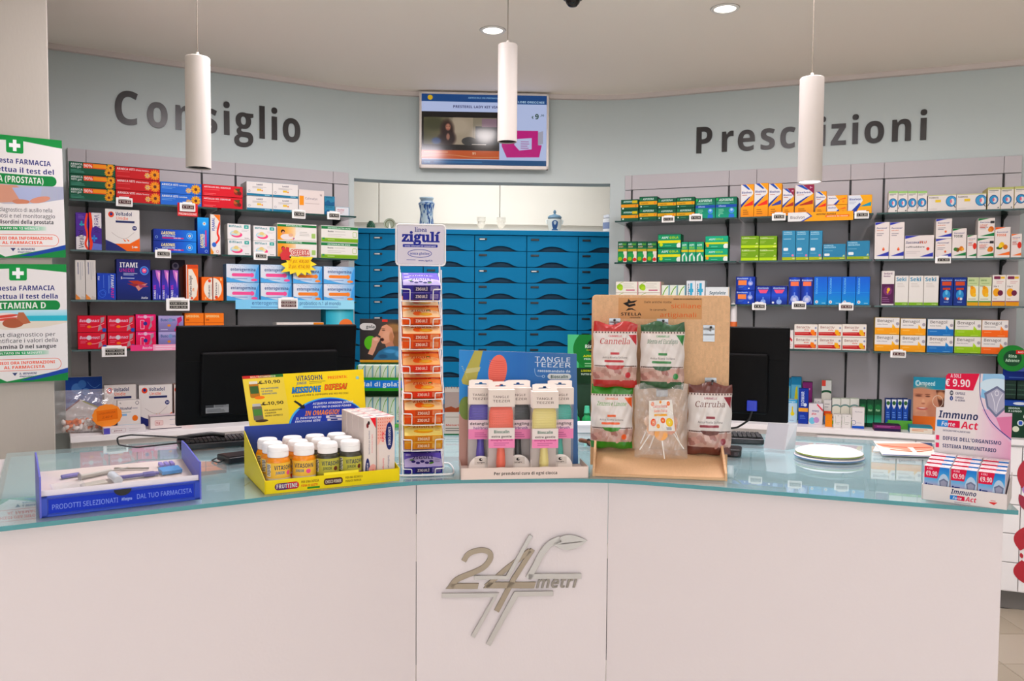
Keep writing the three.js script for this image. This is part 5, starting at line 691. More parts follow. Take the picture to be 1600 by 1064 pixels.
// two posters on the column
function poster(x0, y0, x1, y1, x2, y2, x3, y3, label, fn) {   // upper right, lower right, then left edge top and bottom
  const z = 0.012, P = (x, y) => { const q = COL.px(x, y, z); return COL.at(q[0], q[1], z); };
  const cell = PP.draw(null, 560, 780, fn), g = plateGeo(P(x3, y3), P(x1, y1), P(x0, y0), P(x2, y2), 0.003, cell, PP.swatch('#dcdcda'));
  return oneMesh('wall_poster', g, PP.mat, label, 'poster', [0, 0, 0]);
}
const posterArt = (lines, picture) => (p) => {
  p.bg('#efeceb').p([[0, -0.01], [1, -0.01], [1, 0.07], [0.5, 0.035], [0, 0.05]], '#0d8c4c');
  p.p([[0, 0.88], [0.3, 0.99], [1, 0.90], [1, 1.01], [0, 1.01]], '#12844a').p([[0.45, 0.985], [1, 0.89], [1, 0.93], [0.6, 0.985]], '#1c4a94');
  p.rr(0.34, 0.015, 0.2, 0.125, 0.015, '#109450').r(0.375, 0.062, 0.13, 0.032, '#fff').r(0.419, 0.032, 0.042, 0.092, '#fff');
  p.t('Questa FARMACIA', 0.5, 0.205, 0.058, '#2a2f6e', { a: 'center', max: 0.72 }).t(lines[0], 0.5, 0.275, 0.058, '#2a2f6e', { a: 'center', max: 0.8 });
  p.rr(0.04, 0.31, 0.88, 0.085, 0.042, '#13854a').t(lines[1], lines[6] || 0.46, 0.352, 0.07, '#f2f4ee', { a: 'center', max: lines[5] });
  picture(p);
  p.p([[0, 0.52], [0.3, 0.555], [0.7, 0.54], [1, 0.5], [1, 0.6], [0, 0.6]], '#efeceb');
  p.t(lines[2], 0.5, 0.6, 0.046, '#33333a', { a: 'center', max: 0.72, b: 0 }).t(lines[3], 0.5, 0.65, 0.046, '#33333a', { a: 'center', max: 0.78, b: 0 }).t(lines[4], 0.5, 0.7, 0.046, '#33333a', { a: 'center', max: 0.74 });
  p.grad(0.12, 0.735, 0.66, 0.035, ['#13854a', '#2a9a60', '#dfe8e0']).t('RISULTATO IN 12 MINUTI', 0.42, 0.753, 0.026, '#f4f8f4', { a: 'center', max: 0.56 });
  p.rr(0.08, 0.805, 0.84, 0.095, 0.047, '#f4f0ee', '#d8694c', 0.004).t('CHIEDI ORA INFORMAZIONI', 0.5, 0.835, 0.034, '#d8542c', { a: 'center', max: 0.7 }).t('AL FARMACISTA', 0.5, 0.872, 0.034, '#d8542c', { a: 'center', max: 0.46 });
  p.p([[0.36, 0.918], [0.42, 0.918], [0.39, 0.945]], '#33406a').t('A. MENARINI', 0.44, 0.928, 0.024, '#33406a', { max: 0.2 }).t('diagnostics', 0.44, 0.95, 0.018, '#33406a', { max: 0.16 });
};
poster(96.5, 219.5, 103, 402.5, -38, 206, -34, 403, 'upper health poster with green cross and resting hands', posterArt(['effettua il test del', 'PSA (PROSTATA)', 'Test diagnostico di ausilio nella', 'diagnosi e nel monitoraggio', 'dei disordini della prostata', 0.62], (p) => p.r(0, 0.395, 1, 0.16, '#b9bccc').grad(0, 0.395, 1, 0.16, ['#c8b8b4', '#c0c2d0', '#b4b8c8']).p([[0, 0.4], [0.45, 0.4], [0.6, 0.46], [0.5, 0.53], [0.2, 0.55], [0, 0.54]], '#d0a490').p([[0.4, 0.42], [0.75, 0.4], [0.72, 0.5], [0.5, 0.53]], '#b8bfd8').e(0.72, 0.51, 0.12, 0.025, '#d4a08c', -0.2).e(0.5, 0.53, 0.1, 0.02, '#c89078')));
poster(103.5, 413, 106.5, 594, -34, 412, -32, 600, 'lower health poster with green cross and beach picture', posterArt(['effettua il test della', 'VITAMINA D', 'Test diagnostico per', 'identificare i valori della', 'vitamina D nel sangue', 0.6], (p) => p.r(0, 0.395, 1, 0.16, '#dfe4e0').r(0, 0.43, 1, 0.06, '#4ab8c8').grad(0, 0.39, 1, 0.05, ['#cfe8f0', '#a8dce8'], 1).r(0, 0.485, 1, 0.07, '#e8e0d4').e(0.3, 0.45, 0.14, 0.04, '#eee0dc').e(0.3, 0.44, 0.14, 0.012, '#c85a4c', -0.1).e(0.3, 0.465, 0.13, 0.01, '#c85a4c', -0.1).e(0.38, 0.5, 0.12, 0.04, '#a8684c').p([[0.44, 0.41], [0.5, 0.41], [0.58, 0.5], [0.5, 0.51], [0.42, 0.46]], '#b4785c')));
// pots and ornaments on the drawer cabinet
{
  const H = 2.1442, g0 = (x, y, z) => { const q = BR.px(x, y, z); return BR.at(q[0], H, z); };
  const z = -0.2, sc = BR.scale(700, 300, z);
  const china = (fn, w = 512, h = 256) => PD.draw(null, w, h, fn);
  const remap = (g, cell) => { const [u0, v0, u1, v1] = uvOf(cell), a = g.attributes.uv; for (let i = 0; i < a.count; i++) a.setXY(i, u0 + (u1 - u0) * (a.getX(i) % 1.0001), v0 + (v1 - v0) * a.getY(i)); return g; };
  globalThis.remapUV = remap;
  const glaze = PD.mat;
  { const k = 52 / sc / 0.26, t = thing('albarello_jar', 'tall blue and white painted pharmacy jar behind the rack sign', 'jar', g0(666.5, 350, z).toArray(), 0.4);
    const cell = china((p) => { p.bg('#c4d2de'); seed = 99; for (let i = 0; i < 240; i++) { const x = rnd(), y = 0.2 + rnd() * 0.62; p.e(x, y, 0.012 + rnd() * 0.014, 0.012 + rnd() * 0.03, ['#3a5e94', '#5a7cac', '#2c4c80'][i % 3], rnd() * 3); } for (const y of [0.04, 0.12, 0.17, 0.22, 0.84, 0.92]) p.r(0, y, 1, 0.018, '#3a6094'); for (let i = 0; i < 4; i++) p.e(0.12 + i * 0.25, 0.74, 0.045, 0.09, '#e9eef2'); });
    part(t, 'jar_body', remap(lathe([[0.001, 0], [0.062, 0], [0.063, 0.014], [0.055, 0.022], [0.058, 0.05], [0.05, 0.11], [0.05, 0.15], [0.06, 0.2], [0.064, 0.21], [0.062, 0.218], [0.05, 0.226], [0.046, 0.238]].map(([a, b]) => [a * k, b * k]), 40), cell), glaze);
    part(t, 'rim', lathe([[0.046, 0.238], [0.055, 0.25], [0.056, 0.26], [0.046, 0.26], [0.04, 0.24]].map(([a, b]) => [a * k, b * k]), 40), mat(0x9fb4c6, 0.3)); }
  { const k = 36 / sc / 0.17, t = thing('lidded_jar', 'small blue and white lidded jar with handles on the drawer cabinet', 'jar', g0(866.5, 358, z).toArray(), 0);
    const cell = china((p) => { p.bg('#dfe5e6').r(0, 0.88, 1, 0.12, '#3a6e9c').r(0, 0.1, 1, 0.06, '#7f9cb4'); for (let i = 0; i < 3; i++) { const x = 0.5 + i * 0.333; p.e(x % 1, 0.45, 0.07, 0.17, '#3a5c8c').e(x % 1, 0.62, 0.1, 0.05, '#50749c').e(x % 1, 0.4, 0.03, 0.07, '#c4d0da'); } });
    part(t, 'jar_body', remap(lathe([[0.001, 0], [0.04, 0], [0.043, 0.02], [0.055, 0.075], [0.05, 0.1], [0.044, 0.108]].map(([a, b]) => [a * k, b * k]), 36), cell), glaze).rotation.y = Math.PI;
    part(t, 'lid', lathe([[0.052, 0.108], [0.053, 0.118], [0.04, 0.13], [0.01, 0.138], [0.008, 0.145], [0.012, 0.155], [0.007, 0.168], [0, 0.172]].map(([a, b]) => [a * k, b * k]), 36), mat(0x5f86a4, 0.3));
    for (const s of [-1, 1]) part(t, 'handle', tube([[s * 0.046 * k, 0.1 * k, 0], [s * 0.062 * k, 0.09 * k, 0], [s * 0.056 * k, 0.065 * k, 0]], 0.006 * k, 16), mat(0xdce2e4, 0.3)); }
  { const k = 13 / sc / 0.06, t = thing('ornament', 'small dark green pine cone ornament at the left end', 'ornament', g0(579.5, 351, z).toArray(), 0); const l = [];
    for (let r = 0; r < 5; r++) for (let i = 0; i < 9; i++) { const a = i / 9 * 6.283 + r * 0.35, rr = [0.022, 0.026, 0.024, 0.018, 0.01][r] * k, g = new THREE.SphereGeometry(0.0085 * k, 8, 6); g.scale(1, 1.3, 0.7); g.rotateY(-a + Math.PI / 2); g.translate(Math.cos(a) * rr, (0.014 + r * 0.0105) * k, Math.sin(a) * rr); l.push(g); }
    part(t, 'scales', merge(l), mat(0x1d5540, 0.35)); part(t, 'core', move(new THREE.SphereGeometry(0.022 * k, 16, 12), 0, 0.03 * k, 0), mat(0x174634, 0.4)); part(t, 'foot', lathe([[0, 0], [0.014 * k, 0], [0.01 * k, 0.01 * k], [0, 0.01 * k]], 16), mat(0xb9a890, 0.5)); }
  { const k = 18 / sc / 0.08, t = thing('souvenir_plate', 'small patterned souvenir plate standing beside the pine cone', 'ornament', g0(609, 353, z).toArray(), 0);
    const d = lathe([[0, 0], [0.026, 0.001], [0.04, 0.008], [0.041, 0.011], [0.026, 0.005], [0, 0.004]].map(([a, b]) => [a * k, b * k]), 32); d.rotateX(Math.PI / 2 - 0.15); d.translate(0, 0.042 * k, 0); part(t, 'plate', d, mat(0xa9b0a0, 0.35));
    const r = new THREE.TorusGeometry(0.03 * k, 0.004 * k, 8, 32); r.rotateX(-0.15); r.translate(0, 0.042 * k, 0.004); part(t, 'painted_ring', r, mat(0x6c6a48, 0.5)); const s = new THREE.ConeGeometry(0.012 * k, 0.05 * k, 10); s.translate(0, 0.028 * k, 0.012 * k); part(t, 'white_figure', s, mat(0xeeeae2, 0.5)); part(t, 'stand', bxGeo(-0.02 * k, 0.02 * k, 0, 0.006 * k, -0.015 * k, 0.02 * k), mat(0xd8d0c0, 0.5)); }
  // two white head-shaped vases
  const head = (x, y, label) => { const k = 22 / sc / 0.12, t = thing('head_vase', label, 'vase', g0(x, y, z).toArray(), 0, 'white head vases'), wh = mat(0xece9e2, 0.35);
    part(t, 'neck', lathe([[0, 0], [0.026, 0], [0.026, 0.006], [0.016, 0.014], [0.015, 0.03], [0.02, 0.036], [0, 0.036]].map(([a, b]) => [a * k, b * k]), 24), wh);
    const h = new THREE.SphereGeometry(0.036 * k, 32, 24); h.scale(0.86, 1.12, 0.95); { const P = h.attributes.position; for (let i = 0; i < P.count; i++) { const vx = P.getX(i) / k, vy = P.getY(i) / k, vz = P.getZ(i) / k; let dz = 0; if (vz > 0) { dz += 0.009 * Math.exp(-((vx / 0.005) ** 2) - ((vy + 0.003) / 0.009) ** 2); dz -= 0.004 * (Math.exp(-(((Math.abs(vx) - 0.012) / 0.006) ** 2) - ((vy - 0.006) / 0.004) ** 2)); dz += 0.004 * Math.exp(-((vx / 0.009) ** 2) - ((vy + 0.018) / 0.003) ** 2); } P.setZ(i, (vz + dz) * k); } h.computeVertexNormals(); } h.translate(0, 0.066 * k, 0); part(t, 'face', h, wh);
    part(t, 'crown', lathe([[0.033, 0.085], [0.038, 0.1], [0.037, 0.118], [0.04, 0.124], [0.034, 0.124], [0.03, 0.1]].map(([a, b]) => [a * k, b * k]), 32), wh); for (const s of [-1, 1]) part(t, 'ear', move(new THREE.SphereGeometry(0.007 * k, 10, 8), s * 0.031 * k, 0.064 * k, 0), wh); for (let i = 0; i < 7; i++) part(t, 'crown_bead', move(new THREE.SphereGeometry(0.006 * k, 10, 8), Math.sin(i - 3) * 0.037 * k, 0.092 * k, Math.cos(i - 3) * 0.037 * k), wh); };
  head(752, 353, 'white ceramic head vase, left of the two'); head(783, 354, 'white ceramic head vase, right of the two');
  { const k = 30 / sc / 0.13, t = thing('blue_label_jar', 'white jar with pale blue label at the right jamb', 'jar', g0(951, 359, z).toArray(), 0); part(t, 'jar_body', lathe([[0, 0], [0.035, 0], [0.04, 0.01], [0.04, 0.095], [0.032, 0.105], [0, 0.105]].map(([a, b]) => [a * k, b * k]), 28), mat(0xdfe2ea, 0.3)); part(t, 'lid', lathe([[0.036, 0.105], [0.037, 0.125], [0.02, 0.13], [0, 0.13]].map(([a, b]) => [a * k, b * k]), 28), mat(0xc8cede, 0.3)); part(t, 'label_band', lathe([[0.0405, 0.03], [0.0408, 0.03], [0.0408, 0.075], [0.0405, 0.075]].map(([a, b]) => [a * k, b * k]), 28), mat(0x7a8cb8, 0.5)); }
}
// ---------------------------------------------------------------- things on the low cabinets
const remapUV = globalThis.remapUV;
Object.assign(ART, {
  blueCard: (p) => p.bg('#ece6e2').p([[0, 0], [1, 0], [1, 0.62], [0.38, 0.42], [0, 0.6]], '#1d4a8c').c(0.3, 0.22, 0.1, '#5a84b8').c(0.45, 0.14, 0.08, '#4a78b0').c(0.55, 0.28, 0.07, '#5f88ba').q([[0.6, 0.1], [0.75, 0.25], [0.95, 0.15]], '#6a92c4', 0.008).q([[0.1, 0.5], [0.3, 0.3], [0.5, 0.4]], '#6a92c4', 0.008).q([[0.55, 0.45], [0.7, 0.3], [0.98, 0.4]], '#6a92c4', 0.008).p([[0, 0.6], [0.38, 0.42], [0.38, 0.45], [0, 0.64]], '#7a1a2c').p([[0.45, 0.44], [1, 0.62], [1, 0.65], [0.45, 0.47]], '#a8a83c').lines(0.25, 0.75, 0.4, 3, 0.04, '#b0a8a6', 0.012),
  dicodral: (p) => p.bg('#f5f0ec').q([[0.08, 0.1], [0.12, 0.06], [0.15, 0.12]], '#555', 0.012).c(0.86, 0.1, 0.055, null, '#445', 0.014).t('Dicodral', 0.1, 0.28, 0.12, '#2c2c48', { max: 0.52, i: 1 }).lines(0.64, 0.27, 0.25, 1, 0.1, '#99a', 0.02).lines(0.1, 0.4, 0.5, 1, 0.1, '#8aa', 0.015).r(0.08, 0.46, 0.32, 0.07, '#9cc4e4').c(0.76, 0.62, 0.1, '#ee8a34').r(0, 0.83, 1, 0.17, '#a8d4ec').r(0.1, 0.9, 0.3, 0.02, '#6aa4cc').t('●●●', 0.6, 0.91, 0.05, '#456', { max: 0.26 }),
  violetFlat: (p) => p.bg('#f4f0f0').r(0, 0, 0.15, 1, '#6a64b8').rr(0.18, 0.2, 0.34, 0.6, 0.1, null, '#b08a90', 0.03).t('gocce', 0.24, 0.52, 0.3, '#a07a80', { max: 0.2 }).lines(0.6, 0.3, 0.3, 2, 0.3, '#d0c8cc', 0.06),
  blackLine: (p) => p.bg('#f4ece8').r(0, 0, 1, 0.05, '#2c3240').r(0, 0.95, 1, 0.05, '#2c3240').r(0, 0, 0.015, 1, '#2c3240').rr(0.16, 0.35, 0.25, 0.35, 0.05, '#f2dcd8', '#c8908c', 0.02).t('9 g', 0.2, 0.53, 0.2, '#b06a6c').lines(0.62, 0.3, 0.3, 1, 0.3, '#aab', 0.03).lines(0.62, 0.7, 0.3, 1, 0.3, '#aab', 0.03),
  nasal: (p) => p.bg('#cfe6f2').r(0, 0, 1, 0.14, '#4ab0d8').t('Rinogutt', 0.1, 0.08, 0.08, '#f4fafc', { max: 0.7 }).p([[0.42, 0.66], [0.45, 0.3], [0.55, 0.3], [0.6, 0.66]], '#e8d42c').c(0.52, 0.62, 0.09, '#ecdc40').lines(0.2, 0.9, 0.5, 1, 0.1, '#88a', 0.02),
  nasalT: (p) => p.bg('#7fc4dc').r(0, 0, 1, 0.18, '#2a8cb0').p([[0.5, 0.8], [0.3, 0.6], [0.45, 0.25], [0.6, 0.2], [0.7, 0.6]], '#e4dc4c').r(0.45, 0.7, 0.14, 0.2, '#c8c048'),
  plum: (p) => p.bg('#7a2a6c').r(0, 0.55, 1, 0.45, '#2c2048').lines(0.1, 0.15, 0.7, 2, 0.14, '#c890b8', 0.05),
  isomar: (p) => p.bg('#123c94').r(0, 0.55, 1, 0.11, '#ecb458').t('ISOMAR', 0.42, 0.5, 0.13, '#e8f0fc', { rot: -90, max: 0.42 }).c(0.68, 0.46, 0.05, '#e8f0fc').lines(0.15, 0.76, 0.6, 3, 0.04, '#7f9cd8', 0.015),
  lenus: (p) => p.bg('#f0ecee').t('seasy', 0.22, 0.34, 0.13, '#6a6a90', { max: 0.5 }).t('plus', 0.2, 0.48, 0.14, '#c83c4c', { max: 0.34 }).p([[0.62, 0], [1, 0.26], [1, 0.36], [0.55, 0.04]], '#d8485c').c(0.25, 0.82, 0.16, '#8acce0').c(0.55, 0.78, 0.14, '#c8a8d0'),
  ringA: (p) => p.bg('#e4e6e0').r(0, 0.78, 1, 0.22, '#2f6a48').r(0, 0, 0.4, 0.14, '#d05a4c').c(0.5, 0.5, 0.24, '#e8e6dc', '#23583c', 0.05).t('actigrip', 0.5, 0.5, 0.09, '#5a6a5a', { a: 'center', max: 0.4 }),
  ringB: (p) => p.bg('#eff0e8').r(0, 0.85, 1, 0.15, '#98c850').c(0.5, 0.5, 0.26, '#f4f2e4', '#2c5a7c', 0.05).c(0.5, 0.5, 0.26, null, '#9ac4a0', 0.02).t('●●●', 0.5, 0.5, 0.08, '#c8a880', { a: 'center', max: 0.4 }),
  whiteOr: (p) => p.bg('#eae8e4').r(0, 0.45, 1, 0.2, '#e0602c').r(0, 0.65, 1, 0.35, '#7f9cc0').lines(0.1, 0.15, 0.7, 2, 0.12, '#aaa', 0.03),
  orangeP: (p) => p.bg('#ee9c14').r(0, 0, 1, 0.08, '#d88a0c').lines(0.2, 0.5, 0.5, 2, 0.12, '#d88c10', 0.03),
  whiteSm: (p) => p.bg('#efece8').q([[0.2, 0.1], [0.3, 0.3], [0.25, 0.7]], '#9aa88c', 0.02).lines(0.35, 0.6, 0.5, 2, 0.12, '#a4a8a0', 0.03).r(0.5, 0.1, 0.2, 0.02, '#777'),
  whiteBl: (p) => p.bg('#f1ecea').t('Narhinel', 0.22, 0.2, 0.07, '#8a8a94', { max: 0.62, b: 0 }).r(0, 0.87, 1, 0.13, '#1f5cb0').c(0.14, 0.72, 0.1, null, '#34508c', 0.02).lines(0.4, 0.72, 0.4, 1, 0.1, '#aab', 0.015),
  greenB: (p) => p.bg('#1a5c3c').r(0, 0, 1, 0.14, '#0f4a30').e(0.5, 0.3, 0.36, 0.13, '#2a7a4c').t('fluir', 0.5, 0.38, 0.1, '#d0e4c8', { a: 'center', max: 0.6 }).grad(0, 0.55, 1, 0.3, ['#1f7a58', '#58c0a0'], 1).r(0, 0.85, 1, 0.15, '#124a34'),
  blueD: (p) => p.bg('#1d4f9c').p([[0.05, 0], [0.95, 0], [0.8, 0.24], [0.5, 0.34], [0.2, 0.24]], '#eef0f0').c(0.5, 0.13, 0.07, '#3a6a3c').lines(0.2, 0.45, 0.6, 3, 0.08, '#8ab0e0', 0.03).c(0.45, 0.85, 0.06, '#4aa870'),
  tealBand2: (p) => p.bg('#f4ece0').r(0, 0, 1, 0.2, '#2a8c9c').lines(0.1, 0.35, 0.7, 2, 0.2, '#e0a884', 0.1),
});
const onDesk = (fr, page, o) => cartons(fr, page, DESK, { place: o.place || (fr === SL ? 'on the left cabinet top' : 'on the right cabinet top'), ...o });
const DZ = (fr, x, y) => { const p = onHeight(x, y, DESK + 0.001), q = p.clone().sub(fr.p); return [q.dot(fr.u), q.dot(fr.n)]; };   // pixel on the desk top -> along, out
const zAt = (fr, x, y) => DZ(fr, x, y)[1];
onDesk(SL, PB, { x: [99, 158], y: 588.5, z: 0.16, d: 0.02, art: 'blueCard', side: '#d8d4d0', res: 4, jit: 0, name: 'display_card', cat: 'display card', desc: 'blue and white display card standing behind the candy bag' });
onDesk(SL, PL, { x: [160, 211], y: 601, z: 0.19, d: 0.06, art: 'voltadolPlain', side: '#b0a8a4', res: 4, desc: 'grey-white plaster box half hidden behind another carton' });
onDesk(SL, PL, { x: [214.5, 267.5], y: 601, z: 0.2, d: 0.05, art: 'voltadol', side: '#c0b8b4', res: 5, desc: 'large white plaster box with round navy badge' });
onDesk(SL, PL, { x: [270, 300], y: 600, z: 0.19, d: 0.06, art: 'voltadolPlain', side: '#c8a898', desc: 'plaster box mostly hidden by the monitor edge' });
onDesk(SL, PL, { x: [180.5, 217.5], y: 625, z: 0.27, d: 0.04, art: 'dicodral', side: '#d8d4d2', res: 5, desc: 'white carton with orange dot and pale blue foot' });
onDesk(SL, PL, { x: [158, 225], y: 667, z: 0.39, d: 0.07, art: 'violetFlat', side: '#f2eeee', res: 4, jit: 0.1, desc: 'flat white carton with violet end lying down' });
onDesk(SL, PL, { x: [231, 282], y: 649, z: 0.33, d: 0.07, art: 'blackLine', side: '#e8d8dc', res: 4, jit: 0, desc: 'low white carton with a thin dark outline' });
const RZ = { 1: 0.14, 2: 0.2, 3: 0.26, 4: 0.34 };
onDesk(SR, PR, { x: [1231.8, 1239, 1255.6], y: [591, 589], z: 0.12, d: 0.05, rows: 1, lift: 0, art: 'nasalT', side: '#5a9cb8', desc: 'tall blue nasal spray carton at the back' });
onDesk(SR, PR, { x: [1234, 1250], y: 624.5, z: 0.24, d: 0.05, art: 'nasal', side: '#b0ccd8', desc: 'pale blue nasal spray carton with yellow bottle' });
onDesk(SR, PR, { x: [1257, 1273], y: 597, z: 0.14, d: 0.05, art: 'plum', side: '#3a1c3c', desc: 'plum coloured carton behind the navy one' });
onDesk(SR, PR, { x: [1251.3, 1267.2], y: 607, z: 0.27, d: 0.045, art: 'isomar', side: '#0c2c70', desc: 'tall navy carton with upright word and gold band' });
onDesk(SR, PR, { x: [1267.6, 1290.5], y: 631, z: 0.28, d: 0.05, art: 'lenus', side: '#d8d4d8', desc: 'white carton with red corner flash' });
onDesk(SR, PR, { x: [1275.5, 1288], y: 623.5, z: 0.2, d: 0.04, art: 'whiteSm', side: '#d8d4d0', desc: 'small white carton behind the red corner flash' });
onDesk(SR, PR, { x: [1287, 1303], y: 594, z: 0.14, d: 0.05, art: 'ringA', side: '#c0c4bc', desc: 'tall carton with green ring at the back' });
onDesk(SR, PR, { x: [1291, 1303.4], y: 625, z: 0.24, d: 0.04, art: 'whiteOr', side: '#d0d0d0', desc: 'slim white carton with orange band' });
onDesk(SR, PR, { x: [1304, 1318, 1332.3, 1347], y: 623, z: 0.23, d: 0.05, art: 'ringB', side: '#d0d8c8', desc: 'white carton with dark ring and green foot' });
onDesk(SR, PR, { x: [1293.7, 1305.4], y: 647, z: 0.34, d: 0.04, art: 'orangeP', side: '#c87c08', desc: 'small plain orange carton in front' });
onDesk(SR, PR, { x: [1306.7, 1320, 1335.2], y: [647.5, 648], z: 0.34, d: 0.04, art: 'whiteSm', side: '#d8d4d0', desc: 'small white carton in front' });
onDesk(SR, PR, { x: [1335.8, 1356], y: 636.8, z: 0.345, d: 0.045, art: 'whiteBl', side: '#e0d8d4', desc: 'white carton with royal blue foot' });
onDesk(SR, PR, { x: [1347.3, 1358.8, 1370.4, 1383], y: 625, z: 0.26, d: 0.05, art: 'greenB', side: '#0f3c28', desc: 'dark green carton beside the blue display', name: 'syrup_carton' });
{ // blue display tray with four cartons
  const z = 0.27, X = [1388, 1397.2, 1406.4, 1415.6, 1424.6], a = SR.px(1387, 664, z), b = SR.px(1425.4, 664, z), t = thing('display_tray', 'low lime green display tray holding slim blue cartons', 'display tray', SR.at(a[0], DESK, z).toArray(), SR.turn), w = b[0] - a[0];
  part(t, 'tray_front', bxGeo(0, w, 0, 0.05, -0.002, 0, 0.0008), mat(0x4aa028, 0.5)); part(t, 'tray_base', bxGeo(0, w, 0, 0.003, -0.1, -0.002), mat(0x4aa028, 0.5)); part(t, 'tray_back', bxGeo(0, w, 0, 0.16, -0.103, -0.1), mat(0x1d4a94, 0.5)); for (const x of [0, w - 0.002]) part(t, 'tray_side', bxGeo(x, x + 0.002, 0, 0.05, -0.1, -0.002), mat(0x4aa028, 0.5));
  cartons(SR, PR, DESK, { x: X, y: 624, z: z - 0.006, d: 0.08, lift: 0.004, art: 'blueD', side: '#12356e', jit: 0, desc: 'slim blue carton in the lime tray', place: 'on the right cabinet top' });
}
onDesk(SR, PR, { x: [1371, 1414], y: 664.5, z: 0.38, d: 0.09, art: 'plum', side: '#7a4a60', top: '#3a2038', jit: 0.1, desc: 'flat plum and pink box lying near the cabinet edge' });
onDesk(SR, PR, { x: [1427, 1464], y: 667, z: 0.395, d: 0.1, art: 'tealBand2', side: '#2a7c8c', top: '#3a94a4', jit: 0, desc: 'flat teal and cream box under the face display' });
{ // counter card with a face
  const z = 0.24, P = (x, y) => { const q = SR.px(x, y, z); return q; }, a = P(1426, 662), b = P(1480, 664), top = P(1450, 590)[1], o = SR.at(a[0], DESK, z), w = b[0] - a[0], h = top - DESK, t = thing('plaster_display', 'counter display card with a smiling face, teal top and orange foot', 'display stand', o.toArray(), SR.turn);
  const cell = PR.draw(null, 240, 320, (p) => p.bg('#c8a490').r(0, 0, 1, 0.23, '#2a93a8').t('Compeed', 0.08, 0.12, 0.11, '#d8f0f4', { max: 0.56 }).c(0.13, 0.12, 0.05, null, '#d8f0f4', 0.012).r(0, 0.24, 0.66, 0.52, '#b98a74').soft(0.3, 0.5, 0.5, 0.4, '#d8a88c').soft(0.2, 0.3, 0.4, 0.12, '#c8967c').soft(0.55, 0.62, 0.2, 0.2, '#c08c74').soft(0.16, 0.36, 0.13, 0.018, '#6a4436').soft(0.16, 0.33, 0.15, 0.014, '#8a5c48').soft(0.42, 0.33, 0.1, 0.016, '#8a5c48').soft(0.43, 0.365, 0.09, 0.016, '#6a4436').soft(0.3, 0.46, 0.05, 0.06, '#e4b89c').soft(0.3, 0.5, 0.07, 0.02, '#b07c68').soft(0.27, 0.595, 0.19, 0.035, '#b4605c').soft(0.27, 0.585, 0.14, 0.014, '#efe2da').soft(0.24, 0.69, 0.2, 0.06, '#cc9c84').p([[0.66, 0.24], [1, 0.24], [1, 0.6], [0.8, 0.7], [0.72, 0.45]], '#5a3424').soft(0.66, 0.6, 0.14, 0.2, '#c49078').soft(0.8, 0.34, 0.16, 0.1, '#d0a080').c(0.72, 0.45, 0.11, null, '#e8d8c8', 0.012).r(0, 0.74, 1, 0.26, '#d0782c').grad(0, 0.74, 1, 0.26, ['#c87028', '#e08c38']));
  part(t, 'picture_card', plateGeo(V3(0, 0, 0), V3(w, 0, 0), V3(w, h, -0.03), V3(0, h, -0.03), 0.003, cell, PR.swatch('#d8d0c8')), PR.mat); part(t, 'support_strut', bxGeo(w * 0.3, w * 0.7, 0, h * 0.7, -0.1, -0.094), mat(0xd8d0c8, 0.6)); part(t, 'strut_foot', bxGeo(w * 0.3, w * 0.7, 0, 0.003, -0.1, -0.002), mat(0xd8d0c8, 0.6));
}
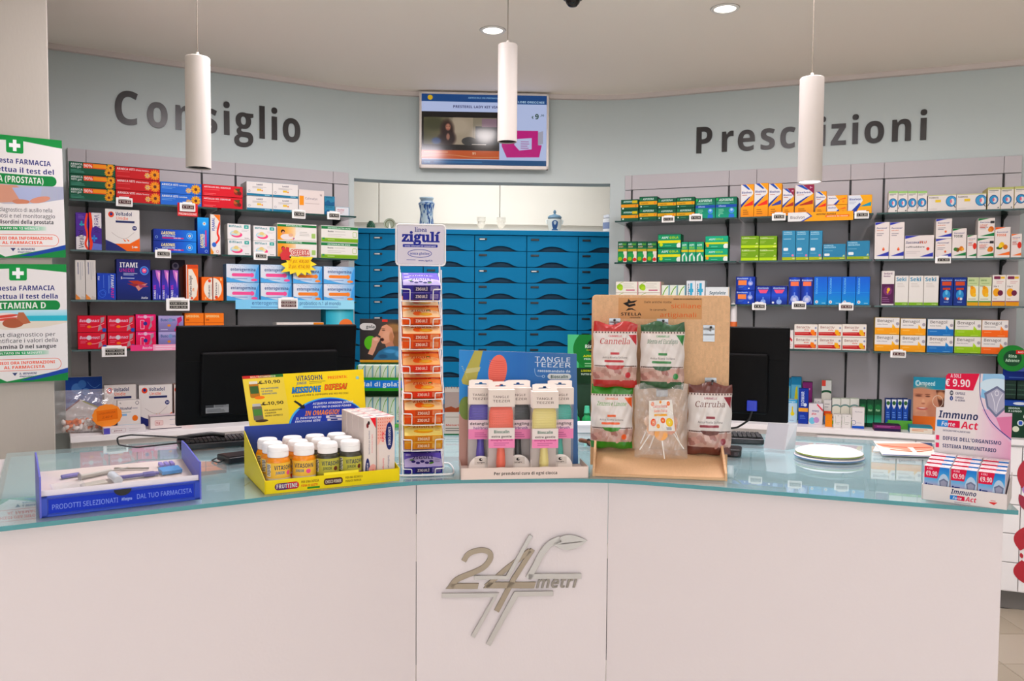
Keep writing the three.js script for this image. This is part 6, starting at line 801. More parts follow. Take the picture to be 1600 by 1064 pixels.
{ // dark green and blue throat display at the far right end
  const z = 0.33, P = (x, y) => SR.px(x, y, z), a = P(1566, 698), o = SR.at(a[0], DESK, z), k = 1 / SR.scale(1590, 650, z), Y = (y) => P(1585, y)[1] - DESK, X = (x) => P(x, 650)[0] - a[0];
  const t = thing('throat_display', 'tall dark green display stand with round green topper at right end', 'display stand', o.toArray(), SR.turn);
  const w = X(1640);
  const body = PR.draw(null, 320, 300, (p) => { p.bg('#12402c').r(0, 0, 1, 0.14, '#1d4a94').e(0.35, 0.07, 0.15, 0.04, '#dfe8f0').t('IDONA', 0.1, 0.2, 0.07, '#e0ece4', { max: 0.26 }).t('A LUNGO', 0.1, 0.28, 0.07, '#e0ece4', { max: 0.3 }); p.c(0.5, 0.42, 0.07, '#e8ece4').c(0.38, 0.6, 0.08, '#dfe8e8').rr(0.34, 0.55, 0.08, 0.1, 0.02, '#3a5cb0').c(0.28, 0.77, 0.08, '#e8ecd8').r(0.5, 0.7, 0.5, 0.2, '#b0201c'); });
  part(t, 'lower_box', move(cartonGeo(w, Y(626), 0.16, { f: body, s: PR.swatch('#0f3424'), t: PR.swatch('#1d4a94') }), w / 2, 0, 0), PR.mat);
  const tier = PR.draw(null, 320, 110, (p) => { p.bg('#142c22'); for (let i = 0; i < 9; i++) p.r(0.02 + i * 0.11, 0.05, 0.09, 0.9, i % 2 ? '#1d3c2c' : '#18302a').lines(0.03 + i * 0.11, 0.2, 0.06, 3, 0.26, '#5a7a6a', 0.06); });
  for (let i = 0; i < 4; i++) part(t, 'display_pack', move(cartonGeo(0.05, Y(595) - Y(624), 0.05, { f: tier, s: PR.swatch('#142c22') }), 0.035 + i * 0.054, Y(624.5), -0.03), PR.mat);
  part(t, 'back_card', move(cartonGeo(w - 0.02, Y(571) - Y(626), 0.004, { f: PR.draw(null, 160, 120, (p) => p.bg('#1a3f94').lines(0.15, 0.35, 0.6, 2, 0.1, '#6f8fd0', 0.03)), s: PR.swatch('#16357c') }), w / 2 - 0.004, Y(626.5), -0.085), PR.mat);
  const disc = PR.draw(null, 170, 170, (p) => p.bg('#1c7a34').c(0.5, 0.5, 0.47, '#1f8438').c(0.5, 0.5, 0.3, '#0f4a2c').t('Rina', 0.5, 0.42, 0.16, '#d8ecd8', { a: 'center', max: 0.28 }).t('Advance', 0.5, 0.58, 0.16, '#d8ecd8', { a: 'center', max: 0.46 }));
  const r = 20.5 * k, cg = new THREE.CylinderGeometry(r, r, 0.003, 40); { const uv = cg.attributes.uv, ps = cg.attributes.position, [u0, v0, u1, v1] = uvOf(disc); for (let i = 0; i < uv.count; i++) uv.setXY(i, u0 + (u1 - u0) * (ps.getX(i) / r / 2 + 0.5), v0 + (v1 - v0) * (0.5 - ps.getZ(i) / r / 2)); } cg.rotateX(Math.PI / 2); cg.translate(X(1579), Y(560), -0.004); part(t, 'round_topper', cg, PR.mat);
  part(t, 'topper_card', bxGeo(X(1572), X(1630), Y(580), Y(552), -0.009, -0.006), mat(0x1a3f94, 0.5));
  const nv = PR.draw(null, 90, 30, (p) => p.bg('#b81c20').t('NOVITÀ', 0.1, 0.55, 0.6, '#f4e0dc', { max: 0.8 })); const T = new Tri(), n0 = [X(1584), Y(553)], n1 = [X(1612), Y(547)]; T.quad([n0[0], n0[1], -0.001], [n1[0], n0[1], -0.001], [n1[0], n1[1], -0.001], [n0[0], n1[1], -0.001], nv); T.quad([n1[0], n0[1], -0.0016], [n0[0], n0[1], -0.0016], [n0[0], n1[1], -0.0016], [n1[0], n1[1], -0.0016], PR.swatch('#901818')); part(t, 'red_flash', T.build(), PR.mat);
}
{ // thermometer pack hanging beside the right monitor
  const z = FRONT - 0.01, a = SR.px(1140, 508, z), b = SR.px(1152, 474, z); const t = thing('hanging_tube', 'slim white tube pack with orange end beside the right monitor', 'tube pack', SR.at((a[0] + b[0]) / 2, LV[4] + 0.0005, z).toArray(), SR.turn), r = (b[0] - a[0]) / 2, top = b[1] - LV[4], mid = a[1] - LV[4];
  part(t, 'orange_cap', move(new THREE.CylinderGeometry(r, r * 0.9, mid + 0.02, 20), 0, (mid + 0.02) / 2, -r), mat(0xd8682c, 0.5)); part(t, 'tube_body', move(new THREE.CylinderGeometry(r * 0.9, r * 0.9, top - mid - 0.02, 20), 0, (top + mid + 0.02) / 2, -r), mat(0xdcd8d6, 0.4)); part(t, 'grey_tip', move(new THREE.CylinderGeometry(r * 0.4, r * 0.7, 0.012, 16), 0, top + 0.006, -r), mat(0x8c8a8a, 0.4)); part(t, 'hang_loop', (() => { const g = new THREE.TorusGeometry(0.006, 0.0012, 6, 16); g.translate(0, top + 0.016, -r); return g; })(), mat(0xc8c8c8, 0.4));
}
// a soft bag: two bulging sheets pinched at the rim
function bagGeo(w, h, thick, opt = {}) {
  const nx = opt.nx || 26, ny = opt.ny || 34, wr = opt.wrinkle ?? 0.0025, sd = opt.seed || 1, P = (i, j, s) => { const u = i / nx, v = j / ny; let t = Math.pow(Math.max(0, 1 - Math.pow(Math.abs(2 * u - 1), 2.6)), 0.7) * Math.pow(Math.max(0, 1 - Math.pow(Math.abs(2 * (opt.sag ? Math.pow(v, opt.sag) : v) - 1), 3.2)), 0.75);
    const n = Math.sin(u * 17 + sd * 3 + v * 5) * Math.sin(v * 23 - u * 9 + sd) + 0.6 * Math.sin(u * 41 + sd + v * 11) * Math.sin(v * 31 + sd * 2); const edge = 0.006 * Math.sin(v * 19 + sd) * (Math.abs(2 * u - 1) > 0.9 ? 1 : 0.3), topw = opt.topWave ? opt.topWave * Math.sin(u * 9 + sd) * (v > 0.9 ? (v - 0.9) * 10 : 0) : 0;
    return [(u - 0.5) * w + edge * w * 1.6, v * h + topw + (v < 0.1 ? Math.sin(u * 12 + sd) * 0.002 : 0), s * (t * thick / 2 + 0.0004) + n * wr * (0.35 + t) + (opt.lean ? opt.lean(u, v) : 0)]; };
  const T = new Tri(), sw = opt.back, f = opt.cell, U = f && uvOf(f), S = sw && uvOf(sw), uvf = (i, j) => (U ? [U[0] + (U[2] - U[0]) * i / nx, U[1] + (U[3] - U[1]) * j / ny] : [i / nx, j / ny]), uvb = (i, j) => (S ? [S[0], S[1]] : [i / nx, j / ny]);
  for (let i = 0; i < nx; i++) for (let j = 0; j < ny; j++) { for (const s of [1, -1]) { const a = P(i, j, s), b = P(i + 1, j, s), c = P(i + 1, j + 1, s), d = P(i, j + 1, s), q = s > 0 ? uvf : uvb; if (s > 0) { T.tri(a, b, c, q(i, j), q(i + 1, j), q(i + 1, j + 1)); T.tri(a, c, d, q(i, j), q(i + 1, j + 1), q(i, j + 1)); } else { T.tri(b, a, c, q(i + 1, j), q(i, j), q(i + 1, j + 1)); T.tri(c, a, d, q(i + 1, j + 1), q(i, j), q(i, j + 1)); } } }
  let g = T.build(); g.deleteAttribute('normal'); g = mergeVerts(g); g.computeVertexNormals(); return g;
}
function mergeVerts(g) { // smooth normals over equal positions, uv kept
  const p = g.attributes.position, m = new Map(), N = new Float32Array(p.count * 3); const k = (i) => `${Math.round(p.getX(i) * 2e5)},${Math.round(p.getY(i) * 2e5)},${Math.round(p.getZ(i) * 2e5)}`;
  g.computeVertexNormals(); const n = g.attributes.normal; for (let i = 0; i < p.count; i++) { const q = k(i), a = m.get(q) || [0, 0, 0]; a[0] += n.getX(i); a[1] += n.getY(i); a[2] += n.getZ(i); m.set(q, a); }
  for (let i = 0; i < p.count; i++) { const a = m.get(k(i)), l = Math.hypot(...a) || 1; N[i * 3] = a[0] / l; N[i * 3 + 1] = a[1] / l; N[i * 3 + 2] = a[2] / l; }
  g.setAttribute('normal', new THREE.BufferAttribute(N, 3)); g.computeVertexNormals = () => {}; return g;
}
const film = mat(0xffffff, 0.11, { transmission: 0.88, thickness: 0, ior: 1.6, specularIntensity: 1 });
{ // candy bag with orange price flash
  const z = 0.255, k = 1 / SL.scale(130, 650, z), t = thing('candy_bag', 'clear bag of orange and white sweets with scalloped orange price tag', 'bag', SL.at(SL.px(132, 650, z)[0], DESK, z).toArray(), SL.turn);
  part(t, 'clear_bag', move(bagGeo(82 * k, 66 * k, 0.1, { sag: 0.55, wrinkle: 0.006, seed: 4 }), 0, 0.002, 0), film); seed = 31;
  const candy = (col) => { const l = []; for (let i = 0; i < 34; i++) { const g = new THREE.SphereGeometry(0.011, 10, 7); g.scale(1.5, 0.9, 0.9); g.rotateZ(rnd() * 3); g.rotateY(rnd() * 3); g.translate((rnd() - 0.5) * 58 * k, 0.016 + rnd() * 0.045 * (1 - Math.abs(0)), (rnd() - 0.5) * 0.055); l.push(g); } return merge(l); };
  const cs = [[0xe8721c, 'orange sweets'], [0xf2eae2, 'white sweets'], [0xc9bfb6, 'pale wrapped sweets']]; for (const [col, lab] of cs) { const m = part(t, 'sweets', candy(col), mat(col, 0.3), lab); m.userData.kind = 'stuff'; }
  const q = SL.px(167.5, 649, z + 0.075), s = new THREE.Shape(), rx = 20 * k, ry = 17 * k; for (let i = 0; i <= 96; i++) { const a = i / 96 * 6.2832, w = 1 + 0.05 * Math.abs(Math.sin(a * 7)); s[i ? 'lineTo' : 'moveTo'](Math.cos(a) * rx * w, Math.sin(a) * ry * w); }
  const g = new THREE.ExtrudeGeometry(s, { depth: 0.0012, bevelEnabled: false }); const ox = q[0] - SL.px(132, 650, z)[0], oy = q[1] - DESK; g.rotateZ(0.12); g.translate(ox, oy, 0.08); part(t, 'price_flash', g, mat(0xf48a16, 0.6), 'scalloped orange tag with handwriting');
  const tx = PB.draw(null, 160, 90, (p) => p.bg('#f18a18').t('LIQUIRIZIA', 0.5, 0.3, 0.22, '#a8541c', { a: 'center', max: 0.8, i: 1, b: 0 }).t('2,40 €', 0.5, 0.68, 0.26, '#a8541c', { a: 'center', max: 0.5, i: 1, b: 0 })); const T = new Tri(); T.quad([ox - rx * 0.7, oy - ry * 0.5, 0.0816], [ox + rx * 0.75, oy - ry * 0.35, 0.0816], [ox + rx * 0.7, oy + ry * 0.6, 0.0816], [ox - rx * 0.75, oy + ry * 0.45, 0.0816], tx); part(t, 'handwriting', T.build(), PB.mat);
}
// ---------------------------------------------------------------- things standing on the counter
function stand(xa, ya, xb, yb) { const a = onHeight(xa, ya, TOP), b = onHeight(xb, yb, TOP), f = new Frame(a, b.x - a.x, b.z - a.z); f.w = Math.hypot(b.x - a.x, b.z - a.z); f.l = (x, y, z = 0) => { const q = f.px(x, y, z); return [q[0], q[1] - TOP]; }; return f; }
const group = (name, label, cat, f, g) => thing(name, label, cat, f.at(0, TOP + 0.0003, 0).toArray(), f.turn, g);
const cyl = (r0, r1, h, s = 32) => new THREE.CylinderGeometry(r1, r0, h, s);
const faceQuad = (x0, x1, y0, y1, z, cell) => { const T = new Tri(); T.quad([x0, y0, z], [x1, y0, z], [x1, y1, z], [x0, y1, z], cell); return T.build(); };
const vec = (a, z) => V3(a[0], a[1], z);
// ---- yellow vitamin display
{
  const f = stand(413.6, 773, 624, 751), w = f.w, D = 0.30, t = group('vitamin_display', 'bright yellow card counter display with blue oval header', 'display stand', f), yel = '#f2e016', ye = PD.swatch(yel), lip = f.l(413, 752)[1];
  const frontArt = PD.draw(null, 840, 84, (p) => p.bg(yel).rr(0.07, 0.28, 0.17, 0.5, 0.24, '#5a2a6a').rr(0.15, 0.25, 0.09, 0.5, 0.24, '#c8203c').t('FRUTTINE', 0.155, 0.52, 0.42, '#f4f0e8', { a: 'center', max: 0.15, st: '#3a1c4a', sw: 0.12 }).t('PER UNA DIFESA', 0.255, 0.34, 0.26, '#7a5a14', { max: 0.13 }).t('PIENA DI GUSTO', 0.255, 0.62, 0.26, '#c8501c', { max: 0.12 }).r(0.3, 0.76, 0.09, 0.14, '#3a8c2c').rr(0.42, 0.26, 0.14, 0.5, 0.2, '#4a2a18').t('CHOCO POWER', 0.49, 0.52, 0.34, '#f0e8d8', { a: 'center', max: 0.12 }).t('PER UNA RICARICA', 0.58, 0.34, 0.24, '#7a6a14', { max: 0.13 }).t('PIENA DI ENERGIA', 0.58, 0.6, 0.24, '#7a6a14', { max: 0.12 }));
  part(t, 'tray_front', plateGeo(V3(0, 0, 0), V3(w, 0, 0), V3(w, lip, 0), V3(0, lip, 0), 0.002, frontArt, ye), PD.mat);
  part(t, 'front_tab', bxGeo(w * 0.42, w * 0.68, lip - 0.004, lip + 0.007, -0.0016, -0.0004), mat(0xf2e016, 0.5));
  part(t, 'tray_base', bxGeo(0.001, w - 0.001, 0, 0.002, -D, -0.002), mat(0xe8d414, 0.6));
  const sideBack = f.l(391, 672, -D)[1];
  for (const x of [0.001, w - 0.001]) part(t, 'tray_side', plateGeo(V3(x, 0, -D), V3(x, 0, -0.0), V3(x, lip, -0.0), V3(x, sideBack, -D), 0.0016, ye, ye), PD.mat);
  part(t, 'tray_back', bxGeo(0.002, w - 0.002, 0.002, sideBack + 0.012, -D - 0.0005, -D + 0.0015), mat(0x143a9c, 0.5));
  const zt = -D - 0.055, hl = f.l(391, 672, -D), hr = [w, hl[1]], tl = f.l(378.4, 588, zt), tr = f.l(567.6, 577, zt);
  const head = PD.draw(null, 800, 420, (p) => {
    p.bg('#f2dc12').r(0, 0, 0.32, 1, '#efdc6a').r(0, 0.0, 0.315, 0.055, '#8a4a2c').r(0, 0, 0.13, 0.055, '#b8302c').r(0.22, 0, 0.1, 0.055, '#3a7a3c').t('MULTIVITAMINICO', 0.16, 0.03, 0.045, '#f4ecd0', { a: 'center', max: 0.2 })
      .rr(0.04, 0.15, 0.075, 0.27, 0.03, '#b8842c').rr(0.045, 0.11, 0.065, 0.05, 0.01, '#e8e4d8').r(0.045, 0.2, 0.065, 0.14, '#4a6a3c').e(0.11, 0.42, 0.04, 0.03, '#e88a1c').rr(0.04, 0.57, 0.075, 0.27, 0.03, '#7a7468').rr(0.045, 0.53, 0.065, 0.05, 0.01, '#c8c8c8').r(0.045, 0.63, 0.065, 0.12, '#5a8a4a').e(0.1, 0.85, 0.05, 0.025, '#4a3a28')
      .t('€ 10,90', 0.12, 0.14, 0.085, '#2a2418', { max: 0.17 }).r(0.11, 0.15, 0.06, 0.014, '#2a2418').t('€ 10,90', 0.12, 0.54, 0.085, '#2a2418', { max: 0.17 }).r(0.11, 0.55, 0.06, 0.014, '#2a2418').t('PER RAFFORZARE', 0.13, 0.26, 0.036, '#3a5a8c', { max: 0.14 }).t('LE DIFESE', 0.13, 0.31, 0.036, '#3a5a8c', { max: 0.09 }).t('IMMUNITARIE', 0.13, 0.36, 0.036, '#3a5a8c', { max: 0.12 }).t('PER ALIMENTARE', 0.13, 0.67, 0.036, '#3a3428', { max: 0.14 }).t('L’ENERGIA', 0.13, 0.72, 0.036, '#3a3428', { max: 0.09 }).t('MENO CAPRICCI', 0.13, 0.77, 0.036, '#3a3428', { max: 0.14 })
      .t('ViTASOHN', 0.42, 0.11, 0.13, '#24346a', { max: 0.22 }).t('JUNIOR', 0.42, 0.2, 0.07, '#2a5a9c', { max: 0.08, i: 1 }).lines(0.52, 0.18, 0.14, 2, 0.03, '#8a8a4a', 0.012).t('PRESENTA:', 0.68, 0.13, 0.075, '#d8641c', { max: 0.17 }).t('MISSIONE', 0.37, 0.33, 0.15, '#1c8cc8', { max: 0.24, i: 1, st: '#1c3a6a', sw: 0.1 }).t('DIFESA!', 0.64, 0.31, 0.14, '#e8781c', { max: 0.2, i: 1, st: '#7a3a0c', sw: 0.1 }).t('★', 0.6, 0.32, 0.08, '#e8a01c').t('★', 0.85, 0.28, 0.08, '#e8a01c').t('2 ALLEATI PER IL SUPPORTO DEI PIÙ PICCOLI', 0.37, 0.44, 0.042, '#4a3a14', { max: 0.48 })
      .e(0.66, 1.0, 0.345, 0.5, '#5ab0e0').e(0.665, 1.02, 0.335, 0.5, '#1c3f9c').t('ACQUISTA VITASOHN JUNIOR', 0.53, 0.6, 0.05, '#eef0f4', { max: 0.36, i: 1 }).t('FRUTTINE O CHOCO POWER', 0.53, 0.665, 0.05, '#eef0f4', { max: 0.34, i: 1 }).t('IN OMAGGIO!', 0.46, 0.77, 0.12, '#f09a24', { max: 0.3, i: 1 }).t('IL DENTIFRICIO', 0.38, 0.85, 0.05, '#eef0f4', { max: 0.22, i: 1 }).t('EMOFORM KIDS', 0.37, 0.905, 0.05, '#eef0f4', { max: 0.22, i: 1 }).t('GUSTO FRAGOLA', 0.37, 0.955, 0.045, '#d83a5c', { max: 0.22, i: 1 }).r(0.64, 0.83, 0.16, 0.045, '#e8e4e4').r(0.65, 0.885, 0.16, 0.045, '#dcd8dc').r(0.67, 0.84, 0.06, 0.025, '#2a3a7a').r(0.68, 0.895, 0.06, 0.025, '#2a3a7a').p([[0.37, 0.54], [0.385, 0.52], [0.44, 0.62], [0.455, 0.6], [0.46, 0.68], [0.4, 0.68], [0.425, 0.65]], '#1a1a1c').c(0.94, 0.16, 0.03, '#a8d4d0');
  });
  part(t, 'header_board', plateGeo(vec(hl, -D), vec(hr, -D), vec(tr, zt), vec(tl, zt), 0.002, head, ye), PD.mat, 'yellow header with blue oval and lettering');
  // bottles standing in the tray
  const mk = (kind) => {
    const lab = PD.draw('bottle' + kind, 420, 150, (p) => { const o = kind === 'o'; p.bg(o ? '#f4cf6a' : '#c8c46a').r(0, 0.62, 1, 0.38, o ? '#eee6dc' : '#b4b05c'); for (const cx of [0.5]) { p.t('ViTASOHN', cx, 0.2, 0.24, '#2c3c58', { a: 'center', max: 0.28 }).t('JUNIOR', cx - 0.06, 0.4, 0.15, o ? '#2c6aa8' : '#3a4a3c', { a: 'center', max: 0.12 }); for (let i = 0; i < 5; i++) p.c(cx - 0.09 + i * 0.045, o ? 0.78 : 0.7, 0.07, ['#d8442c', '#3a8cc8', '#5aa83c', '#e8902c', '#8a4aa0'][i]); p.c(cx + 0.06, 0.42, 0.09, o ? '#e86a9c' : '#6a3a2c'); } p.r(0.24, 0.05, 0.07, 0.5, '#f4f0e8').lines(0.24, 0.08, 0.07, 7, 0.065, '#333', 0.03).lines(0.7, 0.1, 0.2, 9, 0.09, o ? '#e0b850' : '#8a8c3c', 0.03).lines(0.05, 0.1, 0.16, 9, 0.09, '#c8a860', 0.03); });
    const g = { body: lathe([[0, 0], [0.029, 0], [0.0325, 0.004], [0.0325, 0.078], [0.029, 0.086], [0.0255, 0.09], [0.0255, 0.098], [0, 0.098]], 36), label: remapUV((() => { const c = new THREE.CylinderGeometry(0.0328, 0.0328, 0.068, 36, 1, true); c.rotateY(Math.PI); c.translate(0, 0.0435, 0); return c; })(), lab), cap: lathe([[0.0275, 0.091], [0.0283, 0.093], [0.0283, 0.112], [0.0265, 0.118], [0.024, 0.1205], [0, 0.1205]], 40), ring: lathe([[0.0284, 0.1065], [0.0292, 0.107], [0.0292, 0.109], [0.0284, 0.1095]], 40) };
    return g;
  };
  const go = mk('o'), gd = mk('d'), bo = mat(0xe88a10, 0.25), bd = mat(0x3c3a2c, 0.3), cap = mat(0xf0eeec, 0.4);
  const bottle = (kind, x, z, label, turn) => { const p = f.at(x, TOP + 0.0025, z), g = kind === 'o' ? go : gd, b = thing('vitamin_bottle', label, 'bottle', p.toArray(), f.turn + turn, kind === 'o' ? 'orange bottles in the yellow display' : 'dark bottles in the yellow display'); part(b, 'bottle_body', g.body, kind === 'o' ? bo : bd); part(b, 'label_wrap', g.label, PD.mat); const c = part(b, 'cap', g.cap, cap); part(c, 'cap_ridge', g.ring, cap); };
  const X = (px) => f.l(px, 740, -0.042)[0] - 0.006, row = ['front', 'second', 'third'], bx = [X(438), X(478.5), X(510), X(537)];
  for (let r = 0; r < 3; r++) bottle('o', bx[0], -0.042 - r * 0.068, `orange vitamin bottle with white cap, ${row[r]} in the leftmost file`, 0.35);
  for (let r = 0; r < 3; r++) bottle('o', Math.max(bx[1], bx[0] + 0.0665), -0.042 - r * 0.068, `orange vitamin bottle with white cap, ${row[r]} in the second file`, -0.25);
  for (let r = 0; r < 3; r++) { bottle('d', Math.max(bx[1], bx[0] + 0.0665) + 0.0665, -0.042 - r * 0.068, `dark vitamin bottle with white cap, ${row[r]} in the file beside orange bottles`, 0.1); bottle('d', Math.max(bx[1], bx[0] + 0.0665) + 0.1325, -0.042 - r * 0.068, `dark vitamin bottle with white cap, ${row[r]} in the file beside toothpaste cartons`, 0.2); }
  // toothpaste cartons
  const emoA = PD.draw(null, 130, 420, (p) => p.bg('#f2eae4').p([[0.52, 0], [1, 0], [1, 0.17]], '#d81c34').e(0.3, 0.12, 0.1, 0.04, '#7a2a2c').c(0.4, 0.08, 0.03, '#3a2a2c').e(0.3, 0.84, 0.2, 0.2, '#1c2a64').t('EMOFORM', 0.3, 0.97, 0.055, '#f2eef0', { rot: -90, max: 0.26, f: 'serif' }).t('Kids', 0.7, 0.9, 0.06, '#d83c4c', { rot: -90, max: 0.12, i: 1 }).c(0.75, 0.86, 0.12, '#f4c0b8').t('Kids', 0.75, 0.92, 0.05, '#d83c4c', { rot: -90, max: 0.1 }).t('Dentifricio per bambini', 0.44, 0.58, 0.045, '#33406a', { rot: -90, max: 0.38, b: 0 }).t('3-6 anni Gusto fragola', 0.68, 0.56, 0.035, '#d83c4c', { rot: -90, max: 0.3, b: 0 }));
  const emoB = PD.draw(null, 130, 420, (p) => { p.bg('#f3e2da').p([[0, 0], [1, 0], [0.1, 0.42], [0, 0.45]], '#f4c4b8'); for (let i = 0; i < 40; i++) p.c(0.06 + (i % 6) * 0.13, 0.03 + Math.floor(i / 6) * 0.05, 0.008, '#d8745c'); p.r(0.1, 0.44, 0.9, 0.56, '#f3eae4').p([[0.62, 0.2], [1, 0.05], [1, 0.5], [0.6, 0.46]], '#f3eae4').e(0.7, 0.31, 0.22, 0.22, '#1c2a64').t('EMOFORM', 0.7, 0.16, 0.06, '#f2eef0', { rot: 90, max: 0.3, f: 'serif' }).t('Kids', 0.34, 0.24, 0.07, '#d83c4c', { rot: 90, max: 0.16, i: 1 }).t('Dentifricio per bambini', 0.66, 0.62, 0.045, '#33406a', { rot: 90, max: 0.34, b: 0 }).t('Gusto fragola', 0.36, 0.66, 0.04, '#d83c4c', { rot: 90, max: 0.2, b: 0 }); });
  const emoT = PD.draw(null, 100, 90, (p) => p.bg('#f1e9e4').r(0.1, 0.38, 0.7, 0.2, '#8a8490').p([[0.6, 0], [1, 0], [1, 0.4]], '#e0586a').r(0.1, 0.75, 0.6, 0.03, '#c8bcb8'));
  const xa = Math.max(f.l(556.5, 740, -0.03)[0], Math.max(bx[1], bx[0] + 0.0665) + 0.1325 + 0.0335), xb = f.l(587, 735, -0.03)[0], xc = w - 0.006, hh = f.l(571, 652, -0.03)[1] - 0.003;
  for (let c = 0; c < 2; c++) for (let r = 0; r < 4; r++) { const x0 = c ? xb + 0.001 : xa, x1 = c ? xc : xb - 0.001, ww = x1 - x0; const g = cartonGeo(ww, hh, 0.052, { f: c ? emoB : emoA, s: PD.swatch('#e8ded8'), t: emoT, l: PD.swatch('#e6dcd6') }); const p = f.at((x0 + x1) / 2, TOP + 0.0025, -0.022 - r * 0.0545); oneMesh('toothpaste_carton', g, PD.mat, `white toothpaste carton, ${['front', 'second', 'third', 'rear'][r]} of the ${c ? 'right' : 'left'} file in the yellow display`, 'toothpaste box', p.toArray(), f.turn, 'toothpaste cartons in the yellow display'); }
}
// ---- wire rack of sweets
{
  const f = stand(623, 743.5, 697, 741.5), w = f.w, t = group('wire_rack', 'tall narrow white wire rack with a square sign on top', 'display rack', f), wire = mat(0xe9e7e6, 0.35), R = 0.0017, TX = (y) => -0.10 * (y / 0.72);
  const kinds = [['violet', 2, 470], ['apricot', 1, 508], ['apricot', 2, 545], ['orange', 1, 582], ['orange', 1, 623], ['peach', 2, 663], ['yellow', 2, 703], ['violet', 1, 741]];
  const pal = { violet: ['#6a5ab0', '#3a2f88', '#c8c0e4', '#2c2460', 'dark violet'], apricot: ['#f0a860', '#d8651c', '#f8d8b0', '#b84a10', 'apricot orange'], orange: ['#f09a50', '#cc4a1c', '#f6c48c', '#c8380c', 'red orange'], peach: ['#f4ac5c', '#d8601c', '#f8dcb0', '#b85410', 'light orange'], yellow: ['#f4cc2c', '#d89a08', '#f8ea9c', '#c88808', 'yellow'] };
  const topArt = (k) => PD.draw('zt' + k, 300, 190, (p) => { const c = pal[k]; p.bg(c[0]).e(0.5, 0.75, 0.6, 0.5, c[2]); p.t('ZIGULÌ', 0.5, 0.36, 0.26, c[3], { a: 'center', max: 0.56 }); if (k === 'violet') { for (let i = 0; i < 5; i++) p.c(0.24 + i * 0.12, 0.62 + (i % 2) * 0.1, 0.09, '#2a2268'); p.e(0.72, 0.74, 0.07, 0.06, '#5a8a3c', -0.5).e(0.2, 0.5, 0.06, 0.05, '#5a8a3c'); } else if (k === 'yellow') p.e(0.5, 0.68, 0.26, 0.15, '#e8b010').e(0.55, 0.62, 0.2, 0.08, '#f8e060'); else p.c(0.4, 0.64, 0.2, '#e8742c').e(0.62, 0.7, 0.18, 0.16, '#f4a82c').e(0.62, 0.68, 0.12, 0.09, '#f8c860').e(0.7, 0.3, 0.05, 0.05, '#4a7a2c'); p.r(0.04, 0.08, 0.14, 0.1, 'rgba(255,255,255,.6)').lines(0.82, 0.4, 0.13, 3, 0.12, c[3], 0.02); });
  const frontArt = (k) => PD.draw('zf' + k, 300, 76, (p) => { const c = pal[k]; p.bg(c[1]).r(0.28, 0.08, 0.44, 0.84, c[3]).t('ZIGULÌ', 0.5, 0.52, 0.56, '#f4e8dc', { a: 'center', max: 0.32 }).r(0.74, 0.12, 0.22, 0.7, 'rgba(240,230,220,.55)').lines(0.76, 0.25, 0.18, 3, 0.2, c[1], 0.06); });
  const pos = ['topmost', 'second from top', 'third from top', 'fourth from top', 'fifth from top', 'sixth from top', 'seventh from top', 'bottom'], TILT = 0.42, BW = w * 0.80, BL = 0.074, BH = 0.0245, wires = [];
  kinds.forEach(([k, n, yb], i) => {
    const guess = f.l(660, yb)[1], z0 = TX(guess), y = f.l(660, yb, z0)[1], cx = f.l(i < 4 ? 658.5 : 661.5, yb, z0)[0];
    for (let s = 0; s < n + 1; s++) {
      const back = s === n, lift = back ? 0 : s * (BH + 0.0006), zz = back ? -BL - 0.002 : 0, yy = back ? BL * 0 + BH * 0.2 : lift;
      const ly = 0.002 + yy * Math.cos(TILT) - zz * Math.sin(TILT), lz = yy * Math.sin(TILT) * 0.0 + zz * Math.cos(TILT);
      const m = oneMesh('sweets_box', cartonGeo(BW, BH, BL, { f: frontArt(k), s: PD.swatch(pal[k][1]), t: topArt(k), l: PD.swatch(pal[k][1]) }, 0.0008), PD.mat, `${pal[k][4]} sweets box, ${back ? 'rear' : n === 2 ? ['lower', 'upper'][s] : 'front'} one in ${pos[i]} rack pocket`, 'sweets box', f.at(cx, TOP + y + ly, z0 + lz + (s && !back ? BH * Math.sin(TILT) : 0)).toArray(), 0, 'sweets boxes in the wire rack');
      m.rotation.set(TILT, f.turn, 0, 'YXZ');
    }
    // pocket wires: floor rails, front stop, two corner loops
    const X0 = cx - BW / 2 - 0.004, X1 = cx + BW / 2 + 0.004, S = Math.sin(TILT), C = Math.cos(TILT), Q = (x, a, b) => [x, y + a * C + -b * S, z0 + a * S + b * C];   // a: up off the pocket floor, b: along it (front 0, rear negative)
    const fz = 0.004, hgt = n * BH * 0.7 + 0.006;
    for (const x of [X0, X1]) wires.push(tube([Q(x, 0.0, -0.15), Q(x, 0.0, fz)], R, 4), tube([Q(x, 0.03, -0.15), Q(x, 0.03, -0.02), Q(x, hgt, fz)], R, 10));
    wires.push(tube([Q(X0 + 0.024, -0.001, fz), Q(X1 - 0.024, -0.001, fz)], R, 4));
    for (const [x, d] of [[X0, 1], [X1, -1]]) wires.push(tube([Q(x, hgt, fz), Q(x + d * 0.022, hgt, fz + 0.002), Q(x + d * 0.0255, hgt - 0.003, fz + 0.002), Q(x + d * 0.0255, 0.003, fz + 0.002), Q(x + d * 0.022, 0, fz), Q(x, 0, fz)], R, 28));
  });
  part(t, 'pocket_wires', merge(wires), wire, 'bent white wires holding the boxes');
  const zb = (y) => TX(y) - 0.135; for (const x of [w * 0.04, w * 0.96]) { part(t, 'upright_wire', tube([[x, 0.004, zb(0)], [x, 0.74, zb(0.74)]], 0.0026, 6), wire); part(t, 'upright_wire', tube([[x, 0.004, zb(0) + 0.11], [x * 0.98, 0.62, zb(0.62) + 0.11]], 0.0018, 6), wire); }
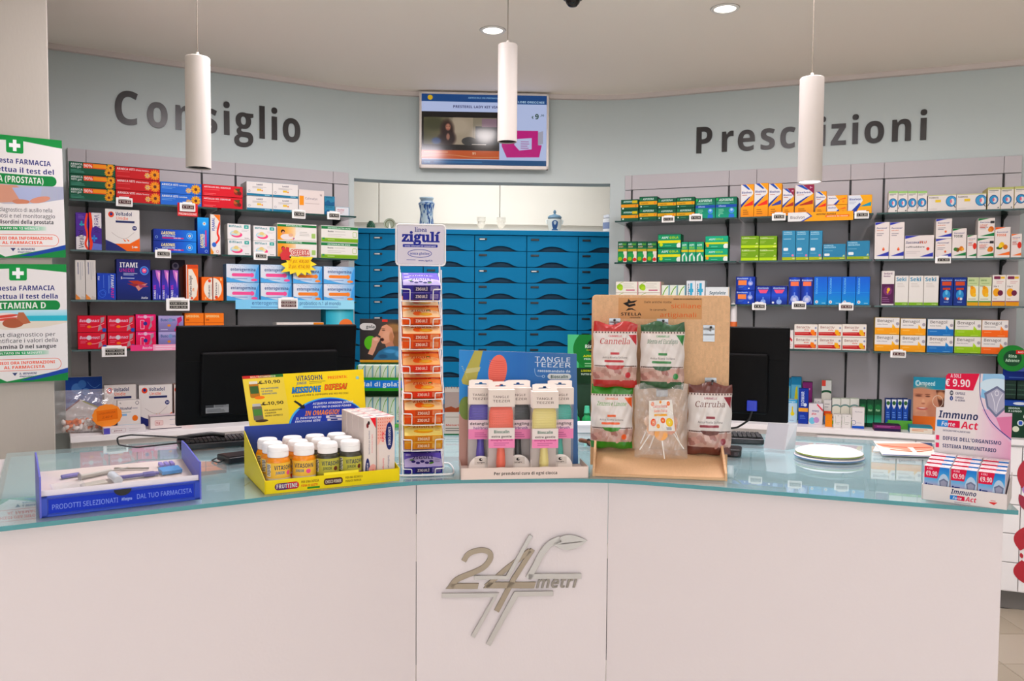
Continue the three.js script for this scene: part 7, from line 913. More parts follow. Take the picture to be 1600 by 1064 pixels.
  part(t, 'base_frame', merge([tube([[-0.012, 0.004, 0.012], [w + 0.018, 0.004, 0.012], [w + 0.018, 0.004, -0.15], [-0.012, 0.004, -0.15]], 0.003, 60, true), ...[0.25, 0.5, 0.75].map((k) => tube([[w * k, 0.003, 0.01], [w * k, 0.003, -0.15]], 0.0016, 4))]), wire);
  const zs = TX(0.7) + 0.0, a = f.l(619, 414, zs), b = f.l(695.5, 352, zs), sign = PD.draw(null, 340, 280, (p) => p.bg('#e6e2ea').t('linea', 0.5, 0.11, 0.15, '#242a78', { a: 'center', f: 'serif', max: 0.26 }).t('zigulí', 0.5, 0.3, 0.34, '#1f2a86', { a: 'center', f: 'serif', max: 0.8, st: '#1f2a86', sw: 0.06 }).rr(0.12, 0.485, 0.74, 0.075, 0.02, '#24308c').t('senza coloranti né conservanti', 0.49, 0.525, 0.06, '#e8e6f2', { a: 'center', max: 0.66 }).e(0.48, 0.72, 0.25, 0.1, null, 0, '#24308c', 0.014).t('senza glutine', 0.48, 0.72, 0.085, '#24308c', { a: 'center', max: 0.42, f: 'serif' }).t('www.ziguli.it', 0.6, 0.9, 0.06, '#3a4088', { a: 'center', max: 0.3 }).lines(0.2, 0.88, 0.2, 1, 0.1, '#8a8cb8', 0.015));
  part(t, 'sign_board', plateGeo(V3(a[0] + 0.003, a[1] + 0.003, zs), V3(b[0] - 0.003, a[1] + 0.003, zs), V3(b[0] - 0.003, b[1] - 0.003, zs), V3(a[0] + 0.003, b[1] - 0.003, zs), 0.002, sign, PD.swatch('#dcd8e0')), PD.mat, 'white square sign with navy lettering');
  part(t, 'sign_frame', tube([[a[0], a[1], zs], [b[0], a[1], zs], [b[0], b[1], zs], [a[0], b[1], zs]].flatMap((p, i, A) => { const n = A[(i + 1) % 4]; return [0.06, 0.5, 0.94].map((k) => [p[0] + (n[0] - p[0]) * k, p[1] + (n[1] - p[1]) * k, zs]); }), 0.0026, 80, true), wire);
}
// ---- hairbrush display
{
  const f = stand(720, 750, 919, 746.7), w = f.w, D = 0.13, t = group('hairbrush_display', 'pale card hairbrush display with a blue back board', 'display stand', f), card = '#efe0d8', ca = PD.swatch(card), fh = f.l(720, 732)[1];
  const frontArt = PD.draw(null, 800, 74, (p) => p.bg('#f2e4dc').t('Per prendersi cura di ogni ciocca', 0.505, 0.5, 0.36, '#2a2422', { a: 'center', max: 0.5 }));
  part(t, 'base_front', plateGeo(V3(0, 0, 0), V3(w, 0, 0), V3(w, fh, 0), V3(0, fh, 0), 0.002, frontArt, ca), PD.mat);
  part(t, 'base_deck', bxGeo(0.001, w - 0.001, 0.014, 0.016, -D, -0.002), mat(0xefe0d8, 0.6)); for (const x of [0, w - 0.002]) part(t, 'base_side', plateGeo(V3(x + 0.001, 0, -D), V3(x + 0.001, 0, 0), V3(x + 0.001, fh, 0), V3(x + 0.001, fh, -D), 0.0016, ca, ca), PD.mat);
  const tl = f.l(717.5, 547, -D), tr = f.l(901, 553, -D), back = PD.draw(null, 640, 700, (p) => { p.bg('#3f86c0').grad(0, 0, 1, 1, ['#4a98d0', '#3a78b4', '#5a7ca4']).grad(0, 0.55, 0.3, 0.45, ['#c8a098', '#b89490', '#7a88a8']).p([[0, 0.62], [0.12, 0.5], [0.2, 0.66], [0.2, 1], [0, 1]], '#c8a49a').e(0.06, 0.5, 0.06, 0.1, '#8a9a5c');
    p.p([[0.13, 0], [0.2, 0], [0.15, 0.24], [0.1, 0.31], [0.03, 0.29], [0.02, 0.26], [0.06, 0.16]], '#c2bc72').p([[0.06, 0.16], [0.18, 0.14], [0.17, 0.18], [0.055, 0.2]], '#d4d0a0'); for (let i = 0; i < 8; i++) p.r(0.02 + i * 0.006, 0.14 + i * 0.014, 0.012, 0.003, '#e0dca0'); p.e(0.325, 0.17, 0.078, 0.14, '#ee8a7c', 0.12); for (let i = 0; i < 12; i++) p.q([[0.255, 0.08 + i * 0.018], [0.33, 0.09 + i * 0.018], [0.395, 0.08 + i * 0.018]], '#d86a60', 0.004);
    p.t('TANGLE', 0.64, 0.058, 0.056, '#e8eef4', { max: 0.31, b: 0 }).t('TEEZER', 0.64, 0.106, 0.056, '#e8eef4', { max: 0.31, b: 0 }).t('raccomandato da', 0.665, 0.157, 0.03, '#e0eaf2', { max: 0.28 }).rr(0.75, 0.18, 0.2, 0.05, 0.025, '#dfe4e2').t('Bioscalin', 0.85, 0.206, 0.038, '#26443c', { a: 'center', max: 0.15 }).q([[0.64, 0.14], [0.64, 0.206], [0.7, 0.206]], '#cfe0ee', 0.003).c(0.715, 0.206, 0.01, null, '#cfe0ee', 0.004); });
  part(t, 'back_board', plateGeo(V3(0, 0.016, -D), V3(tr[0] * 0 + w * 0.985, 0.016, -D), V3(tr[0], tr[1], -D), V3(tl[0], tl[1], -D), 0.003, back, ca), PD.mat, 'blue printed board with two brushes');
  const col = { violet: [0x4c36ac, 'violet'], coral: [0xea6244, 'coral pink'], black: [0x08070a, 'black'], yellow: [0xdfd07c, 'pale yellow'], mint: [0x3eb0a0, 'mint green'] };
  const headArt = PD.draw('tth', 190, 130, (p) => p.bg('#f2e8e0').t('TANGLE', 0.16, 0.42, 0.2, '#4c3c3a', { max: 0.62, b: 0 }).t('TEEZER', 0.16, 0.66, 0.2, '#4c3c3a', { max: 0.66, b: 0 })), labA = PD.draw('ttl', 190, 130, (p) => p.bg('#eea0c4').r(0, 0, 1, 0.48, '#f4e2e6').t('detangling', 0.06, 0.2, 0.19, '#3a3038', { max: 0.86 }).t('hairbrush', 0.2, 0.42, 0.18, '#7a4a8c', { max: 0.66 }).lines(0.25, 0.66, 0.5, 3, 0.1, '#b0608c', 0.03)), labB = PD.draw('ttb', 190, 140, (p) => p.bg('#f0a2c6').r(0, 0, 1, 0.56, '#f4ece8').t('Bioscalin', 0.5, 0.2, 0.2, '#1c5c48', { a: 'center', max: 0.6 }).t('extra gentle', 0.5, 0.44, 0.14, '#2a2428', { a: 'center', max: 0.78 }).t('detangling hairbrush', 0.5, 0.6, 0.12, '#a02c6c', { a: 'center', max: 0.84 }).lines(0.2, 0.74, 0.6, 2, 0.1, '#b0608c', 0.03));
  const brushBox = (k, x0, x1, yTop, zf, label, bio) => {
    const y0 = 0.0165, a = f.l(x0, 720, zf)[0], b = f.l(x1, 720, zf)[0], H = f.l((x0 + x1) / 2, yTop, zf)[1] - y0, W = b - a, d = 0.042, c = (a + b) / 2, s = thing('hairbrush_box', label, 'hairbrush box', f.at(c, TOP + y0, zf).toArray(), f.turn), hb = mat(0xf2e8e0, 0.5), cc = mat(col[k][0], 0.4), X = W / 2, wy0 = H * 0.04, wy1 = H * 0.735;
    part(s, 'carton_back', bxGeo(-X, X, 0, H * 0.93, -d, -d + 0.001), mat(0xc9bdb6, 0.6)); part(s, 'carton_base', bxGeo(-X, X, 0, 0.0012, -d, 0), hb);
    part(s, 'header_card', merge([bxGeo(-X, X, wy1, H * 0.925, -d, -0.0006)]), hb); part(s, 'header_print', faceQuad(-X, X, wy1, H * 0.925, -0.0003, headArt), PD.mat);
    { const sh = shapeOf([[-X * 0.94, 0], [X * 0.94, 0], [X * 0.94, H * 0.075], [X * 0.7, H * 0.085], [-X * 0.7, H * 0.085], [-X * 0.94, H * 0.075]]), ho = new THREE.Path(); const hy = H * 0.03; [[-0.5, 0], [0.5, 0], [0.42, 0.012], [0.14, 0.012], [0.1, 0.03], [-0.1, 0.03], [-0.14, 0.012], [-0.42, 0.012]].forEach(([u, v], i) => ho[i ? 'lineTo' : 'moveTo'](u * X, hy + v * H * 0.9)); sh.holes.push(ho); part(s, 'hang_tab', move(new THREE.ExtrudeGeometry(sh, { depth: 0.001, bevelEnabled: false }), 0, H * 0.925, -d * 0.5), hb); }
    part(s, 'clear_window', merge([bxGeo(-X, X, 0.001, wy1, -0.0008, -0.0004), bxGeo(-X, -X + 0.0004, 0.001, wy1, -d, -0.001), bxGeo(X - 0.0004, X, 0.001, wy1, -d, -0.001)]), clearPlastic);
    const bm = bio ? labB : labA, ly0 = H * (bio ? 0.275 : 0.34), ly1 = H * (bio ? 0.50 : 0.56); part(s, 'wrap_label', faceQuad(-X + 0.0002, X - 0.0002, ly0, ly1, 0.0004, bm), PD.mat);
    { const r = X * 0.96, ds = new THREE.Shape(); ds.absarc(0, 0, r, 0, Math.PI); const g = new THREE.ExtrudeGeometry(ds, { depth: 0.0004, bevelEnabled: false }); g.scale(1, bio ? 0.38 : 1.05, 1); g.translate(0, 0.0015, 0.0001); part(s, 'round_base_label', g, mat(0xf3ece4, 0.5)); if (bio) { const g2 = g.clone(); g2.scale(0.5, 0.5, 1); g2.translate(0, 0, 0.0006); part(s, 'pink_spot', g2, mat(0xee9cc0, 0.5)); } else { part(s, 'emblem', faceQuad(-X * 0.5, X * 0.5, H * 0.05, H * 0.13, 0.0009, PD.draw('emb', 90, 60, (p) => p.bg('#f3ece4').c(0.5, 0.3, 0.2, '#2a2220').c(0.56, 0.26, 0.1, '#f3ece4').t('tangle', 0.5, 0.72, 0.2, '#2a2220', { a: 'center', max: 0.6 }))), PD.mat); } }
    // the brush inside: padded head with rows of teeth, tapering handle
    const hr = X * 0.93, cyh = H * 0.555, hs = new THREE.SphereGeometry(1, 36, 28); { const P = hs.attributes.position, q = (v, e) => Math.sign(v) * Math.abs(v) ** e; for (let i = 0; i < P.count; i++) { const x = P.getX(i), y = P.getY(i), l = Math.hypot(x, y), k = l > 1e-4 ? l / Math.pow(Math.abs(x) ** 4.5 + Math.abs(y) ** 4.5, 1 / 4.5) : 1; P.setXY(i, x * k, y * k); } hs.computeVertexNormals(); } hs.scale(hr, H * 0.19, 0.013); hs.translate(0, cyh, -d * 0.5); part(s, 'brush_head', hs, cc); const teeth = []; for (let r = 0; r < 13; r++) for (let q = -6; q <= 6; q++) { const u = q / 6.9, v = -0.88 + r * 0.147; const g = new THREE.ConeGeometry(0.0013, 0.012, 5); g.rotateX(Math.PI / 2); g.translate(u * hr, cyh + v * H * 0.19, -d * 0.5 + 0.013 * Math.sqrt(Math.max(0.05, 1 - Math.max(u * u, v * v))) + 0.004); teeth.push(g); } const tm = part(s, 'brush_teeth', merge(teeth), cc); tm.userData.kind = 'stuff';
    part(s, 'brush_handle', move(lathe([[0, 0], [0.012, 0.002], [0.0145, 0.02], [0.0125, H * 0.18], [0.0105, H * 0.27], [0.011, H * 0.34], [0, H * 0.36]], 24), 0, 0.003, -d * 0.55), cc);
  };
  brushBox('violet', 731.5, 771, 595.5, -0.075, 'boxed violet hairbrush, back row, leftmost'); brushBox('black', 789, 830, 596, -0.075, 'boxed black hairbrush, back row, between coral and yellow ones'); brushBox('mint', 855, 895.5, 596, -0.075, 'boxed mint green hairbrush, back row, rightmost');
  brushBox('coral', 763, 804, 598.5, -0.02, 'boxed coral pink hairbrush standing in the front row', 1); brushBox('yellow', 831, 872, 602, -0.02, 'boxed pale yellow hairbrush standing in the front row', 1);
}
// ---- wooden board with hanging sweet bags
const chip = (() => { const n = 512, d = new Uint8Array(n * n * 4); seed = 5; const lo = new Float32Array(64 * 64).map(() => rnd()); for (let y = 0; y < n; y++) for (let x = 0; x < n; x++) { const a = lo[(y >> 4) % 64 * 64 + (x >> 3) % 64], k = 0.93 + 0.05 * a + (rnd() - 0.5) * 0.1 + (rnd() < 0.02 ? -0.1 : 0); d.set([222 * k, 178 * k, 134 * k, 255], (y * n + x) * 4); } const t = new THREE.DataTexture(d, n, n); t.colorSpace = THREE.SRGBColorSpace; t.wrapS = t.wrapT = THREE.RepeatWrapping; t.repeat.set(2.5, 2.5); t.magFilter = THREE.LinearFilter; t.needsUpdate = true; return new THREE.MeshPhysicalMaterial({ map: t, roughness: 0.75, name: 'fibreboard' }); })();
{
  const f = stand(926, 744, 1136, 751.7), w = f.w, D = 0.17, t = group('sweets_board', 'brown fibreboard stand with hooks holding hanging sweet bags', 'display stand', f);
  const tl = f.l(925.6, 462, -D), tr = f.l(1141, 462.5, -D), H = (tl[1] + tr[1]) / 2, x0 = tl[0], x1 = tr[0];
  { const r = 0.014, s = new THREE.Shape(); s.moveTo(x0, 0); s.lineTo(x1, 0); s.lineTo(x1, H - r); s.quadraticCurveTo(x1, H, x1 - r, H); s.lineTo(x0 + r, H); s.quadraticCurveTo(x0, H, x0, H - r); s.lineTo(x0, 0); part(t, 'back_board', move(new THREE.ExtrudeGeometry(s, { depth: 0.006, bevelEnabled: true, bevelSize: 0.0008, bevelThickness: 0.0008, bevelSegments: 1 }), 0, 0.001, -D - 0.006), chip); }
  const sl0 = f.l(1030, 704, -D + 0.01)[1]; { const g = bxGeo(0.004, w - 0.004, -0.005, 0, -0.5, 0.5); g.scale(1, 1, Math.hypot(D - 0.01, sl0 - 0.006)); g.rotateX(Math.atan2(sl0 - 0.006, D - 0.01)); g.translate(0, (sl0 + 0.012) / 2, -D / 2 + 0.003); part(t, 'sloping_shelf', g, chip); }
  part(t, 'front_rail', bxGeo(0.004, w - 0.004, 0, 0.007, -0.008, 0, 0.001), chip);
  for (const x of [0, w - 0.006]) { const g = new THREE.ExtrudeGeometry(shapeOf([[0, 0], [-D, 0], [-D, sl0 + 0.06], [-D + 0.02, sl0 + 0.05], [0, 0.022]]), { depth: 0.006, bevelEnabled: true, bevelSize: 0.0006, bevelThickness: 0.0006, bevelSegments: 1 }); g.rotateY(-Math.PI / 2); g.translate(x + 0.006, 0, 0); part(t, 'side_cheek', g, chip); }
  const print = PE.draw(null, 520, 190, (p) => { p.bg('#d8ae84').p([[0.055, 0.27], [0.11, 0.2], [0.12, 0.05], [0.15, 0.17], [0.23, 0.12], [0.19, 0.24], [0.12, 0.28], [0.13, 0.33], [0.2, 0.27], [0.21, 0.36], [0.13, 0.45], [0.1, 0.38]], '#1c1614').p([[0.09, 0.62], [0.12, 0.5], [0.17, 0.5], [0.22, 0.62], [0.16, 0.56]], '#1c1614').t('STELLA', 0.03, 0.78, 0.2, '#241c18', { max: 0.25 }).t('caramelle', 0.14, 0.93, 0.09, '#241c18', { max: 0.13 }).t('Dalle antiche ricette', 0.31, 0.2, 0.13, '#2a201c', { max: 0.33, b: 0 }).t('le caramelle', 0.38, 0.56, 0.13, '#2a201c', { max: 0.2, b: 0 }).t('www.lecaramellestella.it', 0.66, 0.05, 0.08, '#2a201c', { max: 0.33, b: 1 }).t('siciliane', 0.63, 0.38, 0.29, '#d8743c', { max: 0.36, b: 0 }).t('artigianali', 0.5, 0.8, 0.29, '#d8743c', { max: 0.44, b: 0 }); });
  { const a = f.l(966, 498, -D), b = f.l(1097, 466, -D); part(t, 'print', faceQuad(a[0], b[0], a[1], b[1], -D + 0.0012, print), PE.mat, 'black star emblem and brown lettering'); }
  const hook = (x, y) => { const q = f.l(x, y, -D); part(t, 'metal_hook', merge([bxGeo(q[0] - 0.018, q[0] + 0.018, q[1] - 0.026, q[1] + 0.026, -D + 0.001, -D + 0.0025, 0.0005), tube([[q[0], q[1] + 0.012, -D + 0.002], [q[0], q[1] + 0.01, -D + 0.05], [q[0], q[1] + 0.02, -D + 0.058]], 0.0022, 16), tube([[q[0] - 0.016, q[1] + 0.014, -D + 0.004], [q[0] + 0.016, q[1] + 0.014, -D + 0.004]], 0.003, 4), tube([[q[0] - 0.016, q[1] - 0.004, -D + 0.004], [q[0] + 0.016, q[1] - 0.004, -D + 0.004]], 0.0022, 4)]), mat(0x9a9c9e, 0.3, { metalness: 0.9 })); part(t, 'hook_tip', move(new THREE.SphereGeometry(0.0042, 12, 10), q[0], q[1] + 0.021, -D + 0.059), mat(0x141414, 0.4)); };
  const BY = { red: [960.5, 510], green: [1035, 511], lime: [956, 606], clear: [1034.5, 607], brown: [1110, 603] };
  for (const [x, y] of Object.values(BY)) hook(x, y); hook(1107.5, 521);
  const bagArt = (k, dark, mid, name, big) => PE.draw('bag' + k, 300, 400, (p) => { p.bg('#e4d8d2').r(0, 0, 1, 0.13, dark).r(0, 0.88, 1, 0.12, dark); for (let i = 0; i < 30; i++) p.c(i / 29, 0.145, 0.012, i % 2 ? '#e4d8d2' : '#4a3430'); p.r(0, 0.165, 1, 0.49, '#ece6e2').r(0.06, 0.655, 0.88, 0.01, '#4a3430'); for (let i = 0; i < 26; i++) p.c(0.04 + i * 0.037, 0.665, 0.01, '#5a403a'); p.t('CARAMELLE', 0.5, 0.2, 0.04, mid, { a: 'center', max: 0.3 }).t(name, 0.5, 0.28, big || 0.11, dark, { a: 'center', f: 'serif', i: 1, b: 0, max: 0.7 }).t('★', 0.5, 0.4, 0.14, mid, { a: 'center' }).r(0.4, 0.45, 0.2, 0.035, mid).t('Antica Ricetta Siciliana', 0.5, 0.53, 0.04, '#4a4444', { a: 'center', max: 0.56, b: 0 }).rr(0.26, 0.57, 0.44, 0.035, 0.017, mid).p([[0.8, 0.18], [0.99, 0.18], [0.97, 0.34]], mid); p.r(0, 0.685, 1, 0.195, '#c8aca2'); for (let i = 0; i < 26; i++) p.e((i * 0.37) % 1, 0.71 + ((i * 0.61) % 1) * 0.15, 0.07, 0.03, ['#d8beb4', '#b8948a', '#cda89e', '#a87c74'][i % 4], i); p.p([[0.28, 0.65], [0.72, 0.65], [0.66, 0.7], [0.5, 0.72], [0.34, 0.7]], dark).c(0.8, 0.8, 0.045, mid); });
  const bag = (k, x0, x1, y0, y1, dark, mid, name, label, big, sd, zo = 0) => {
    const z = -D + 0.038 + zo, a = f.l(x0, y1, z), b = f.l(x1, y0, z), wd = b[0] - a[0], h = b[1] - a[1], s = thing('sweets_bag', label, 'sweets bag', f.at((a[0] + b[0]) / 2, TOP + a[1], z).toArray(), f.turn), cell = bagArt(k, dark, mid, name, big);
    const plastic = PE.gloss || (PE.gloss = new THREE.MeshPhysicalMaterial({ map: PE.mat.map, roughness: 0.42, clearcoat: 0.5, clearcoatRoughness: 0.2, name: 'printed plastic film' }));
    part(s, 'printed_bag', bagGeo(wd * 0.97, h, 0.05, { cell, back: PE.swatch(dark), sag: 0.72, wrinkle: 0.0022, seed: sd, topWave: 0.006 }), plastic); part(s, 'hang_slot', move(bxGeo(-0.006, 0.006, -0.004, 0.004, 0, 0.0012, 0.0005), 0, h - 0.012, 0.0035), mat(0x1a1210, 0.6));
  };
  bag('lime', 922, 990, 603, 699, '#3a8a1c', '#e0702c', 'Zenzero e Limone', 'bag of sweets with bright green top, hanging lower left', 0.09, 2.1);
  bag('brown', 1073, 1145, 600, 709, '#6a3a30', '#8a2438', 'Carruba', 'bag of sweets with brown top, hanging lower right', 0.11, 3.3);
  bag('red', 925.5, 997, 505, 604, '#a8201c', '#b02434', 'Cannella', 'bag of sweets with red top, hanging upper left', 0.12, 1.2, 0.012);
  bag('green', 999, 1071, 505, 607, '#14542c', '#3a8a4c', 'Menta ed Eucalipto', 'bag of sweets with dark green top, hanging in upper middle', 0.09, 4.4, 0.012);
  { // clear bag of lollipops
    const z = -D + 0.06, a = f.l(988, 716, z), b = f.l(1078, 603, z), wd = b[0] - a[0], h = b[1] - a[1], s = thing('lollipop_bag', 'clear crinkled bag of citrus lollipops hanging in lower middle', 'sweets bag', f.at((a[0] + b[0]) / 2, TOP + a[1], z).toArray(), f.turn);
    part(s, 'clear_bag', bagGeo(wd * 0.94, h, 0.06, { sag: 0.7, wrinkle: 0.0045, seed: 6, topWave: 0.008, nx: 34, ny: 44 }), film);
    const card = PE.draw(null, 260, 250, (p) => { p.bg('#f6f1ea').t('Lecca Lecca', 0.5, 0.2, 0.13, '#d0442c', { a: 'center', f: 'serif', i: 1, max: 0.6 }).t('Gusto frutta', 0.5, 0.35, 0.12, '#d8642c', { a: 'center', f: 'serif', i: 1, max: 0.56 }).r(0.24, 0.45, 0.52, 0.07, '#f0b83c'); for (const [x, y, r, c] of [[0.16, 0.12, 0.07, '#e8742c'], [0.5, 0.06, 0.05, '#f0b83c'], [0.84, 0.12, 0.07, '#e8642c'], [0.2, 0.72, 0.12, '#e0541c'], [0.38, 0.84, 0.07, '#f4c83c'], [0.58, 0.66, 0.09, '#d8541c'], [0.82, 0.72, 0.14, '#f2c81c']]) p.c(x, y, r, c).c(x, y, r * 0.7, c === '#f2c81c' ? '#f8e06a' : '#f09a5c').c(x, y, r * 0.2, '#f8e8d0'); p.r(0.68, 0.86, 0.22, 0.12, '#fff'); for (let i = 0; i < 9; i++) p.r(0.69 + i * 0.022, 0.87, 0.01, 0.1, '#333'); });
    part(s, 'paper_card', plateGeo(V3(-wd * 0.22, h * 0.4, 0.034), V3(wd * 0.24, h * 0.41, 0.034), V3(wd * 0.18, h * 0.82, 0.022), V3(-wd * 0.22, h * 0.8, 0.022), 0.001, card, PE.swatch('#eee')), PE.mat, 'white printed card with orange slices');
    const lol = (x, y, zz, rot, c) => { const g = new THREE.CylinderGeometry(0.02, 0.02, 0.006, 28); g.rotateX(Math.PI / 2); const o = part(s, 'lollipop', move(g, x, y, zz), mat(c, 0.25)); const st = new THREE.CylinderGeometry(0.0018, 0.0018, 0.06, 8); st.translate(0, -0.047, 0); st.rotateZ(rot); st.translate(x, y, zz); part(o, 'paper_stick', st, mat(0xf3efe8, 0.5)); };
    lol(0, h * 0.36, 0.026, 0.15, 0xe8a04c); lol(-0.024, h * 0.42, 0.02, -0.55, 0xe8b48a); lol(0.026, h * 0.44, 0.02, 0.6, 0xe08a5a); lol(-0.008, h * 0.47, 0.014, -0.35, 0xd8a88c); lol(0.03, h * 0.52, 0.012, 0.4, 0xd8946c); lol(-0.032, h * 0.52, 0.012, -0.4, 0xe0b490);
  }
}
// ---- capsule display at the right end
{
  const f = stand(1439.5, 779.5, 1572, 797), w = f.w, D = 0.16, t = group('capsule_display', 'white and pink stepped counter display with a shield picture', 'display stand', f), wh = PE.swatch('#ece6e4'), fh = f.l(1441, 756)[1], fh2 = f.l(1573, 773)[1];
  const logo = (p, x, y, k, wd) => p.t('Immuno', x, y, 0.5 * k, '#1f2c58', { i: 1, max: wd }).rr(x - wd * 0.04, y + 0.28 * k, wd * 0.54, 0.34 * k, 0.04 * k, '#3a8cc8').rr(x + wd * 0.24, y + 0.28 * k, wd * 0.3, 0.34 * k, 0.04 * k, '#c41c4c').t('Forte', x + wd * 0.07, y + 0.46 * k, 0.28 * k, '#f0eef4', { i: 1, max: wd * 0.36 }).t('Act', x + wd * 0.58, y + 0.46 * k, 0.5 * k, '#c8204c', { i: 1, max: wd * 0.42 });
  const front = PE.draw(null, 500, 95, (p) => { p.bg('#efe9e6'); logo(p, 0.36, 0.25, 0.85, 0.3); p.lines(0.4, 0.9, 0.2, 1, 0.1, '#8a86a0', 0.03).p([[0.8, 0.62], [0.9, 0.6], [0.86, 0.78], [0.82, 0.7]], '#c83c3c').lines(0.82, 0.5, 0.06, 1, 0.1, '#c87a7a', 0.04); });
  part(t, 'tray_front', plateGeo(V3(0, 0, 0), V3(w, 0, 0), V3(w, fh2, 0), V3(0, fh, 0), 0.002, front, wh), PE.mat);
  part(t, 'tray_base', bxGeo(0.001, w - 0.001, 0, 0.002, -D, -0.002), mat(0xece6e4, 0.6)); for (const x of [0.0016, w]) part(t, 'tray_side', plateGeo(V3(x, 0, -D), V3(x, 0, 0), V3(x, fh, 0), V3(x, fh + 0.03, -D), 0.0016, wh, wh), PE.mat);
  const Z = -D, c = [[1458, 718], [1579, 722], [1581.6, 645.8], [1569.7, 645], [1569.7, 588], [1566, 584.5], [1482, 583.5], [1478.4, 587], [1475, 636], [1463, 636.6]].map(([x, y]) => f.l(x, y, Z));
  const xs = c.map((q) => q[0]), ys = c.map((q) => q[1]), bx0 = Math.min(...xs), bx1 = Math.max(...xs), by0 = 0.002, by1 = Math.max(...ys); c[0][1] = c[1][1] = by0;
  const art = PE.draw(null, 500, 560, (p) => { p.bg('#efe9e8').grad(0.5, 0, 0.5, 1, ['#efe9e8', '#ecd4e0', '#e4b4cc']).p([[0, 0], [0.6, 0], [0.5, 0.85], [1, 0.95], [1, 1], [0, 1]], '#efe9e8').p([[0.62, 0], [1, 0], [1, 0.28], [0.6, 0.2]], '#9cc8e4').e(0.92, 0.08, 0.28, 0.4, '#a8cce6').e(0.8, 0.1, 0.22, 0.06, '#dcecf4').p([[0.62, 0.3], [1, 0.28], [1, 0.56], [0.75, 0.44]], '#e6c4d8').p([[0.8, 0.36], [1, 0.34], [1, 0.52], [0.88, 0.48]], '#d890b0').q([[0.585, 0], [0.57, 0.15], [0.64, 0.3], [0.76, 0.42], [1.02, 0.54]], '#2c3c7c', 0.008)
      .p([[0.1, 0], [0.58, 0], [0.5, 0.15], [0.1, 0.15]], '#c4184c').t('A SOLI', 0.2, 0.035, 0.04, '#f4e4ea', { max: 0.14 }).t('€ 9.90', 0.13, 0.095, 0.085, '#f8eef0', { max: 0.33 }).p([[0.64, 0.165], [0.8, 0.1], [0.96, 0.165], [0.92, 0.28], [0.8, 0.36], [0.68, 0.28]], '#7a8098').p([[0.67, 0.175], [0.8, 0.12], [0.93, 0.175], [0.9, 0.27], [0.8, 0.335], [0.7, 0.27]], '#b8b8c8').q([[0.73, 0.165], [0.77, 0.22], [0.785, 0.3]], '#e8e8ee', 0.008).q([[0.87, 0.165], [0.82, 0.22], [0.8, 0.31]], '#e8e8ee', 0.008).c(0.8, 0.16, 0.02, null, '#e8e8ee', 0.007)
      .c(0.22, 0.18, 0.021, '#3a3c4c').t('30', 0.22, 0.18, 0.024, '#fff', { a: 'center' }).t('CAPSULE', 0.27, 0.18, 0.028, '#3a3c5c', { max: 0.13 }).c(0.22, 0.225, 0.019, '#24407c').t('1', 0.22, 0.225, 0.026, '#fff', { a: 'center' }).t('CAPSULA', 0.27, 0.216, 0.023, '#3a3c5c', { max: 0.11 }).t('AL GIORNO', 0.27, 0.238, 0.023, '#3a3c5c', { max: 0.13 }); logo(p, 0.06, 0.365, 0.17, 0.52); p.t('INTEGRATORE ALIMENTARE', 0.12, 0.5, 0.019, '#6a6a7c', { max: 0.36 }); for (const [y, s, wd] of [[0.565, 'DIFESE DELL’ORGANISMO', 0.76], [0.63, 'SISTEMA IMMUNITARIO', 0.7]]) p.rr(0.03, y - 0.02, 0.045, 0.04, 0.006, '#d8406c').t('✓', 0.035, y, 0.05, '#fff').t(s, 0.12, y, 0.042, '#26305c', { max: wd }); });
  { const s = shapeOf(c), g = new THREE.ExtrudeGeometry(s, { depth: 0.002, bevelEnabled: false }); g.deleteAttribute('uv'); const P = g.attributes.position, [u0, v0, u1, v1] = uvOf(art), uv = new Float32Array(P.count * 2); for (let i = 0; i < P.count; i++) { uv[i * 2] = u0 + (u1 - u0) * (P.getX(i) - bx0) / (bx1 - bx0); uv[i * 2 + 1] = v0 + (v1 - v0) * Math.min(1, Math.max(0, (P.getY(i) - by0) / (by1 - by0))); } g.setAttribute('uv', new THREE.BufferAttribute(uv, 2)); g.translate(0, 0, Z); part(t, 'header_board', g, PE.mat, 'tall stepped header with shield and lettering'); }
  const bf = PE.draw(null, 150, 150, (p) => p.bg('#d8e4f0').grad(0, 0, 1, 1, ['#2a7cc0', '#6ab4dc', '#e4c4d8', '#d890b4'], 1).p([[0, 0], [0.62, 0], [0.52, 0.36], [0, 0.36]], '#c4184c').t('€9.90', 0.06, 0.22, 0.2, '#f8eef0', { max: 0.46 }).t('A SOLI', 0.1, 0.07, 0.08, '#f4e4ea', { max: 0.24 }).c(0.09, 0.56, 0.04, '#24407c').lines(0.15, 0.55, 0.22, 1, 0.1, '#24407c', 0.03).e(0.78, 0.62, 0.24, 0.42, '#c8d8e8').p([[0.6, 0.42], [0.78, 0.34], [0.96, 0.42], [0.92, 0.62], [0.78, 0.78], [0.64, 0.62]], '#7c829a').p([[0.65, 0.45], [0.78, 0.39], [0.91, 0.45], [0.88, 0.6], [0.78, 0.72], [0.68, 0.6]], '#a8aabc').lines(0.06, 0.76, 0.5, 3, 0.07, '#8a5a9c', 0.03)), bt = PE.draw(null, 130, 70, (p) => p.bg('#f3eeee').t('Immuno', 0.12, 0.5, 0.3, '#c86a94', { i: 1, max: 0.4 }).t('Act', 0.58, 0.5, 0.3, '#c8486c', { i: 1, max: 0.2 }).lines(0.1, 0.85, 0.6, 1, 0.1, '#d8a8b8', 0.04));
  const hb = f.l(1468, 728.5, -0.01)[1] - 0.003, cw = (w - 0.006) / 3;
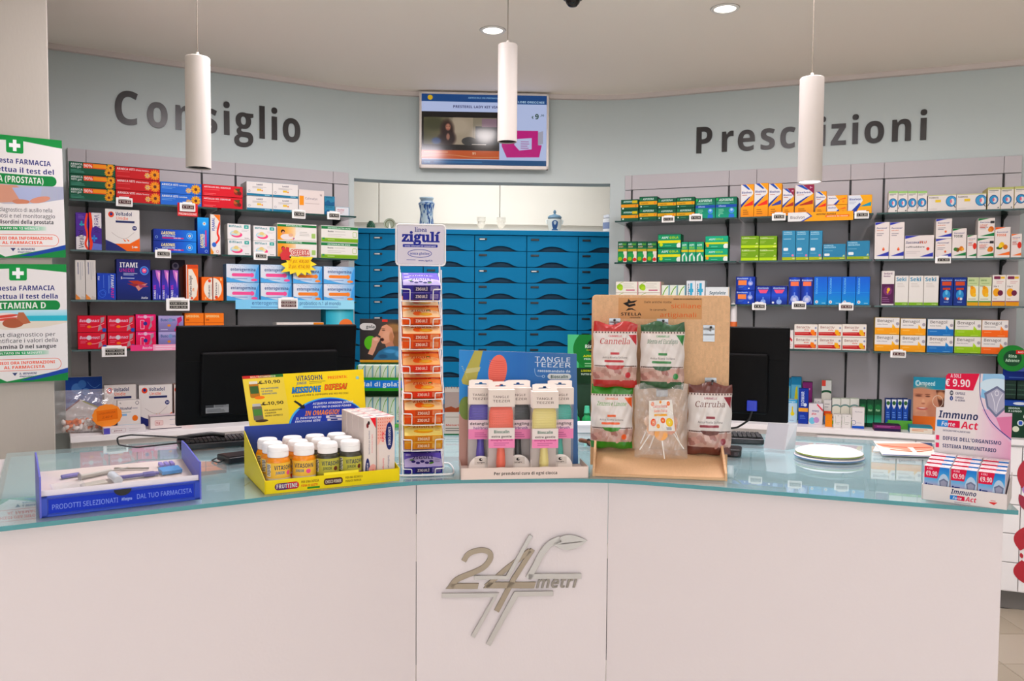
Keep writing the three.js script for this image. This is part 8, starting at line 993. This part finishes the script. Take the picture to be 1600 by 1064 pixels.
  for (let i = 0; i < 3; i++) for (let r = 0; r < 4; r++) oneMesh('capsule_carton', cartonGeo(cw - 0.0015, hb + r * 0.0005, 0.035, { f: bf, s: PE.swatch('#dfd8e0'), t: bt }), PE.mat, `small blue and pink capsule carton, ${['front', 'second', 'third', 'rear'][r]} in the ${['left', 'middle', 'right'][i]} file of stepped display`, 'medicine box', f.at(0.003 + cw * (i + 0.5), TOP + 0.0025 + r * 0.004, -0.006 - r * 0.037).toArray(), f.turn, 'capsule cartons in the stepped display');
}
// ---- blue tray of picked products
{
  const f = stand(62.5, 810, 314.5, 780), w = f.w, D = 0.245, t = group('product_tray', 'deep blue plastic counter tray with clear lid and raised sides', 'tray', f), blue = mat(0x1c3fae, 0.35), lil = mat(0x5a5fc0, 0.4), fh = (f.l(62.5, 776)[1] + f.l(314, 752)[1]) / 2, sf = f.l(313, 722)[1];
  part(t, 'tray_front', merge([bxGeo(0, w, 0, 0.006, -0.008, 0, 0.001), bxGeo(0, w, fh - 0.005, fh, -0.008, 0, 0.001), bxGeo(0, 0.016, 0, fh, -0.008, 0, 0.001), bxGeo(w - 0.016, w, 0, fh, -0.008, 0, 0.001), bxGeo(0.002, w - 0.002, 0.002, fh - 0.002, -0.008, -0.004)]), blue);
  const art = PE.draw(null, 820, 110, (p) => { p.bg('#1c3fae').t('PRODOTTI SELEZIONATI', 0.02, 0.58, 0.5, '#a8b8ec', { b: 0, max: 0.44 }).t('✽Alfasigma', 0.475, 0.56, 0.3, '#c8d4f4', { max: 0.08 }).t('DAL TUO FARMACISTA', 0.585, 0.5, 0.5, '#a8b8ec', { b: 0, max: 0.4 }); });
  part(t, 'front_print', faceQuad(0.018, w - 0.018, 0.008, fh - 0.008, -0.0036, art), PE.mat, 'pale lettering on the blue front');
  { const s = new THREE.Shape(); s.absarc(0, 0, 0.02, Math.PI, 0); const g = new THREE.ExtrudeGeometry(s, { depth: 0.001, bevelEnabled: false }); g.scale(1, 0.8, 1); g.translate(w * 0.49, fh - 0.001, 0.0002); part(t, 'finger_notch', g, mat(0x08080c, 0.5)); }
  const sb = 0.118, side = (x) => { const g = new THREE.ExtrudeGeometry(shapeOf([[0, 0], [-D, 0], [-D, sb], [-D * 0.75, sb * 0.98], [-0.02, sf], [0, sf]]), { depth: 0.003, bevelEnabled: true, bevelSize: 0.0006, bevelThickness: 0.0006, bevelSegments: 1 }); g.rotateY(-Math.PI / 2); g.translate(x + 0.003, 0, 0); part(t, 'tray_side', g, lil); }; side(0); side(w - 0.003);
  part(t, 'tray_back', bxGeo(0, w, 0, 0.05, -D, -D + 0.003), lil); part(t, 'tray_base', bxGeo(0.002, w - 0.002, 0, 0.002, -D, -0.006), blue);
  const zr = -D + 0.012, yr = 0.08, yf = fh + 0.001; // sloping display floor under a clear lid
  part(t, 'display_floor', plateGeo(V3(0.005, yf - 0.012, -0.009), V3(w - 0.005, yf - 0.012, -0.009), V3(w - 0.005, yr - 0.012, zr), V3(0.005, yr - 0.012, zr), 0.002, PE.swatch('#e6dcd6'), PE.swatch('#e6dcd6')), PE.mat);
  part(t, 'clear_lid', plateGeo(V3(0.005, yf + 0.012, -0.009), V3(w - 0.005, yf + 0.012, -0.009), V3(w - 0.005, yr + 0.016, zr), V3(0.005, yr + 0.016, zr), 0.0015, PE.swatch('#ffffff'), PE.swatch('#ffffff')), clearPlastic);
  part(t, 'lid_front_rim', bxGeo(0.005, w - 0.005, yf - 0.01, yf + 0.0125, -0.0095, -0.008), mat(0xe2dce0, 0.3));
  const at = (u, v, lift) => { const k = v; return [0.005 + u * (w - 0.01), yf - 0.011 + (yr - yf) * k + lift, -0.009 + (zr + 0.009) * k]; }, sl = Math.atan2(yr - yf, -0.009 - zr);
  const put = (name, geo, m, u, v, lift, turn, label) => { geo.rotateY(turn); geo.rotateX(sl); geo.translate(...at(u, v, lift)); return oneMesh(name, geo, m, label, 'tray product', f.at(0, TOP, 0).toArray(), f.turn); };
  const pouch = (a, b) => { const g = new RoundedBoxGeometry(a, 0.008, b, 2, 0.003); return g; };
  put('sachet', pouch(0.075, 0.06), film, 0.17, 0.28, 0.006, 0.1, 'clear sachet at the front left of the blue tray'); put('thermometer', merge([pouch(0.11, 0.012), move(new RoundedBoxGeometry(0.03, 0.01, 0.018, 2, 0.003), 0.03, 0, 0)]), mat(0x4a4690, 0.3), 0.62, 0.42, 0.007, 0.08, 'dark violet wand lying across the blue tray'); put('ampoule', (() => { const g = new THREE.CylinderGeometry(0.011, 0.011, 0.05, 20); g.rotateX(Math.PI / 2); return merge([g, move((() => { const c = new THREE.CylinderGeometry(0.006, 0.006, 0.016, 16); c.rotateX(Math.PI / 2); return c; })(), 0, 0, -0.03)]); })(), mat(0xc9d4dc, 0.15), 0.47, 0.36, 0.011, 0.2, 'small pale vial in the middle of the blue tray'); put('plaster_packet', merge([bxGeo(-0.026, 0.026, -0.004, 0.006, -0.02, 0.02, 0.001)]), mat(0x2a86c8, 0.4), 0.86, 0.5, 0.006, 0.12, 'small bright blue packet at the right of the blue tray'); put('lancet_strip', merge([0, 1, 2].map((i) => bxGeo(-0.02 + i * 0.014, -0.01 + i * 0.014, -0.003, 0.007, -0.015, 0.012, 0.001))), mat(0x7a68c0, 0.4), 0.86, 0.72, 0.005, 0.1, 'short violet strip behind the bright blue packet'); put('syringe', (() => { const a = new THREE.CylinderGeometry(0.006, 0.006, 0.08, 14); a.rotateZ(Math.PI / 2); const b = new THREE.CylinderGeometry(0.002, 0.002, 0.05, 8); b.rotateZ(Math.PI / 2); b.translate(0.06, 0, 0); const c = new THREE.CylinderGeometry(0.011, 0.011, 0.002, 14); c.rotateZ(Math.PI / 2); c.translate(-0.04, 0, 0); return merge([a, b, c]); })(), mat(0xa8a49a, 0.3), 0.36, 0.62, 0.007, 0.35, 'grey plunger instrument at the rear of the blue tray'); put('violet_cap', pouch(0.045, 0.015), mat(0x6a60a8, 0.4), 0.2, 0.68, 0.005, 0.25, 'small violet cap at the rear left of the blue tray'); put('tweezers', merge([bxGeo(-0.04, 0.04, -0.001, 0.001, -0.004, -0.001), bxGeo(-0.04, 0.04, -0.001, 0.001, 0.001, 0.004), bxGeo(-0.046, -0.036, -0.001, 0.002, -0.004, 0.004)]), mat(0x8a8678, 0.3, { metalness: 0.7 }), 0.62, 0.74, 0.004, -0.3, 'metal tweezers at the rear middle of the blue tray'); put('yellow_ruler', bxGeo(-0.1, 0.1, -0.001, 0.001, -0.004, 0.004), mat(0xe0b83c, 0.5), 0.62, 0.06, 0.003, 0.0, 'thin yellow strip along the front of the blue tray'); put('glass_slide_pack', pouch(0.06, 0.025), mat(0xb4b0a4, 0.25), 0.33, 0.3, 0.005, 0.3, 'grey flat pack beside the clear sachet');
}
// ---- monitors, keyboards and small things at the back of the counter
function monitor(f, x0, x1, y0, y1, lean, label, foot) {
  const t = group('monitor', label, 'monitor', f), blk = mat(0x060506, 0.55, { specularIntensity: 0.25 }), w = x1 - x0, g = (a, b, c, d, z0, z1, r) => { const q = bxGeo(a, b, c, d, z0, z1, r); q.translate(0, -y0, 0); q.rotateX(lean); q.translate(0, y0, 0); return q; };
  part(t, 'back_shell', g(x0, x1, y0, y1, -0.02, 0.0, 0.006), blk); part(t, 'rear_bulge', merge([g(x0 + w * 0.12, x1 - w * 0.12, y0 + 0.03, y1 - 0.09, 0.0, 0.022, 0.01), g(x0 + 0.002, x1 - 0.002, (y0 + y1) / 2 + 0.05, (y0 + y1) / 2 + 0.053, 0, 0.002)]), mat(0x070607, 0.6, { specularIntensity: 0.25 })); part(t, 'screen_panel', g(x0 + 0.01, x1 - 0.01, y0 + 0.015, y1 - 0.01, -0.0215, -0.0195), mat(0x050505, 0.1));
  const cx = (x0 + x1) / 2 + (foot || 0); part(t, 'stand_neck', bxGeo(cx - 0.03, cx + 0.03, 0.008, y0 + 0.1, -0.055, -0.03, 0.004), blk); part(t, 'stand_foot', bxGeo(cx - 0.11, cx + 0.11, 0, 0.009, -0.13, 0.05, 0.004), blk); return t;
}
{
  const a = V3((274.4 - 800) / F * 2.78, 0, -2.78), f = new Frame(a, WL.u.x, WL.u.z); f.l = (x, y, z = 0) => { const q = f.px(x, y, z); return [q[0], q[1] - TOP]; };
  const bl = f.l(274.6, 666.4), tr = f.l(560, 508, 0.045), t = monitor(f, bl[0], tr[0] - 0.006, bl[1], tr[1] + 0.004, 0.13, 'large black monitor seen from behind on the left wing', 0.13);
  const lab = PE.draw(null, 200, 70, (p) => p.bg('#3c3c3e').r(0.35, 0, 0.65, 0.5, '#8a8a8c').r(0, 0.4, 1, 0.6, '#9a9a9c').lines(0.05, 0.55, 0.8, 3, 0.13, '#4a4a4c', 0.05).lines(0.4, 0.12, 0.5, 2, 0.16, '#4a4a4c', 0.05)), q = f.l(321, 646, 0.026), r = f.l(357, 630, 0.026); part(t, 'rating_label', faceQuad(q[0], r[0], q[1], r[1], 0.0315, lab), PE.mat);
  // keyboard behind the tray, with its loop of cable
  const kf = stand(281, 706, 392, 698), k = group('keyboard', 'black keyboard between the blue tray and the yellow display', 'keyboard', kf), kw = kf.w, bk = mat(0x131112, 0.35);
  part(k, 'case', bxGeo(0, kw, 0.004, 0.024, -0.14, 0, 0.004), bk); const keys = []; for (let r = 0; r < 5; r++) for (let i = 0; i < 15; i++) keys.push(bxGeo(0.008 + i * (kw - 0.016) / 15, 0.006 + (i + 1) * (kw - 0.016) / 15, 0.024, 0.03, -0.132 + r * 0.024, -0.112 + r * 0.024, 0.0015)); const km = part(k, 'keys', merge(keys), mat(0x1c1a1a, 0.5)); km.userData.kind = 'stuff'; for (const x of [0.02, kw - 0.02]) part(k, 'riser_foot', bxGeo(x - 0.012, x + 0.012, 0, 0.005, -0.03, -0.01), bk);
  part(k, 'cable', tube([kf.l(302, 686, -0.02), kf.l(250, 682, -0.02), kf.l(205, 680, -0.02), kf.l(184, 684, -0.02), kf.l(186, 695, -0.02), kf.l(215, 699, -0.02), kf.l(262, 694, -0.02), kf.l(300, 690, -0.02)].map((p, i) => [p[0], Math.max(0.004, p[1]), -0.02 - (i > 3 ? 0 : 0.004)]), 0.0028, 90), bk);
  part(k, 'cable_bundle', tube([kf.l(278, 690, -0.05), kf.l(300, 682, -0.06), kf.l(330, 678, -0.07), kf.l(352, 684, -0.05)].map((p) => [p[0], Math.max(0.036, p[1]), -0.07]), 0.008, 40), bk);
  const mf = stand(358, 727, 396, 722), m = group('card_reader', 'small flat black device beside the yellow display', 'device', mf); part(m, 'case', bxGeo(0, mf.w * 1.6, 0.002, 0.022, -0.1, 0, 0.004), bk); part(m, 'top_pad', bxGeo(0.006, mf.w * 1.6 - 0.006, 0.022, 0.0235, -0.09, -0.012), mat(0x2a2628, 0.3)); part(m, 'cable', tube([[0.005, 0.01, -0.05], [-0.02, 0.006, -0.03], [-0.02, 0.004, -0.09], [0.01, 0.004, -0.12]], 0.002, 30), bk);
}
{
  const p0 = onHeight(1236, 672, 1.17), f = new Frame(p0, WR.u.x, WR.u.z); f.l = (x, y, z = 0) => { const q = f.px(x, y, z); return [q[0], q[1] - TOP]; };
  const br = f.l(1231.5, 662), tp = f.l(1232, 512, 0.03); const t = monitor(f, br[0] - 0.56, br[0], br[1], tp[1], 0.06, 'black monitor seen from behind on the right wing, beside the fibreboard stand', -0.08);
  const q = f.l(1175, 634, 0.03); part(t, 'video_plug', bxGeo(q[0] - 0.017, q[0] + 0.017, q[1] - 0.018, q[1] + 0.018, 0.0, 0.04, 0.003), mat(0x1430b8, 0.4), 'bright blue cable plug'); part(t, 'cable', tube([[q[0], q[1] - 0.018, 0.03], [q[0] - 0.01, q[1] - 0.05, 0.03], [q[0] - 0.05, q[1] - 0.08, 0.02], [q[0] - 0.12, q[1] - 0.09, 0.02]], 0.0035, 30), mat(0x0b0a0b, 0.4));
  const kf = stand(1100, 692, 1194, 696), k = group('keyboard', 'black keyboard under the right monitor', 'keyboard', kf), kw = kf.w, bk = mat(0x131112, 0.35); part(k, 'case', bxGeo(0, kw, 0.002, 0.022, -0.14, 0, 0.004), bk); const keys = []; for (let r = 0; r < 5; r++) for (let i = 0; i < 12; i++) keys.push(bxGeo(0.008 + i * (kw - 0.016) / 12, 0.006 + (i + 1) * (kw - 0.016) / 12, 0.022, 0.029, -0.132 + r * 0.024, -0.112 + r * 0.024, 0.0015)); const km = part(k, 'keys', merge(keys), mat(0x1c1a1a, 0.5)); km.userData.kind = 'stuff'; part(k, 'riser_foot', bxGeo(0.02, kw - 0.02, 0, 0.003, -0.03, -0.01), bk);
  const sf = stand(1126, 714, 1158, 716), s = group('barcode_scanner', 'black handheld scanner behind the brown sweets bag', 'scanner', sf); part(s, 'scanner_body', bxGeo(-0.03, sf.w, 0, 0.028, -0.09, 0, 0.008), bk); part(s, 'scanner_window', bxGeo(0, sf.w - 0.01, 0.006, 0.02, -0.0005, 0.001), mat(0x2a1416, 0.1)); part(s, 'trigger', bxGeo(0.0, 0.02, 0.027, 0.032, -0.05, -0.03, 0.001), mat(0x2c2a2a, 0.4));
  // tilted white card holder
  const hf = stand(1193, 700, 1226, 703.5), hw = hf.w, h = group('card_holder', 'tilted white acrylic card holder beside the right monitor', 'card holder', hf), H = hf.l(1196, 662)[1]; part(h, 'front_leaf', plateGeo(V3(0, 0, 0), V3(hw, 0, 0), V3(hw * 1.06, H, -0.03), V3(0.006, H, -0.03), 0.0025, PE.swatch('#c9c6c8'), PE.swatch('#f4f4f6')), PE.mat); part(h, 'side_leaf', plateGeo(V3(hw + 0.0005, 0, 0), V3(hw + 0.02, 0.0, -0.06), V3(hw + 0.026, H, -0.06), V3(hw * 1.06 + 0.0005, H, -0.03), 0.002, PE.swatch('#f2f2f4'), PE.swatch('#f4f4f6')), PE.mat); part(h, 'base_leaf', bxGeo(0, hw, 0, 0.002, -0.06, -0.003), mat(0xf0f0f2, 0.3));
}
{ // round coin dishes, stacked
  const c0 = onHeight(1295, 716, TOP), r = 0.112; for (let i = 0; i < 2; i++) { const t = thing('round_dish', i ? 'round white dish with green and blue rim, upper of the stacked pair' : 'round white dish with blue rim, lower of the stacked pair', 'dish', [c0.x, TOP + 0.0005 + i * 0.0125, c0.z]); const k = i ? 0.97 : 1; part(t, 'dish_body', lathe([[0, 0], [r * 0.8, 0], [r * k, 0.005], [r * k, 0.01], [r * k - 0.004, 0.0125], ...(i ? [[r * 0.8, 0.019], [r * 0.5, 0.0225], [0, 0.0235]] : [[r * 0.8, 0.0122], [0, 0.0122]])], 64), mat(0xeceaea, 0.35)); part(t, 'rim_stripe', lathe(i ? [[r * k + 0.0003, 0.0055], [r * k + 0.0008, 0.0075], [r * k + 0.0003, 0.0095]] : [[r * k + 0.0003, 0.0055], [r * k + 0.0008, 0.0075], [r * k + 0.0003, 0.0095]], 64), mat(i ? 0x8a9a2c : 0x5a7ca8, 0.3)); if (i) { const g = tube([[-0.02, 0.0212, -0.0], [-0.01, 0.0216, -0.02], [0.0, 0.022, -0.01], [0.012, 0.0214, -0.03], [0.022, 0.0208, -0.012], [0.018, 0.0212, 0.01]].map(([x, y, z]) => [x + 0.04, y - 0.001, z - 0.02]), 0.0006, 40); part(t, 'scribble', g, mat(0x3a4a3c, 0.5)); } }
}
{ // leaflets at the back right
  const leaf = PB.draw(null, 260, 160, (p) => p.bg('#efe6de').p([[0, 0.2], [1, 0.05], [1, 0.5], [0.5, 0.65], [0.1, 0.45]], '#d8a894').q([[0.05, 0.3], [0.4, 0.45], [0.95, 0.35]], '#c05a3c', 0.05).q([[0.2, 0.6], [0.6, 0.75], [0.95, 0.55]], '#b4744c', 0.06).p([[0.5, 0.4], [0.6, 0.4], [0.7, 0.9], [0.62, 0.9]], '#f0ece8').p([[0.8, 0], [1, 0], [1, 0.3]], '#3a4a6a').r(0, 0.95, 1, 0.05, '#34507c'));
  [[0, 'leaflet with warm colours, uppermost behind the round dishes'], [1, 'white leaflet below the warm one behind the round dishes']].forEach(([i, label]) => { const y = TOP + 0.0055 - i * 0.0035, P = (x, yy) => onHeight(x, yy, y), a = i ? [P(1364, 704), P(1452, 712), P(1448, 693), P(1372, 689)] : [P(1379, 711), P(1462, 713.5), P(1456, 692), P(1364.5, 688.5)]; oneMesh('leaflet', plateGeo(...a, 0.0025, i ? PB.swatch('#e8e6e6') : leaf, PB.swatch('#e0dcd8')), PB.mat, label, 'leaflet', [0, 0, 0]); });
  // leaflet and sticker lying under the glass on the left wing
  const under = PB.draw(null, 120, 80, (p) => p.bg('#b87a64').lines(0.1, 0.2, 0.7, 6, 0.13, '#8a5a4a', 0.03)); const y2 = TOP - 0.0118, Q = (x, yy) => onHeight(x, yy, y2); oneMesh('leaflet', plateGeo(Q(311, 744), Q(354, 738), Q(354, 720), Q(316, 722), 0.0005, under, PB.swatch('#a87060')), PB.mat, 'brownish leaflet under the glass right of the blue tray', 'leaflet', [0, 0, 0]);
  const st = PB.draw(null, 80, 60, (p) => p.bg('#dfeaee').p([[0.3, 1], [0.9, 0.2], [1, 0.2], [1, 0.35], [0.5, 1]], '#4a6a70').p([[0, 0], [0.1, 0], [0, 0.2]], '#4a6a70')); oneMesh('sticker', plateGeo(Q(373, 760), Q(392, 759.5), Q(391, 751.5), Q(374, 752), 0.0004, st, PB.swatch('#dfeaee')), PB.mat, 'small white sticker with diagonal stripe under the left glass', 'sticker', [0, 0, 0]);
}
{ // throat display behind the left monitor: picture card over two tiers of cartons
  const f = stand(557, 668, 624, 668), w = f.w + 0.02, t = group('throat_tablet_display', 'display stand with a picture of a woman opening her mouth', 'display stand', f);
  const Y = (y) => f.l(590, y)[1], pic = PB.draw(null, 280, 380, (p) => p.bg('#3a3634').grad(0, 0, 1, 1, ['#2c2828', '#4a423e', '#3a3836']).rr(0, 0.1, 0.36, 0.16, 0.08, '#d8d4d0').t('gola', 0.24, 0.18, 0.1, '#3a3a3c', { a: 'center', max: 0.2 }).e(0.24, 0.55, 0.14, 0.16, '#6ab42c').soft(0.72, 0.3, 0.3, 0.28, '#6a4c34').soft(0.84, 0.55, 0.17, 0.34, '#8a6644').soft(0.76, 0.2, 0.24, 0.12, '#9a7850').p([[0.46, 0.25], [0.5, 0.16], [0.6, 0.12], [0.72, 0.2], [0.76, 0.4], [0.72, 0.52], [0.6, 0.58], [0.5, 0.56], [0.47, 0.51], [0.5, 0.48], [0.46, 0.43], [0.47, 0.4], [0.41, 0.36]], '#d6a48a').soft(0.6, 0.38, 0.12, 0.14, '#dcae96').soft(0.53, 0.26, 0.05, 0.013, '#4a3020').soft(0.52, 0.225, 0.06, 0.012, '#6a4a34').soft(0.5, 0.47, 0.05, 0.045, '#34100f').soft(0.7, 0.42, 0.06, 0.16, '#b98868').p([[0.56, 0.57], [0.72, 0.5], [0.76, 0.66], [0.58, 0.66]], '#bd8a72').p([[0.28, 0.44], [0.38, 0.4], [0.46, 0.44], [0.44, 0.5], [0.4, 0.56], [0.34, 0.72], [0.28, 0.84], [0.18, 0.8], [0.26, 0.62]], '#d8aa94').soft(0.36, 0.47, 0.07, 0.04, '#e6c0ac').p([[0.24, 1], [0.42, 0.74], [0.62, 0.63], [0.8, 0.62], [1, 0.68], [1, 1]], '#3a7494').soft(0.66, 0.74, 0.16, 0.06, '#5a9ac0').soft(0.86, 0.8, 0.12, 0.1, '#62a0c4').soft(0.5, 0.86, 0.12, 0.06, '#2c5a78').r(0, 0.94, 1, 0.06, '#d8a83c').r(0.5, 0.01, 0.12, 0.05, '#c83c2c'));
  part(t, 'picture_card', plateGeo(V3(0, Y(569), -0.1), V3(w, Y(569), -0.1), V3(w * 0.96, Y(500), -0.1), V3(0, Y(499), -0.1), 0.003, pic, PB.swatch('#888')), PB.mat); part(t, 'back_panel', bxGeo(0.002, w - 0.002, 0, Y(560), -0.106, -0.1035), mat(0x2f6f34, 0.6));
  const band = PB.draw(null, 260, 110, (p) => p.bg('#3f9a34').r(0, 0.2, 1, 0.56, '#1f7cc4').t('Mal di gola?', 0.06, 0.5, 0.44, '#f0f4f8', { max: 0.86 })); part(t, 'question_band', plateGeo(V3(0, Y(611), 0), V3(w, Y(611), 0), V3(w, Y(590), 0), V3(0, Y(590), 0), 0.002, band, PB.swatch('#3f9a34')), PB.mat, 'green and blue band with white question');
  part(t, 'tier_shelf', bxGeo(0, w, Y(609), Y(609) + 0.003, -0.1, -0.002), mat(0x3f9a34, 0.6)); part(t, 'base', bxGeo(0, w, 0, 0.012, -0.1, 0), mat(0x3f9a34, 0.6)); for (const x of [0, w - 0.002]) part(t, 'side_panel', bxGeo(x, x + 0.002, 0, Y(572), -0.1, -0.001), mat(0x3f9a34, 0.6));
  const sp = PB.draw(null, 66, 100, (p) => p.bg('#e6ecdc').q([[0.15, 0.6], [0.4, 0.25], [0.85, 0.06]], '#7ab030', 0.04).r(0.9, 0, 0.1, 1, '#58a8c4').lines(0.2, 0.55, 0.5, 3, 0.08, '#b8c4a8', 0.03).r(0.1, 0.86, 0.6, 0.08, '#4898b8'));
  const n = 6, cw = (w - 0.008) / n; for (const [y0, y1, lab] of [[Y(609) + 0.0035, Y(571), 'upper'], [0.0125, Y(621), 'lower']]) for (let i = 0; i < n; i++) oneMesh('medicine_carton', cartonGeo(cw - 0.001, y1 - y0, 0.04, { f: sp, s: PB.swatch('#c8d4c8') }), PB.mat, `small pale green carton in the ${lab} tier of throat display, ${['leftmost', 'second', 'third', 'fourth', 'fifth', 'rightmost'][i]}`, 'medicine box', f.at(0.004 + cw * (i + 0.5), TOP + y0 + 0.0003, -0.012).toArray(), f.turn, `cartons in the ${lab} tier of throat display`);
}
{ // green nasal display between the hairbrushes and the fibreboard
  const f = stand(889, 668, 948, 668), w = f.w, t = group('nasal_display', 'green counter display half hidden between hairbrushes and fibreboard stand', 'display stand', f), Y = (y) => f.l(905, y)[1];
  const art = PB.draw(null, 240, 340, (p) => p.bg('#1f8a44').r(0, 0, 0.3, 1, '#6ac090').e(0.75, 0.3, 0.6, 0.42, '#1a7a3a').c(0.75, 0.24, 0.16, '#102c1c').t('Rinazina', 0.46, 0.24, 0.1, '#e8f0e4', { max: 0.56 }).lines(0.5, 0.31, 0.4, 1, 0.1, '#d8c83c', 0.012).t('AZIONE', 0.42, 0.44, 0.055, '#e0dc2c', { max: 0.4 }).t('PROLUNGATA', 0.44, 0.5, 0.045, '#e8f0e4', { max: 0.5 }).lines(0.46, 0.58, 0.3, 2, 0.05, '#a8d4a8', 0.02).r(0, 0.68, 1, 0.32, '#12381f').t('LIBERA IL NASO', 0.36, 0.74, 0.055, '#e0dc2c', { max: 0.6 }).t('TUTTO IL GIORNO', 0.36, 0.81, 0.05, '#e8f0e4', { max: 0.6 }));
  part(t, 'header_card', plateGeo(V3(0, Y(602), -0.07), V3(w, Y(602), -0.07), V3(w, Y(524), -0.08), V3(0, Y(524), -0.08), 0.003, art, PB.swatch('#1a7a3a')), PB.mat); part(t, 'rear_support', bxGeo(w * 0.2, w * 0.8, 0, Y(602) + 0.004, -0.076, -0.072), mat(0x12381f, 0.6));
  part(t, 'tray', merge([bxGeo(0, w, 0, 0.02, -0.072, -0.07), bxGeo(0, w, 0, 0.014, -0.002, 0), bxGeo(0, w, 0, 0.004, -0.07, -0.002)]), mat(0x14141a, 0.5));
  for (let i = 0; i < 3; i++) { const x = w * (0.18 + i * 0.32), g = lathe([[0, 0], [0.02, 0], [0.021, 0.003], [0.021, 0.03], [0.012, 0.04], [0.011, 0.052], [0, 0.052]], 24), b = thing('spray_bottle', `small green nasal spray bottle in the green display, ${['left', 'middle', 'right'][i]}`, 'spray bottle', f.at(x, TOP + 0.0045, -0.035).toArray(), f.turn, 'green spray bottles'); part(b, 'bottle_body', g, mat(0x1fa05c, 0.3)); part(b, 'cap', move(cyl(0.0125, 0.0095, 0.03, 20), 0, 0.067, 0), mat(0x4fc49a, 0.3)); part(b, 'collar', move(cyl(0.0135, 0.0135, 0.006, 20), 0, 0.05, 0), mat(0x127a44, 0.3)); }
}
{ // spiral desk calendar between the wire rack and the hairbrushes
  const f = stand(694, 680, 722, 680), w = f.w * 1.25, t = group('desk_calendar', 'spiral desk calendar with reddish mountain picture behind the wire rack', 'calendar', f), Y = (y) => f.l(708, y)[1];
  const art = PB.draw(null, 120, 260, (p) => p.bg('#c8c2ba').r(0, 0.1, 1, 0.42, '#a89a94').p([[0, 0.5], [0, 0.44], [0.3, 0.4], [0.5, 0.44], [0.75, 0.39], [1, 0.46], [1, 0.52], [0, 0.52]], '#8c4a24').lines(0.05, 0.62, 0.9, 1, 0.1, '#8a8680', 0.012).t('Menarini', 0.06, 0.79, 0.05, '#a84838', { max: 0.76 }).lines(0.06, 0.85, 0.85, 2, 0.045, '#6a6a66', 0.016).r(0, 0.97, 1, 0.03, '#2a6a4a'));
  part(t, 'page', plateGeo(V3(0, 0, 0), V3(w, 0, 0), V3(w, Y(607), -0.04), V3(0, Y(607), -0.04), 0.0015, art, PB.swatch('#bbb4ac')), PB.mat); part(t, 'rear_leaf', plateGeo(V3(0, 0, -0.09), V3(w, 0, -0.09), V3(w, Y(607), -0.045), V3(0, Y(607), -0.045), 0.0015, PB.swatch('#a8a49c'), PB.swatch('#a8a49c')), PB.mat); part(t, 'spiral_binding', merge(Array.from({ length: 8 }, (_, i) => { const g = new THREE.TorusGeometry(0.005, 0.0008, 6, 16); g.rotateY(Math.PI / 2); g.translate((i + 0.5) * w / 8, Y(607), -0.042); return g; })), mat(0x3a3838, 0.3, { metalness: 0.8 }));
}
{ // small things seen in the gap right of the hairbrushes
  const f = stand(903, 677, 924, 677), t = group('white_card_box', 'small white box lying behind the fibreboard stand', 'box', f); part(t, 'box_body', bxGeo(0, 0.11, 0.001, 0.03, -0.1, 0, 0.002), mat(0xeae8ea, 0.5)); part(t, 'box_lid', bxGeo(-0.001, 0.111, 0.022, 0.034, -0.101, 0.001, 0.002), mat(0xe0dee2, 0.5));
  const r = stand(900, 694, 926, 700), b = group('cord_bundle', 'brown bundled cord beside the hairbrush display', 'cord', r); part(b, 'cord', tube([[0, 0.012, -0.02], [0.02, 0.016, -0.01], [0.045, 0.012, -0.025], [0.08, 0.01, -0.01], [0.1, 0.009, -0.03], [0.06, 0.009, -0.04], [0.02, 0.01, -0.036]], 0.008, 60), mat(0x6a4028, 0.7)); part(b, 'cord_tie', move(new THREE.TorusGeometry(0.011, 0.003, 8, 18), 0.05, 0.012, -0.02), mat(0x1a1412, 0.6));
}
for (const p of [PL, PR, PD, PE, PB, PP]) p.ink();
renderer.render(scene, camera);
